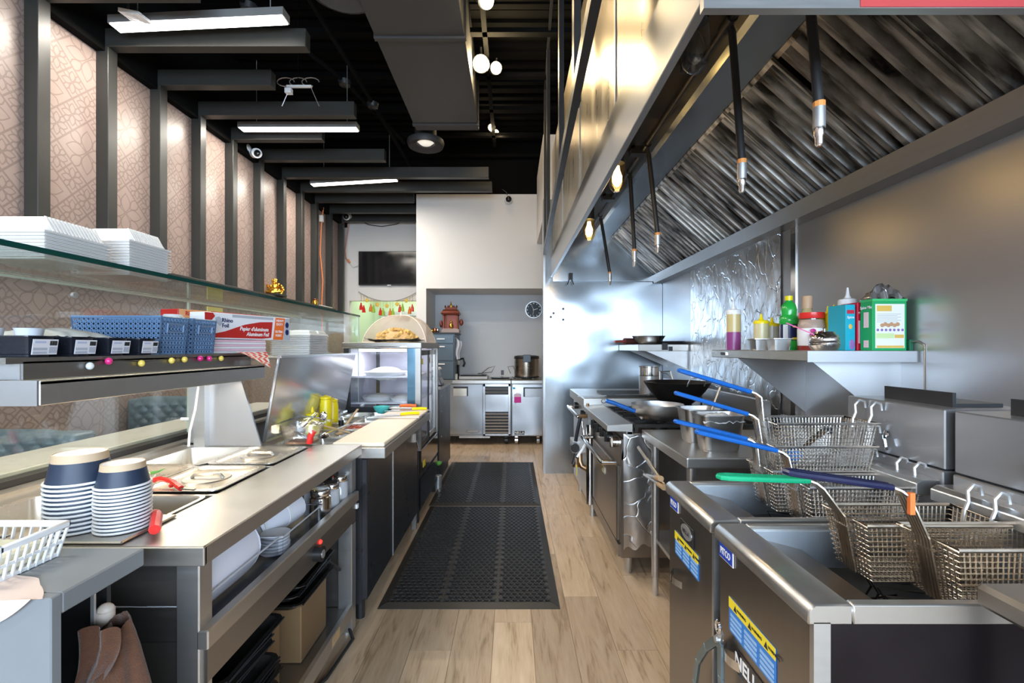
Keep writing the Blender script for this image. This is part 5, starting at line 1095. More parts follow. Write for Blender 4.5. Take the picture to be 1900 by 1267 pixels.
# white plastic basket and paper sheet
wb = T('white_basket', 'white plastic slotted basket on the grey counter', 'basket', (-1.06,.87,.90))
bx0,by0,bx1,by1,bz,bh = -1.22,.83,-.915,.965,.901,.072
ex = lambda x: bx0+.02 if x == bx0 else bx1-.022
part('base', MB().box(bx0+.02,by0+.01,bz,bx1-.022,by1-.01,bz+.004), WHITEP, wb)
part('rim', MB().box(bx0,by0,bz+bh-.014,bx1,by0+.008,bz+bh).box(bx0,by1-.008,bz+bh-.014,bx1,by1,bz+bh).box(bx1-.008,by0,bz+bh-.014,bx1,by1,bz+bh).box(bx0,by0,bz+bh-.014,bx0+.008,by1,bz+bh), WHITEP, wb, bevel=.003, smooth=True)
m = MB(); n = 16
for i in range(n+1):
    x = bx0+.004+(bx1-bx0-.008)*i/n; xb = bx0+.02+(bx1-bx0-.042)*i/n
    m.bar((xb,by0+.01,bz),(x,by0+.003,bz+bh-.01),.005,.003); m.bar((xb,by1-.01,bz),(x,by1-.003,bz+bh-.01),.005,.003)
for i in range(9):
    y = by0+.004+(by1-by0-.008)*i/8; yb = by0+.01+(by1-by0-.02)*i/8; m.bar((bx1-.022,yb,bz),(bx1-.004,y,bz+bh-.01),.003,.005,up=(1,0,0))
for f in (.05,.42):
    z = bz+bh*f; e = .022*(1-f); m.bar((bx0+.02,by0+.01-.007*f,z),(bx1-e,by0+.01-.007*f,z),.003,.006).bar((bx1-e,by0+.008,z),(bx1-e,by1-.008,z),.003,.006).bar((bx0+.02,by1-.01+.007*f,z),(bx1-e,by1-.01+.007*f,z),.003,.006)
part('slotted_wall', m, WHITEP, wb, kind='stuff')
LEM = mat('pale_yellow_sheet', (.78,.74,.56), .6); solo('paper_packets', MB().box(bx0+.03,by0+.02,bz+.005,bx1-.035,by1-.02,bz+.04), LEM, 'pale yellow paper packets inside the white basket', 'packets', bevel=.004)
def pf(u, v):
    x = -1.45+u*.635; e = 1-max(0,(u-.82)/.18)**2
    if v < .4: return (x, .786, .904-.055*(1-v/.4)*e)
    w = (v-.4)/.6; return (x+(.012*math.sin(w*17)+.008*math.sin(w*41) if u > .9 else 0), .79+.085*w*e+(.004*math.sin(u*43) if v > .9 else 0), .904+.002*math.sin(u*5))
solo('torn_paper', MB().grid(pf, 60, 8), mat('blush_paper',(.72,.58,.52),.6), 'torn blush paper sheet lying over the grey counter edge', 'paper', smooth=True)

# bins, bottles and jars on the steam table shelf
FROST = mat('frosted_jug', (.78,.78,.86), .35, 0, .04, 6)
def bin_(x0,y0,x1,y1,z,h,lab):
    t = T('clear_bin', lab, 'bin', ((x0+x1)/2,(y0+y1)/2,z), 'clear plastic bins'); part('bin_walls', MB().box(x0,y0,z,x1,y0+.003,z+h).box(x0,y1-.003,z,x1,y1,z+h).box(x0,y0,z,x0+.003,y1,z+h).box(x1-.003,y0,z,x1,y1,z+h).box(x0,y0,z,x1,y1,z+.003), CLEAR, t)
    part('bin_rim', MB().tube([(x0,y0,z+h),(x1,y0,z+h),(x1,y1,z+h),(x0,y1,z+h)],.003,5,closed=True), mat('bin_edge',(.55,.56,.60),.3), t, smooth=True)
SHZ = .631
bin_(-.98,1.10,-.755,1.50,SHZ,.085,'nearer clear bin holding the big frosted jug'); bin_(-.98,1.53,-.755,1.85,SHZ,.075,'farther clear bin holding lids and a dented tub')
t = T('frosted_jug', 'large frosted plastic jug lying on its side under the counter', 'jug', (-.87,1.28,.64))
part('jug_body', MB().tube([(-.858,1.13,.728),(-.855,1.15,.728),(-.855,1.36,.727),(-.858,1.40,.726)], .092, 22), FROST, t, smooth=True, bevel=0); part('jug_shoulder', MB().tube([(-.858,1.40,.726),(-.865,1.43,.726),(-.87,1.455,.727)], .092, 22, r2=.05), FROST, t, smooth=True); part('jug_cap', MB().tube([(-.87,1.455,.727),(-.87,1.48,.727)], .04, 16), FROST, t, smooth=True)
t = T('dented_tub', 'dented frosted plastic tub lying behind the stack of lids', 'tub', (-.86,1.75,.65)); part('tub_body', MB().tube([(-.90,1.64,.70),(-.88,1.66,.71),(-.85,1.76,.72),(-.845,1.79,.722)], .055, 18), FROST, t, smooth=True); part('tub_ring', MB().tube([(-.864,1.715,.716),(-.861,1.725,.717)], .057, 18), WHITEP, t, smooth=True); part('tub_rim', MB().tube([(-.905,1.625,.698),(-.90,1.64,.70)], .058, 18), WHITEP, t, smooth=True)
first = None
for k in range(6):
    z = .636+k*.011
    if first is None:
        first = T('container_cover', 'frosted plastic lid, '+NTH[k]+' from the bottom in the clear bin', 'lid', (-.81,1.58,z), 'stacked frosted lids'); part('lid_disc', MB().lathe([(0,0),(.042,0),(.043,.006),(0,.006)], (-.81,1.58,z), 20), FROST, first, smooth=True); part('lid_rim', MB().lathe([(.040,.004),(.047,.005),(.047,.009),(.040,.009)], (-.81,1.58,z), 20), WHITEP, first, smooth=True)
    else: dup(first, (-.81+.002*(k%3),1.58+.003*(k%2),z), label='frosted plastic lid, '+NTH[k]+' from the bottom in the clear bin')
SPC = mat('jar_spice', (.28,.20,.12), .4, 0, .3, 30)
def jar(x,y,h,r,lab,lid_,body):
    c = Vector((x,y,SHZ)); t = T('spice_jar', lab, 'jar', tuple(c), 'jars under the counter'); part('jar_body', MB().lathe([(0,0),(r,0),(r,h*.72),(r*.82,h*.78),(r*.82,h*.8),(0,h*.8)], c, 20), body, t, smooth=True); part('lid', MB().lathe([(r*.9,h*.78),(r*.94,h*.8),(r*.94,h*.94),(r*.8,h),(0,h)], c, 20), lid_, t, smooth=True)
CJ = mat('clear_jar', (.48,.48,.50), .12, 0, .2, 8, coat=.6)
jar(-.785,1.90,.125,.042,'polished steel canister at the front of the jars under the counter',CHROME,CHROME); jar(-.87,1.84,.12,.044,'dark lidded jar behind the dented tub',STEELD,SPC); jar(-.78,2.0,.12,.036,'glass jar with a steel lid beside the far leg',CHROME,CJ); jar(-.775,2.085,.13,.036,'glass shaker jar hard against the far leg',CHROME,CJ); jar(-.88,1.97,.125,.044,'clear jar with a flat lid at the rear of the jars',ALU,CJ); jar(-.885,2.07,.16,.04,'clear jar with a red lid behind the other jars',REDP,CJ)
# black trays and boards stored at the bottom
WOODD = mat('tan_board', (.19,.115,.055), .5, 0, .15, 6)
TRB = mat('smoke_tray', (.022,.020,.018), .2, 0, .2, 8, coat=.3)
k = 0
for (y, x, n, zz, lab) in ((1.36,-.79,15,.135,'black plastic cover in the near bottom shelf stack'),(1.86,-.79,8,.35,'black plastic cover in the stack on the wooden box')):
    first = None
    for i in range(n):
        z = zz+i*.021; dx = random.uniform(-.03,.02); dy = random.uniform(-.03,.03)
        if first is None:
            first = T('plastic_cover', lab+', '+NTH[i]+' from its bottom', 'cover', (x,y,z), 'black covers, '+('near' if y < 1.5 else 'far')+' stack'); part('cover_body', MB().pan(x-.34,y-.17,x+.02,y+.17,z+.035,.03,.02,.014,rc=.03,k=4), TRB, first, smooth=True); part('cover_edge', MB().tube([(x+.02,y-.15,z+.033),(x+.02,y+.15,z+.033)],.0035,5), BLACKG, first, smooth=True)
        else: dup(first, (x+dx,y+dy,z), rz=random.uniform(-.06,.06), label=lab+', '+NTH[i]+' from its bottom')
solo('wooden_box', MB().box(-1.15,1.76,.131,-.80,2.0,.348), WOODD, 'plain wooden box under the far stack of black covers', 'box', bevel=.004)
solo('wooden_board', MB().box(-1.15,1.57,.131,-.83,1.66,.36), WOODD, 'wooden box between the two stacks of black covers', 'box', bevel=.004)
# ------------------------------------------------------------------ prep fridge
BLKS = mat('black_steel_door', (.06,.06,.065), .3, .6, .2, 6, .05)
P = T('prep_fridge', 'black sandwich prep fridge with a steel rim and open pan rail', 'fridge', (-.95,2.8,0))
py0, py1 = 2.215, 3.42
part('body', MB().box(-1.25,py0+.01,.10,-.72,py1-.01,.80), BLKS, P)
for a, c in ((py0+.012, 2.705), (2.715, py1-.012)):
    dr = part('door', MB().box(-.722,a,.12,-.695,c,.795), BLKS, P, bevel=.003)
part('door_latch', MB().box(-.697,3.28,.66,-.68,3.31,.72).cyl((-.68,3.295,.67),(-.665,3.295,.62),.006,6), CHROME, dr)
part('door_gap_trim', MB().box(-.70,2.705,.12,-.692,2.715,.795), ALU, P)
part('foot_post', MB().box(-.735,py1-.03,.0,-.70,py1+.005,.62), STEEL, P, bevel=.002)
for x, y in ((-.75,py0+.08),(-1.2,py0+.08),(-1.2,py1-.08)): part('foot', MB().cyl((x,y,0),(x,y,.10),.022,10), BLACKM, P)
part('worktop_rim', MB().box(-.86,py0,.80,-.605,py1,.852).box(-1.27,py0,.80,-.86,py0+.03,.852).box(-1.27,py1-.03,.80,-.86,py1,.852).box(-1.27,py0,.80,-1.17,py1,.852), STEELH, P, bevel=.003)
part('well_floor', MB().box(-1.2,py0+.02,.70,-.85,py1-.02,.71), STEELD, P)
for y in (2.45,2.68,2.92,3.16): part('divider', MB().box(-1.17,y-.008,.835,-.86,y+.008,.853), STEELH, P)
lidp = [(-1.205,.865),(-1.128,1.285),(-1.140,1.287),(-1.217,.867)]
L_ = part('open_lid', MB().prism(lidp, 'y', py0+.04, 3.35), mat('lid_steel',(.64,.65,.68),.16,.72,.04,4,rvar=0), P, bevel=.002)
part('lid_edge', MB().box(-1.142,py0+.035,1.28,-1.118,3.355,1.292).bar((-1.20,py0+.035,.87),(-1.125,py0+.035,1.285),.012,.006), STEEL, L_)
part('lid_hinge', MB().cyl((-1.205,3.28,.868),(-1.205,3.36,.868),.014,8), CHROME, L_)
solo('cutting_board', MB().box(-.865,2.235,.853,-.615,3.16,.872), BOARD, 'long worn cutting board along the front of the prep fridge', 'cutting board', bevel=.004)
solo('small_board', MB().box(-.87,3.0,.873,-.60,3.36,.884), mat('pale_board',(.74,.64,.56),.5,0,.05,8), 'pale cutting board lying over the far end of the long board', 'cutting board', bevel=.003)
CHILI = mat('red_relish', (.45,.06,.015), .45, 0, .4, 60, .5); SAUCE = mat('brown_sauce', (.20,.07,.03), .35, 0, .3, 20)
PN = [('steel insert pan nearest the camera beside the tub',None),('steel insert pan second from the camera in the prep rail',None),('steel insert pan in the middle of the prep rail',None),('steel insert pan fourth from the camera in the prep rail',None),('steel insert pan at the far end of the prep rail',None)]
ys = [2.25,2.458,2.69,2.93,3.168,3.39]
for k in range(5):
    for j, (x0, x1) in enumerate(((-1.165,-1.02),(-1.015,-.87))):
        t = T('insert_pan', PN[k][0]+(', rear' if j == 0 else ', front')+' of the pair', 'pan', ((x0+x1)/2,ys[k]+.1,.75), 'insert pans in the prep rail')
        part('pan_body', MB().pan(x0,ys[k]+.002,x1,ys[k+1]-.002,.858,.09,.01,.008,rc=.018,k=3), PANS, t, smooth=True)
        if (k, j) in ((2,1),(1,0)): part('filling', MB().grid(lambda u,v: (x0+.014+u*(x1-x0-.028), ys[k]+.016+v*(ys[k+1]-ys[k]-.032), .842+.008*math.sin(u*9)*math.sin(v*7)+random.uniform(-.005,.005)), 14, 14), CHILI if (k,j)==(2,1) else SAUCE, t, label='red chopped relish' if (k,j)==(2,1) else 'brown sauce')
for k, (x, y, h, lab) in enumerate(((-1.118,2.60,.10,'short yellow squeeze bottle with a pointed tip behind the tub'),(-1.148,2.86,.165,'taller yellow squeeze bottle standing in the prep rail'),(-1.155,2.985,.135,'amber yellow squeeze bottle behind the taller one'))):
    c = Vector((x,y,.80)); t = T('mustard_bottle', lab, 'bottle', tuple(c)); r = .036
    h += .05
    part('bottle_body', MB().lathe([(0,0),(r,0),(r,h*.86),(r*.9,h*.92),(r*.9,h*.99),(0,h)], c, 18), YELP, t, smooth=True); part('cap', MB().lathe([(r*.93,h),(r*.93,h+.012),(r*.3,h+.02),(r*.12,h+.05 if k == 0 else h+.024),(0,h+.05 if k == 0 else h+.024)], c, 14), YELP, t, smooth=True)
for k, (p0, p1, lab) in enumerate((((632,802,2.62),(664,759,3.0),'wooden handled spoon slanting up out of the prep pans'),((591,787,2.55),(650,803,2.6),'wooden spoon lying low across the sauce pan'))):
    a, b_ = at(*p0), at(*p1); t = T('wooden_spoon', lab, 'spoon', tuple(a)); part('handle', MB().bar(a,b_,.014,.008), WOODL, t, bevel=.002); part('bowl', MB().ellip(a-(b_-a).normalized()*.02, .022,.028,.008,10,6), WOODL, t, smooth=True)
t = T('steel_ladle', 'steel ladle lying across the relish pan', 'ladle', tuple(at(640,800,2.6))); part('handle', MB().bar(at(602,806,2.4),at(682,773,2.95),.01,.005), CHROME, t); part('bowl', MB().ellip(at(600,808,2.4),.03,.03,.016,12,6), CHROME, t, smooth=True)
t = T('sauce_dispenser', 'small black capped dispenser standing in the prep pans', 'dispenser', tuple(at(633,783,2.85))); p = at(633,786,2.85); part('dispenser_body', MB().cyl(p+Vector((0,0,-.05)),p+Vector((0,0,-.01)),.015,12), CHROME, t, smooth=True); part('cap', MB().cyl(p+Vector((0,0,-.01)),p+Vector((0,0,.022)),.016,12), BLACKP, t, smooth=True)
# clear tub with red tongs
c = (-1.02,2.24); z = .873
t = T('clear_tub', 'clear plastic tub with a film cover and dark food residue beside the fridge lid', 'tub', (-.98,2.25,z))
part('tub_wall', MB().pan(-1.09,2.14,-.91,2.30,z+.095,.092,.016,.004,rc=.03,k=4), CLEAR, t, smooth=True); part('tub_food', MB().box(-1.06,2.17,z+.004,-.94,2.27,z+.014), SAUCE, t, bevel=.004)
part('film', MB().grid(lambda u,v: (-1.11+u*.22, 2.12+v*.2, z+.098+.03*math.sin(u*PI)*math.sin(v*PI)+random.uniform(-.005,.005)-(.03 if v<.06 else 0)), 16, 12), CLEAR, t, smooth=True)
t = T('red_tongs', 'red handled tongs lying inside the clear tub', 'tongs', (-.94,2.2,z+.03)); part('grip', MB().tube([(-.945,2.165,z+.012),(-.938,2.16,z+.045),(-.925,2.165,z+.07)],.014,10), REDP, t, smooth=True); part('blade', MB().bar((-.945,2.18,z+.02),(-1.05,2.25,z+.05),.016,.003), CHROME, t)
t = T('serving_tongs', 'steel serving tongs sticking out of the clear tub', 'tongs', tuple(at(580,770,2.3))); part('arm', MB().bar(at(560,790,2.3),at(585,765,2.32),.014,.003), CHROME, t); part('arm', MB().bar(at(563,792,2.26),at(588,768,2.3),.014,.003), CHROME, t); part('blade', MB().ellip(at(600,772,2.35),.02,.006,.024,10,6), CHROME, t, smooth=True)
# knives and teal bowl
def knife(h0, h1, b0, b1, z, gm, lab):
    t = T('knife', lab, 'knife', (h0[0],h0[1],z)); part('grip', MB().tube([(h0[0],h0[1],z+.009),((h0[0]+h1[0])/2,(h0[1]+h1[1])/2,z+.012),(h1[0],h1[1],z+.009)],.010,8), gm, t, smooth=True)
    part('blade', MB().bar((h1[0],h1[1],z+.004),(b1[0],b1[1],z+.004),.03,.002), CHROME, t)
knife((-.62,3.10),(-.73,3.04),0,(-.90,2.98),.885,YELP,'knife with a yellow handle, nearer on the pale board'); knife((-.61,3.32),(-.71,3.30),0,(-.89,3.24),.885,YELP,'knife with a yellow handle, farther on the pale board')
t = T('teal_bowl', 'small teal melamine bowl on the prep fridge by the glass cabinet', 'bowl', (-.94,3.40,.853)); part('bowl_wall', MB().lathe([(0,0),(.025,0),(.045,.02),(.058,.05),(.054,.05),(.04,.022),(.02,.006),(0,.006)], (-.94,3.34,.858), 24), mat('teal_melamine',(.10,.58,.55),.3), t, smooth=True)
t = T('orange_knife', 'cleaver with an orange handle lying behind the teal bowl', 'knife', (-.8,3.42,.9)); part('grip', MB().tube([(-.70,3.40,.905),(-.76,3.40,.908),(-.82,3.40,.905)],.011,8), ORC, t, smooth=True); part('blade', MB().box(-.90,3.385,.900,-.82,3.415,.903), CHROME, t)
solo('steel_tray', MB().box(-.94,3.36,.886,-.70,3.415,.898), STEELH, 'small steel tray edge under the orange handled cleaver', 'tray', bevel=.002)

# ------------------------------------------------------------------ glass display fridge
D = T('display_fridge', 'black framed glass display fridge with lit white shelves', 'display fridge', (-.98,3.9,0))
dx0,dx1,dy0,dy1 = -1.27,-.69,3.5,4.34
part('base', MB().box(dx0,dy0,.08,dx1-.015,dy1,.55), BLACKM, D)
part('lower_panel', MB().box(dx1-.015,dy0+.03,.36,dx1,dy1-.03,.545), mat('bronze_gloss',(.16,.13,.10),.12,.9,.1,4), D, bevel=.004)
part('grille', MB().box(dx1-.012,dy0+.03,.10,dx1-.004,dy1-.03,.33), BLACKG, D); part('yellow_tag', MB().box(dx1,3.60,.40,dx1+.002,3.69,.45), YSK, D)
part('foot', MB().box(dx1-.06,dy0+.02,0,dx1-.02,dy0+.06,.08), BLACKM, D); part('foot', MB().box(dx1-.06,dy1-.06,0,dx1-.02,dy1-.02,.08), BLACKM, D); part('foot', MB().box(dx0,dy0+.02,0,dx0+.04,dy0+.06,.08), BLACKM, D)
part('top', MB().box(dx0-.01,dy0-.01,1.325,dx1+.01,dy1+.01,1.37), STEELD, D, bevel=.004)
part('top_trim', MB().box(dx0,dy0-.012,1.335,-.79,dy0-.009,1.342), CHROME, D)
for x, y in ((dx0,dy0),(dx1-.04,dy0),(dx1-.04,dy1-.04),(dx0,dy1-.04)): part('frame_post', MB().box(x,y,.55,x+.04,y+.04,1.325), BLACKM if x < -1 else STEELD, D)
part('side_glass', MB().box(dx0+.04,dy0+.008,.88,dx1-.10,dy0+.014,1.325), CLEAR, D)
part('side_strip', MB().box(dx1-.10,dy0+.002,.56,dx1-.005,dy0+.02,1.325), mat('blue_tint_panel',(.10,.20,.28),.15,.6,.15,10,wavy=.02), D)
part('lower_side', MB().box(dx0+.02,dy0+.002,.55,dx1-.02,dy0+.02,.88), BLACKM, D)
for k, (a, c) in enumerate(((dy0+.05,3.93),(3.93,dy1-.05))):
    xo = dx1-.02+.012*(k == 0)
    fr = part('sliding_door', MB().box(xo-.012,a,.56,xo,a+.035,1.31).box(xo-.012,c-.035,.56,xo,c,1.31).box(xo-.012,a,.56,xo,c,.60).box(xo-.012,a,1.27,xo,c,1.31), ALU if k else BLACKM, D)
    part('door_glass', MB().box(xo-.008,a+.035,.60,xo-.004,c-.035,1.27), CLEAR, fr); part('door_sticker', MB().box(xo,a+.005,1.20,xo+.001,a+.09,1.245), YSK, fr)
part('interior_back', MB().box(dx0+.005,dy1-.02,.56,dx1-.06,dy1-.005,1.32).box(dx0+.003,dy0+.04,.56,dx0+.012,dy1-.03,1.32), mat('lavender_liner',(.72,.70,.80),.4), D)
for z in (.74,.90,1.10): part('glass_shelf', MB().box(dx0+.02,dy0+.04,z,dx1-.06,dy1-.04,z+.012), mat('lit_shelf',(.74,.73,.80),.35), D)
part('lamp_tube', MB().cyl((dx0+.1,dy0+.06,1.31),(dx1-.12,dy0+.06,1.31),.010,8).cyl((dx1-.07,dy1-.1,.65),(dx1-.07,dy1-.1,1.28),.008,8), emis('cold_tube',(.92,.93,1),3), D, smooth=True)
area('cabinet_lamp', ((dx0+dx1)/2,dy0+.25,1.31), (0,0,0), .4, .3, 2.6, (.9,.92,1))
for k,(x,y,z,r,lab) in enumerate(((-1.0,3.68,1.112,.17,'wide white tray of sweets on the top shelf of the display fridge'),(-1.08,3.75,.912,.13,'white tray on the middle shelf of the display fridge'),(-.85,3.66,.912,.11,'round white tray at the front of the middle display shelf'))):
    t = T('sweet_tray', lab, 'tray', (x,y,z)); part('tray_body', MB().lathe([(0,0),(r*.85,0),(r,.03),(r*.96,.03),(r*.82,.008),(0,.008)],(x,y,z),24), WHITEP, t, smooth=True); part('sweets', MB().ellip((x,y,z+.012),r*.8,r*.8,.04 if k else .055,18,8,.05), FOAM, t, smooth=True)
# food tent and foil tray on top
t = T('food_tray', 'foil wrapped tray heaped with golden fried pastries on the display fridge', 'tray', (-.95,3.7,1.371))
part('foil_base', MB().grid(lambda u,v: (-1.13+u*.42, 3.53+v*.32, 1.373+.018*(abs(2*u-1)**6+abs(2*v-1)**6)+random.uniform(0,.006)), 22, 14), FOIL, t, smooth=True)
part('pastry_mound', MB().ellip((-.92,3.69,1.39),.17,.11,.075,18,10,.08), FOOD, t, smooth=True)
for k in range(60):
    a, r = random.uniform(0,2*PI), random.uniform(0,1)**.5; x, y = -.92+.17*r*math.cos(a), 3.69+.11*r*math.sin(a); z = 1.386+.078*(1-r*r)**.7+random.uniform(0,.008)
    tri = [(x+.034*math.cos(a*3+q),y+.03*math.sin(a*3+q),z) for q in (0,2.1,4.2)]
    m = MB().add(tri+[(x,y,z+.03)],[(0,2,1),(0,1,3),(1,2,3),(2,0,3)]); part('pastry', m, mat('pastry',(.66,.40,.12),.5,0,.25,30,rnd=.25) if k == 0 else MATS['pastry'], t, bevel=.004)
MESHN = bpy.data.materials.new('tent_net'); MESHN.use_nodes = True; n_ = MESHN.node_tree.nodes; n_.remove(n_['Principled BSDF']); a_ = n_.new('ShaderNodeBsdfTransparent'); b2_ = n_.new('ShaderNodeBsdfTranslucent'); b3_ = n_.new('ShaderNodeBsdfDiffuse'); mxa = n_.new('ShaderNodeMixShader'); mxb = n_.new('ShaderNodeMixShader'); no_ = n_.new('ShaderNodeTexNoise'); no_.inputs[2].default_value = 300
mr_ = n_.new('ShaderNodeMapRange'); mr_.inputs[3].default_value = .36; mr_.inputs[4].default_value = .56
for q in (b2_, b3_): q.inputs[0].default_value = (.80,.68,.58,1)
lk = MESHN.node_tree.links.new; lk(no_.outputs[0], mr_.inputs[0]); lk(b2_.outputs[0], mxa.inputs[1]); lk(b3_.outputs[0], mxa.inputs[2]); lk(mr_.outputs[0], mxb.inputs[0]); lk(a_.outputs[0], mxb.inputs[1]); lk(mxa.outputs[0], mxb.inputs[2]); lk(mxb.outputs[0], n_['Material Output'].inputs[0])
tc_ = Vector((-.96,4.02,1.372)); t = T('food_tent', 'beige mesh food tent with a pointed top on the display fridge', 'food cover', tuple(tc_))
def tent(u, v):
    a = u*2*PI; q = 1/max(abs(math.cos(a)),abs(math.sin(a))); q = 1+(q-1)*.75*(1-v); r = .27*math.cos(v*PI/2)**.75*q if v < 1 else 0
    return (tc_.x+r*1.04*math.cos(a), tc_.y+r*.95*math.sin(a), tc_.z+.235*math.sin(v*PI/2))
part('net', MB().grid(tent, 40, 12), MESHN, t, smooth=True)
TAPEB = mat('tent_binding',(.80,.68,.58),.7)
for k in range(4): a0 = (k+.5)/4; part('rib', MB().tube([Vector(tent(a0,i/10))+Vector((0,0,.002)) for i in range(11)],.0045,5), TAPEB, t, smooth=True)
part('hem', MB().tube([tent(i/40,0) for i in range(40)],.006,5,closed=True), TAPEB, t, smooth=True)
part('peak', MB().lathe([(.012,0),(.009,.03),(.003,.05),(0,.05)],tc_+Vector((0,0,.225)),8), TAPEB, t, smooth=True); part('pull_cord', MB().tube([tc_+Vector((0,0,.235)),tc_+Vector((-.05,-.26,.06)),tc_+Vector((-.055,-.29,.04))],.0025,5), WHITEP, t)

# ------------------------------------------------------------------ side cabinet with scale
CB = T('side_cabinet', 'black edged white side cabinet between the display fridge and the alcove', 'cabinet', (-.9,4.8,0))
part('worktop', MB().box(-1.25,4.45,.925,-.68,5.30,.955), STEELD, CB, bevel=.003)
part('front_frame', MB().box(-.735,4.50,.08,-.70,5.26,.92), BLACKM, CB); part('near_panel', MB().box(-1.2,4.47,.12,-.76,4.49,.90), mat('pale_blue_panel',(.60,.70,.78),.4), CB); part('body', MB().box(-1.2,4.5,.08,-.74,5.26,.925), GREYW, CB)
part('corner_post', MB().box(-.76,4.455,.0,-.70,4.50,.925), BLACKM, CB); part('kick', MB().box(-1.2,4.52,0,-.72,5.24,.08), BLACKM, CB)
for z in (.2,.45,.7,.85): part('screw', MB().cyl((-.70,4.6,z),(-.697,4.6,z),.008,8), ALU, CB)
p = Vector((-.765,4.62,.956)); t = T('kitchen_scale', 'grey kitchen scale with a clear domed cover on the side cabinet', 'scale', tuple(p))
part('scale_body', MB().hexa([p+Vector(q) for q in ((-.14,-.11,.01),(.075,-.11,.01),(.075,.14,.01),(-.14,.14,.01),(-.14,-.10,.075),(.045,-.10,.085),(.045,.13,.085),(-.14,.13,.075))]), mat('scale_grey',(.20,.21,.26),.4), t, bevel=.006, seg=2)
part('keypad', MB().hexa([p+Vector(q) for q in ((.0765,-.08,.025),(.0775,-.08,.025),(.0775,.10,.025),(.0765,.10,.025),(.052,-.08,.075),(.053,-.08,.075),(.053,.10,.075),(.052,.10,.075))]), LBG, t)
part('domed_cover', MB().frus(p.x-.12,p.y-.08,p.x+.035,p.y+.11,p.z+.086,p.z+.165,-.016), CLEAR, t, bevel=.02, seg=3, smooth=True); part('cover_rim', MB().frus(p.x-.125,p.y-.085,p.x+.04,p.y+.115,p.z+.155,p.z+.178,-.012), WHITEP, t, bevel=.008, seg=2, smooth=True); part('platter', MB().lathe([(0,.09),(.05,.09),(.055,.1),(0,.1)],p+Vector((-.04,.01,0)),16), CHROME, t, smooth=True)
t = T('green_brush', 'green brush and bottle stored low behind the side cabinet', 'brush', (-.74,4.40,.3)); part('brush_head', MB().ellip((-.70,4.40,.235),.035,.03,.022,10,6), mat('leaf_green',(.12,.45,.06),.4), t, smooth=True); part('brush_handle', MB().tube([(-.72,4.40,.22),(-.74,4.40,.15),(-.73,4.40,.02)],.012,8), BLACKM, t, smooth=True)
solo('steel_can', MB().lathe([(0,0),(.035,0),(.035,.12),(.03,.125),(0,.125)],(-.70,4.39,.0),16), ALU, 'small grey can on the floor beside the display fridge', 'can', smooth=True)

# ------------------------------------------------------------------ alcove: undercounter fridges and what stands on them
FST = mat('fridge_steel', (.56,.59,.63), .22, .85, .03, 4, 0, (1,1,10), rvar=0, wavy=.03)
F1 = T('worktop_fridge', 'wide two section undercounter fridge with a louvred middle, left in the alcove', 'fridge', (-.55,6.7,0))
fy = 6.33; fx0, fx1 = -1.05, -.015
part('carcass', MB().box(fx0,fy+.03,.12,fx1,7.05,.84), STEELD, F1); part('worktop', MB().box(fx0-.02,fy-.02,.84,fx1+.0,7.08,.885), STEELH, F1, bevel=.004)
d_ = part('door', MB().box(fx0+.01,fy,.15,-.40,fy+.03,.835), FST, F1, bevel=.006)
part('handle_recess', MB().box(-.80,fy-.002,.67,-.60,fy,.80), BLACKM, d_); part('handle_plate', MB().box(-.80,fy-.008,.67,-.615,fy-.002,.775), mat('warm_steel',(.74,.68,.58),.3,1), d_, bevel=.002); part('name_plate', MB().box(-.63,fy-.003,.175,-.45,fy,.205), STEELD, d_, bevel=.001)
text('UNDERCOUNTER', .018, ALU, d_, (-.54, fy-.0038, .19), (1,0,0), (0,0,1))
part('louvre_frame', MB().box(-.395,fy,.13,-.365,fy+.03,.835).box(-.05,fy,.13,-.02,fy+.03,.835).box(-.395,fy,.80,-.02,fy+.03,.835).box(-.395,fy,.13,-.02,fy+.03,.155).box(-.365,fy+.004,.455,-.05,fy+.028,.69), FST, F1, bevel=.002); part('louvre_back', MB().box(-.365,fy+.02,.15,-.05,fy+.028,.80), BLACKM, F1)
for z in [.165+i*.042 for i in range(7)]+[.715,.755]: part('louvre', MB().hexa([(-.365,fy+.004,z),(-.05,fy+.004,z),(-.05,fy+.02,z+.012),(-.365,fy+.02,z+.012),(-.365,fy,z+.014),(-.05,fy,z+.014),(-.05,fy+.018,z+.026),(-.365,fy+.018,z+.026)]), FST, F1)
part('drip_ledge', MB().box(-.72,fy-.015,.10,-.30,fy+.1,.125), STEELH, F1)
for x in (-.98,-.08): part('caster', MB().cyl((x-.02,fy+.1,.05),(x+.02,fy+.1,.05),.05,14).box(x-.02,fy+.07,.05,x+.02,fy+.13,.12), BLACKM, F1)
F2 = T('single_fridge', 'single door undercounter fridge at the right of the alcove', 'fridge', (.2,6.7,0)); gx0, gx1 = -.005, .40
part('carcass', MB().box(gx0,fy+.03,.12,gx1+.3,7.05,.84), STEELD, F2); part('worktop', MB().box(gx0-.003,fy-.02,.84,gx1+.32,7.08,.885), STEELH, F2, bevel=.004)
d_ = part('door', MB().box(gx0+.006,fy,.13,gx1+.25,fy+.03,.835), FST, F2, bevel=.006); part('handle_recess', MB().box(.155,fy-.002,.66,.45,fy,.79), BLACKM, d_); part('handle_plate', MB().box(.175,fy-.008,.66,.45,fy-.002,.775), STEELWR, d_, bevel=.002)
part('name_plate', MB().box(.03,fy-.004,.145,.17,fy,.195), BLACKG, d_, bevel=.001); text('NELLA', .045, WHT, d_, (.10, fy-.005, .17), (1,0,0), (0,0,1), bold=True)
part('teal_sticker', MB().box(.01,fy-.001,.765,.045,fy,.79), TEAL, d_)
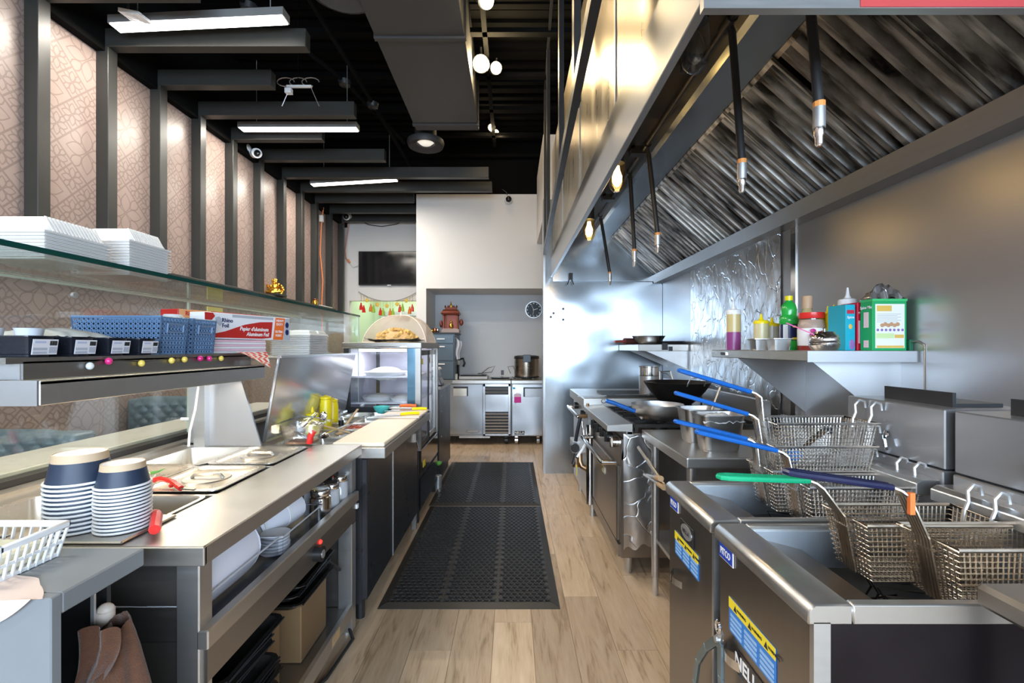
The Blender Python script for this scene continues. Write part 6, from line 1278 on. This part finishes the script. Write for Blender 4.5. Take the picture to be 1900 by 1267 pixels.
for x in (.06,.36): part('caster', MB().cyl((x-.02,fy+.1,.05),(x+.02,fy+.1,.05),.05,14).box(x-.02,fy+.07,.05,x+.02,fy+.13,.12), CHROME, F2)
t = T('pink_tag', 'magenta card hanging in a wire holder on the single fridge door', 'card', (.07,6.32,.66)); part('card', MB().box(.03,6.322,.58,.125,6.327,.66), mat('magenta_card',(.60,.02,.28),.45), t, bevel=.001); part('wire_holder', MB().box(.03,6.324,.66,.125,6.327,.70).tube([(.045,6.32,.69),(.06,6.318,.71),(.095,6.318,.71),(.11,6.32,.69)],.004,5), mat('pale_pink',(.70,.50,.60),.4), t); part('chain', MB().tube([(.04,6.325,.58),(.05,6.325,.545),(.065,6.325,.58)],.002,4), STEEL, t)
# rice cooker
c = Vector((.21,6.68,.886)); t = T('rice_cooker', 'big steel drum rice cooker with a black lid band on the single fridge', 'rice cooker', tuple(c))
part('drum', MB().lathe([(0,.03),(.175,.03),(.178,.05),(.178,.30),(.0,.30)],c,32), mat('bronze_drum',(.42,.36,.29),.25,1,.05,4,.05,(1,1,8)), t, smooth=True); part('lid_band', MB().lathe([(.181,.285),(.183,.30),(.176,.325),(.12,.335),(.0,.337)],c,32), BLACKP, t, smooth=True)
part('base_ring', MB().lathe([(.17,.015),(.179,.02),(.179,.038),(.17,.04)],c,28), BLACKP, t, smooth=True); part('latch', MB().box(c.x-.055,c.y-.20,c.z+.24,c.x+.055,c.y-.168,c.z+.345), mat('latch_blue_black',(.05,.07,.10),.3), t, bevel=.006)
for a in (.8,2.3,4,5.5): part('foot', MB().cyl(c+Vector((.13*math.cos(a),.13*math.sin(a),0)),c+Vector((.13*math.cos(a),.13*math.sin(a),.03)),.02,8), STEEL, t)
# induction plate, cables, small tray, kettle, white block
t = T('induction_plate', 'flat black and grey induction plate on the wide fridge', 'hob', (-.52,6.6,.886)); part('plate_body', MB().box(-.74,6.46,.89,-.34,6.78,.93), mat('plate_grey',(.40,.41,.42),.4), t, bevel=.006); part('glass_top', MB().box(-.72,6.47,.931,-.36,6.77,.948), BLACKG, t, bevel=.004)
for k, (pts, lab) in enumerate(([[(-.5,6.8,.95),(-.3,6.85,.97),(-.25,6.83,1.06),(-.35,6.85,1.03),(-.45,6.8,.95)],'looped black flex behind the induction plate'],[[(-.02,6.8,.95),(-.06,6.8,1.05),(.02,6.8,1.06),(.06,6.75,.92)],'black flex with a plug arching beside the rice cooker'],[[(-.1,6.5,.895),(-.02,6.45,.89),(.05,6.5,.90),(.0,6.55,.92)],'flat black flex lying in front of the rice cooker'])):
    t = T('power_flex', lab, 'cable', pts[0]); part('wire', MB().tube(pts,.005,6), BLACKM, t, smooth=True)
    if k == 1: part('plug', MB().box(-.16,6.78,.93,-.12,6.82,1.0), BLACKM, t)
solo('steel_platter', MB().lathe([(0,0),(.12,0),(.15,.02),(.155,.022),(0,.03)],(-.17,6.7,.886),24), mat('pale_steel',(.65,.68,.72),.25,1), 'flat pale steel platter on the fridge beside the induction plate', 'lid', smooth=True)
c = Vector((-.83,6.70,.886)); t = T('coffee_flask', 'black and steel pump flask on the wide fridge', 'flask', tuple(c)); part('flask_body', MB().lathe([(0,0),(.07,0),(.07,.20),(0,.20)],c,20), BLACKG, t, smooth=True); part('steel_band', MB().lathe([(.071,.20),(.071,.28),(.05,.30),(0,.30)],c,20), CHROME, t, smooth=True); part('pump_handle', MB().tube([c+Vector((.05,-.02,.27)),c+Vector((.13,-.03,.29)),c+Vector((.15,-.03,.22)),c+Vector((.13,-.03,.17))],.016,8), BLACKP, t, smooth=True)
solo('white_block', MB().box(-.83,6.45,.887,-.76,6.51,.965).box(-.825,6.448,.90,-.765,6.45,.925), mat('cream_plastic',(.75,.70,.60),.4), 'small cream wall timer box standing on the wide fridge', 'box', bevel=.004)
# filing cabinet with shrine
FCM = mat('slate_cabinet', (.10,.13,.155), .35, .5, .1, 5)
FC_ = T('filing_cabinet', 'slate filing cabinet of three drawers standing in the alcove corner', 'cabinet', (-1.0,6.7,.888)); kx0, kx1, ky = -1.145, -.735, 6.0
ky = 6.36
kx0, kx1 = -1.168, -.79; kh = 1.52
part('body', MB().box(kx0,6.39,.888,kx1,7.0,kh), FCM, FC_, bevel=.003)
for z in (kh-.01,): part('top_plate', MB().box(kx0-.0,6.37,kh,kx1+.02,7.02,kh+.02), BLACKM, FC_, bevel=.003)
zz = [kh-.13, kh-.37, kh-.62]; hh = [.12,.235,.245]
for z, h in zip(zz, hh): q = part('drawer', MB().box(kx0+.012,6.375,z,kx1-.012,6.39,z+h-.008), FCM, FC_, bevel=.004); part('drawer_handle', MB().bar((-1.03,6.362,z+h-.04 if h > .2 else z+h*.5),(-.92,6.362,z+h-.04 if h > .2 else z+h*.5),.02,.016), WHITEP, q, bevel=.002)
MAR = mat('copper_red_shrine', (.20,.05,.03), .35, .5, .25, 30)
c = Vector((-.87,6.62,kh+.02)); t = T('home_shrine', 'small copper red temple shrine on the filing cabinet', 'shrine', tuple(c))
part('plinth', MB().box(c.x-.125,c.y-.09,c.z,c.x+.125,c.y+.09,c.z+.045).box(c.x-.11,c.y-.08,c.z+.045,c.x+.11,c.y+.08,c.z+.06), mat('shrine_plinth',(.36,.27,.24),.4), t, bevel=.003)
for sx in (-1,1):
    for sy in (-1,1): part('column', MB().lathe([(.016,0),(.012,.02),(.012,.18),(.02,.20)],(c.x+sx*.095,c.y+sy*.065,c.z+.06),8), MAR, t)
part('roof', MB().frus(c.x-.135,c.y-.10,c.x+.135,c.y+.10,c.z+.26,c.z+.28,.01).frus(c.x-.10,c.y-.07,c.x+.10,c.y+.07,c.z+.28,c.z+.33,-.03).frus(c.x-.08,c.y-.05,c.x+.08,c.y+.05,c.z+.33,c.z+.36,.005), MAR, t)
for x in (-.08,-.04,.04,.08): part('finial', MB().lathe([(.012,0),(.016,.015),(.006,.03),(0,.045)],(c.x+x,c.y,c.z+.36),8), MAR, t, smooth=True)
part('spire', MB().lathe([(.02,0),(.024,.03),(.01,.05),(.006,.08),(0,.10)],(c.x,c.y,c.z+.36),10), GOLD, t, smooth=True); part('back_panel', MB().box(c.x-.09,c.y+.05,c.z+.06,c.x+.09,c.y+.06,c.z+.26), MAR, t); part('idol', MB().ellip((c.x,c.y,c.z+.10),.03,.025,.04,10,6,.1).ellip((c.x,c.y,c.z+.155),.016,.016,.02,10,6), GOLD, t, smooth=True); part('side_wing', MB().ellip((c.x+.145,c.y,c.z+.15),.03,.02,.05,10,6,.1), MAR, t, smooth=True); part('side_wing', MB().ellip((c.x-.14,c.y,c.z+.13),.025,.02,.05,10,6,.1), MAR, t, smooth=True)
for k,(x,m_,lab) in enumerate(((-1.10,GOLD,'tiny brass bowl left of the shrine'),(-1.075,COPPER,'tiny copper pot just left of the shrine'),(-1.045,CHROME,'tiny steel cup at the shrine corner'))): solo('offering_cup', MB().lathe([(0,0),(.02,0),(.03,.02),(.024,.035 if k == 0 else .06),(0,.036 if k == 0 else .062)],(x,6.42+.05*k,kh+.02),14), m_, lab, 'cup', smooth=True)
t = T('hanging_cloth', 'white cloth hanging from a hook on the side of the filing cabinet', 'cloth', (-.76,6.5,1.4)); part('cloth', MB().grid(lambda u,v: (-.785+.012+.07*u*(1-.4*v)+.01*math.sin(v*7), 6.42+.05*u+.01*math.sin(u*9), 1.47-.30*v-.05*math.sin(u*PI/2)*(1-v)), 10, 14), mat('white_cloth',(.66,.67,.72),.8), t, smooth=True); part('hook', MB().cyl((-.79,6.42,1.46),(-.77,6.42,1.47),.006,6), ALU, t)
# wall clock
c = at(990,575,7.085); t = T('wall_clock', 'round slate grey wall clock with white marks in the alcove', 'clock', tuple(c)); R0 = .128
part('case', MB().cyl(c, c+Vector((0,-.03,0)), R0, 36), ALU, t, smooth=True); part('face', MB().cyl(c+Vector((0,-.03,0)), c+Vector((0,-.033,0)), R0*.9, 36), mat('slate_face',(.055,.075,.095),.5), t)
for k in range(12): a = k*PI/6; part('hour_mark', MB().bar(c+Vector((R0*.70*math.sin(a),-.0345,R0*.70*math.cos(a))),c+Vector((R0*.82*math.sin(a),-.0345,R0*.82*math.cos(a))),.014 if k%3 else .022,.002,up=(0,1,0)), WHT, t)
for a, l, w in ((-.42,.78,.006),(1.28,.5,.009),(3.3,.65,.005)): part('hand', MB().bar(c+Vector((-.1*R0*math.sin(a),-.037,-.1*R0*math.cos(a))),c+Vector((R0*l*math.sin(a),-.037,R0*l*math.cos(a))),w,.002,up=(0,1,0)), WHT, t)
solo('light_switch', MB().box(.395,7.075,1.80,.43,7.088,1.90), WHITEP, 'white light switch beside the wall clock', 'switch', bevel=.002)

# ------------------------------------------------------------------ television, garland, cameras, cords
t = T('television', 'flat black television on the white wall above the doorway', 'television', (-1.95,7.47,2.6))
a, b_ = at(665,466,7.44), at(785,529,7.44); part('bezel', MB().box(a.x,7.44,b_.z,b_.x+.05,7.49,a.z), BLACKP, t, bevel=.006); part('screen', MB().box(a.x+.012,7.436,b_.z+.02,b_.x+.04,7.44,a.z-.012), BLACKG, t); part('wall_mount', MB().box(-2.2,7.47,2.4,-1.8,7.5,2.7), ALU, t); part('foot_sensor', MB().box(-2.0,7.437,b_.z-.006,-1.94,7.45,b_.z+.004), ALU, t)
G_ = T('door_garland', 'string garland of red, yellow and green tassels above the doorway', 'garland', tuple(at(715,560,7.46)))
gp = [at(665+110*i/16, 541+18*(1-(2*i/16-1)**2)*1.0, 7.47) for i in range(17)]
part('string', MB().tube(gp,.006,5), mat('grey_string',(.30,.30,.28),.8), G_)
TC = [REDP, mat('tassel_orange',(.75,.22,.04),.7), mat('tassel_green',(.35,.55,.06),.7), mat('tassel_yellow',(.80,.55,.10),.7)]
xs = [(670,0,24),(675,0,26),(681,3,10),(688,1,18),(693,2,18),(700,3,12),(706,0,20),(711,2,20),(718,3,12),(724,1,20),(729,2,20),(737,3,10),(742,0,16),(747,2,16),(754,3,8),(760,1,26),(765,0,24)]
for i, (px, cc, l) in enumerate(xs):
    yt = 541+18*(1-(2*(px-665)/110-1)**2); q = at(px, yt, 7.47); dz = l*7.47/F
    part('tassel_cord', MB().cyl(q, q-Vector((0,0,dz*.6)), .003, 4), TC[3], G_)
    if cc == 3: part('flower', MB().ellip(q-Vector((0,0,dz*.7)),.032,.012,.032,10,6,.15), TC[3], G_, smooth=True)
    else: part('tassel', MB().lathe([(.03,0),(.024,.06),(.010,.10),(.012,.115),(0,.12)],q-Vector((0,0,dz+.06)),8), TC[cc], G_, smooth=True)
def dome(p, lab, s=1):
    t = T('security_camera', lab, 'camera', tuple(p)); p = Vector(p)
    part('mount', MB().cyl(p+Vector((0,.09*s,.03*s)), p+Vector((0,.05*s,.03*s)), .05*s, 16), WHITEP, t, smooth=True); part('camera_body', MB().ellip(p, .055*s,.06*s,.055*s,16,10), WHITEP, t, smooth=True); part('lens', MB().ellip(p+Vector((.005*s,-.035*s,-.008*s)), .042*s,.035*s,.042*s,14,8), BLACKG, t, smooth=True); part('cable', MB().tube([p+Vector((0,.05*s,.05*s)),p+Vector((-.03*s,.06*s,.12*s)),p+Vector((-.08*s,.07*s,.16*s))],.006,5), BLACKM, t)
dome(at(643,402,7.16), 'white camera in the far left corner above the pink cord'); dome(at(943,370,6.28), 'black faced camera at the top of the white block wall')
p = Vector((-2.60,4.78,CH+(HY-283)*4.78/F)); p = at(470,283,4.72); t = T('bullet_camera', 'white twin headed camera fixed under the black rail on the left wall', 'camera', tuple(p))
part('mount', MB().lathe([(0,0),(.05,0),(.05,.03),(0,.03)],p+Vector((-.05,.03,.0)),14), WHITEP, t, smooth=True); part('arm', MB().tube([p+Vector((-.05,0,.01)),p+Vector((.0,-.02,-.01)),p+Vector((.04,-.02,-.02))],.018,8), WHITEP, t, smooth=True); part('camera_head', MB().ellip(p+Vector((-.055,-.03,.035)),.045,.05,.045,14,8).tube([p+Vector((.0,.02,.0)),p+Vector((.075,-.07,-.035))],.048,14), WHITEP, t, smooth=True); part('lens', MB().ellip(p+Vector((.078,-.075,-.037)),.034,.02,.034,12,7), BLACKG, t, smooth=True); part('bracket', MB().box(p.x-.14,p.y,p.z-.01,p.x-.05,p.y+.03,p.z+.02), WHITEP, t)
ORCD = mat('orange_cord',(.72,.22,.08),.5); PKCD = mat('pink_cord',(.62,.28,.22),.5)
t = T('extension_cord', 'orange extension cord hanging down between the last battens', 'cord', tuple(at(597,470,6.55))); Yc = 6.55; part('wire', MB().tube([at(600,385,Yc),at(596,420,Yc),at(594,470,Yc),at(599,520,Yc),at(597,560,Yc),at(598,640,Yc)],.009,6), ORCD, t, smooth=True); part('socket', MB().box(at(597,400,Yc).x-.025,Yc-.03,at(597,412,Yc).z,at(597,400,Yc).x+.025,Yc+.01,at(597,400,Yc).z), WHITEP, t)
t = T('extension_cord', 'reddish cord looping from the corner camera down to the television', 'cord', tuple(at(645,430,7.45))); part('wire', MB().tube([at(648,405,7.42),at(645,430,7.46),at(640,465,7.46),at(642,478,7.46),at(647,485,7.46)],.008,6), PKCD, t, smooth=True); part('plug', MB().tube([at(645,482,7.46),at(650,488,7.46)],.02,8,r2=.012), ORCD, t, smooth=True); part('white_lead', MB().tube([at(650,488,7.46),at(656,495,7.46),at(664,492,7.46)],.008,6), WHITEP, t, smooth=True)
t = T('sagging_wire', 'thin dark wire sagging across the top of the television wall', 'cable', tuple(at(700,415,7.46))); part('wire', MB().tube([at(662,405,7.46),at(684,417,7.46),at(708,420,7.46),at(735,416,7.46),at(760,404,7.46)],.006,5), BLACKM, t)

# ------------------------------------------------------------------ booth seats and table seen through the glass
BOOTH = mat('teal_vinyl', (.10,.135,.15), .35, 0, .1, 6)
def booth(y0, y1, x0, x1, zt, lab):
    t = T('booth_bench', lab, 'seat', ((x0+x1)/2,(y0+y1)/2,0), 'quilted booth seats')
    def fn(u, v):
        x = x0+u*(x1-x0); z = .42+v*(zt-.42); s = (x-x0)/.085+(z)/.085; d = (x-x0)/.085-(z)/.085
        q = .014*min(1,4*abs((s%1)-.5+.0)+.0)*min(1,4*abs((d%1)-.5)); e = min(1,min(u,1-u,1-v)*10)**.5
        return (x, y0-.01-q*e-.03*e+.03, z-.05*(abs(2*u-1)**6)*v)
    part('quilted_back', MB().grid(fn, 56, 60), BOOTH, t, smooth=True); part('back_shell', MB().box(x0,y0-.005,.02,x1,y1,zt-.02), BOOTH, t, bevel=.03, seg=3, smooth=True); part('seat_cushion', MB().box(x0,y0-.45,.30,x1,y0-.01,.46), BOOTH, t, bevel=.04, seg=3, smooth=True); part('seat_base', MB().box(x0+.03,y0-.42,0,x1-.03,y0-.02,.30), BLACKM, t)
booth(2.15,2.27,-2.70,-2.02,.95,'nearer teal quilted booth seat seen low through the glass'); booth(3.25,3.37,-2.70,-1.98,.99,'farther teal quilted booth seat behind the table')
t = T('booth_table', 'pale wood topped booth table between the teal seats', 'table', (-2.3,2.6,0)); part('tabletop', MB().box(-2.7,2.32,.70,-1.95,2.78,.735), WOODL, t, bevel=.004); part('pedestal', MB().cyl((-2.3,2.55,.02),(-2.3,2.55,.70),.04,12), BLACKM, t); part('foot_plate', MB().cyl((-2.3,2.55,0),(-2.3,2.55,.02),.22,20), BLACKM, t)
struct('wall_counter', MB().box(-1.70,.3,0,-1.625,3.5,.871), LAM, 'grey front wall of the serving counter below the glass')

# ------------------------------------------------------------------ rubber mats with real holes
RUB = mat('black_rubber', (.045,.042,.040), .42, 0, .25, 10)
def rubber(x0, y0, x1, y1, lab, skew=0):
    t = T('rubber_mat', lab, 'mat', ((x0+x1)/2,(y0+y1)/2,0)); b = .042; zt = .013
    W_, H_ = x1-x0-2*b, y1-y0-2*b; nx, ny = 24, 43; sw = .012; cx, cy = (W_-2*sw)/nx, H_/ny; XC = lambda i: x0+b+i*cx+sw*(i//8); m = MB(); K = 8
    cor = [((a+.5)*2*PI/K) for a in range(K)]
    for j in range(ny):
        for i in range(nx):
            if j % 2 and i % 8 == 7: continue
            ox, oy = XC(i)+(.5 if j % 2 == 0 else 1)*cx, y0+b+(j+.5)*cy; base = len(m.v); rx, ry = cx*.41, cy*.41
            sq = []
            for a in cor:
                c_, s_ = math.cos(a), math.sin(a); q = 1/max(abs(c_),abs(s_)); sq.append((ox+cx/2*c_*q, oy+cy/2*s_*q))
            m.v += [(x,y,zt) for x,y in sq]+[(ox+rx*math.cos(a),oy+ry*math.sin(a),zt) for a in cor]+[(ox+rx*math.cos(a),oy+ry*math.sin(a),.001) for a in cor]
            for k in range(K):
                l = (k+1)%K; m.f += [(base+k,base+l,base+K+l,base+K+k),(base+K+k,base+K+l,base+2*K+l,base+2*K+k)]
        if j % 2:
            for i in range(3): m.box(XC(i*8),y0+b+j*cy,.001,XC(i*8)+cx/2,y0+b+(j+1)*cy,zt).box(XC(i*8+7)+cx/2,y0+b+j*cy,.001,XC(i*8+7)+cx,y0+b+(j+1)*cy,zt)
    part('perforated_field', m, RUB, t, kind='stuff')
    part('backing', MB().box(x0+b,y0+b,.0004,x1-b,y1-b,.0015), BLACKM, t)
    for i in (8,16): part('seam_strip', MB().box(XC(i)-sw,y0+b,.001,XC(i),y1-b,zt+.001), mat('worn_rubber',(.06,.055,.05),.6) if 'worn_rubber' not in MATS else MATS['worn_rubber'], t)
    e = .0
    for P4 in (((x0,y0),(x1,y0),(x1-b,y0+b),(x0+b,y0+b)),((x1,y0),(x1,y1),(x1-b,y1-b),(x1-b,y0+b)),((x1,y1),(x0,y1),(x0+b,y1-b),(x1-b,y1-b)),((x0,y1),(x0,y0),(x0+b,y0+b),(x0+b,y1-b))):
        zs = (.003,.003,zt+.001,zt+.001); part('bevelled_edge', MB().hexa([(p[0],p[1],.0003) for p in P4]+[(p[0],p[1],z) for p,z in zip(P4,zs)]), RUB, t)
rubber(-.685,2.36,.245,3.885,'nearer black rubber mat with round drain holes'); rubber(-.70,3.90,.245,5.38,'farther black rubber mat with round drain holes')
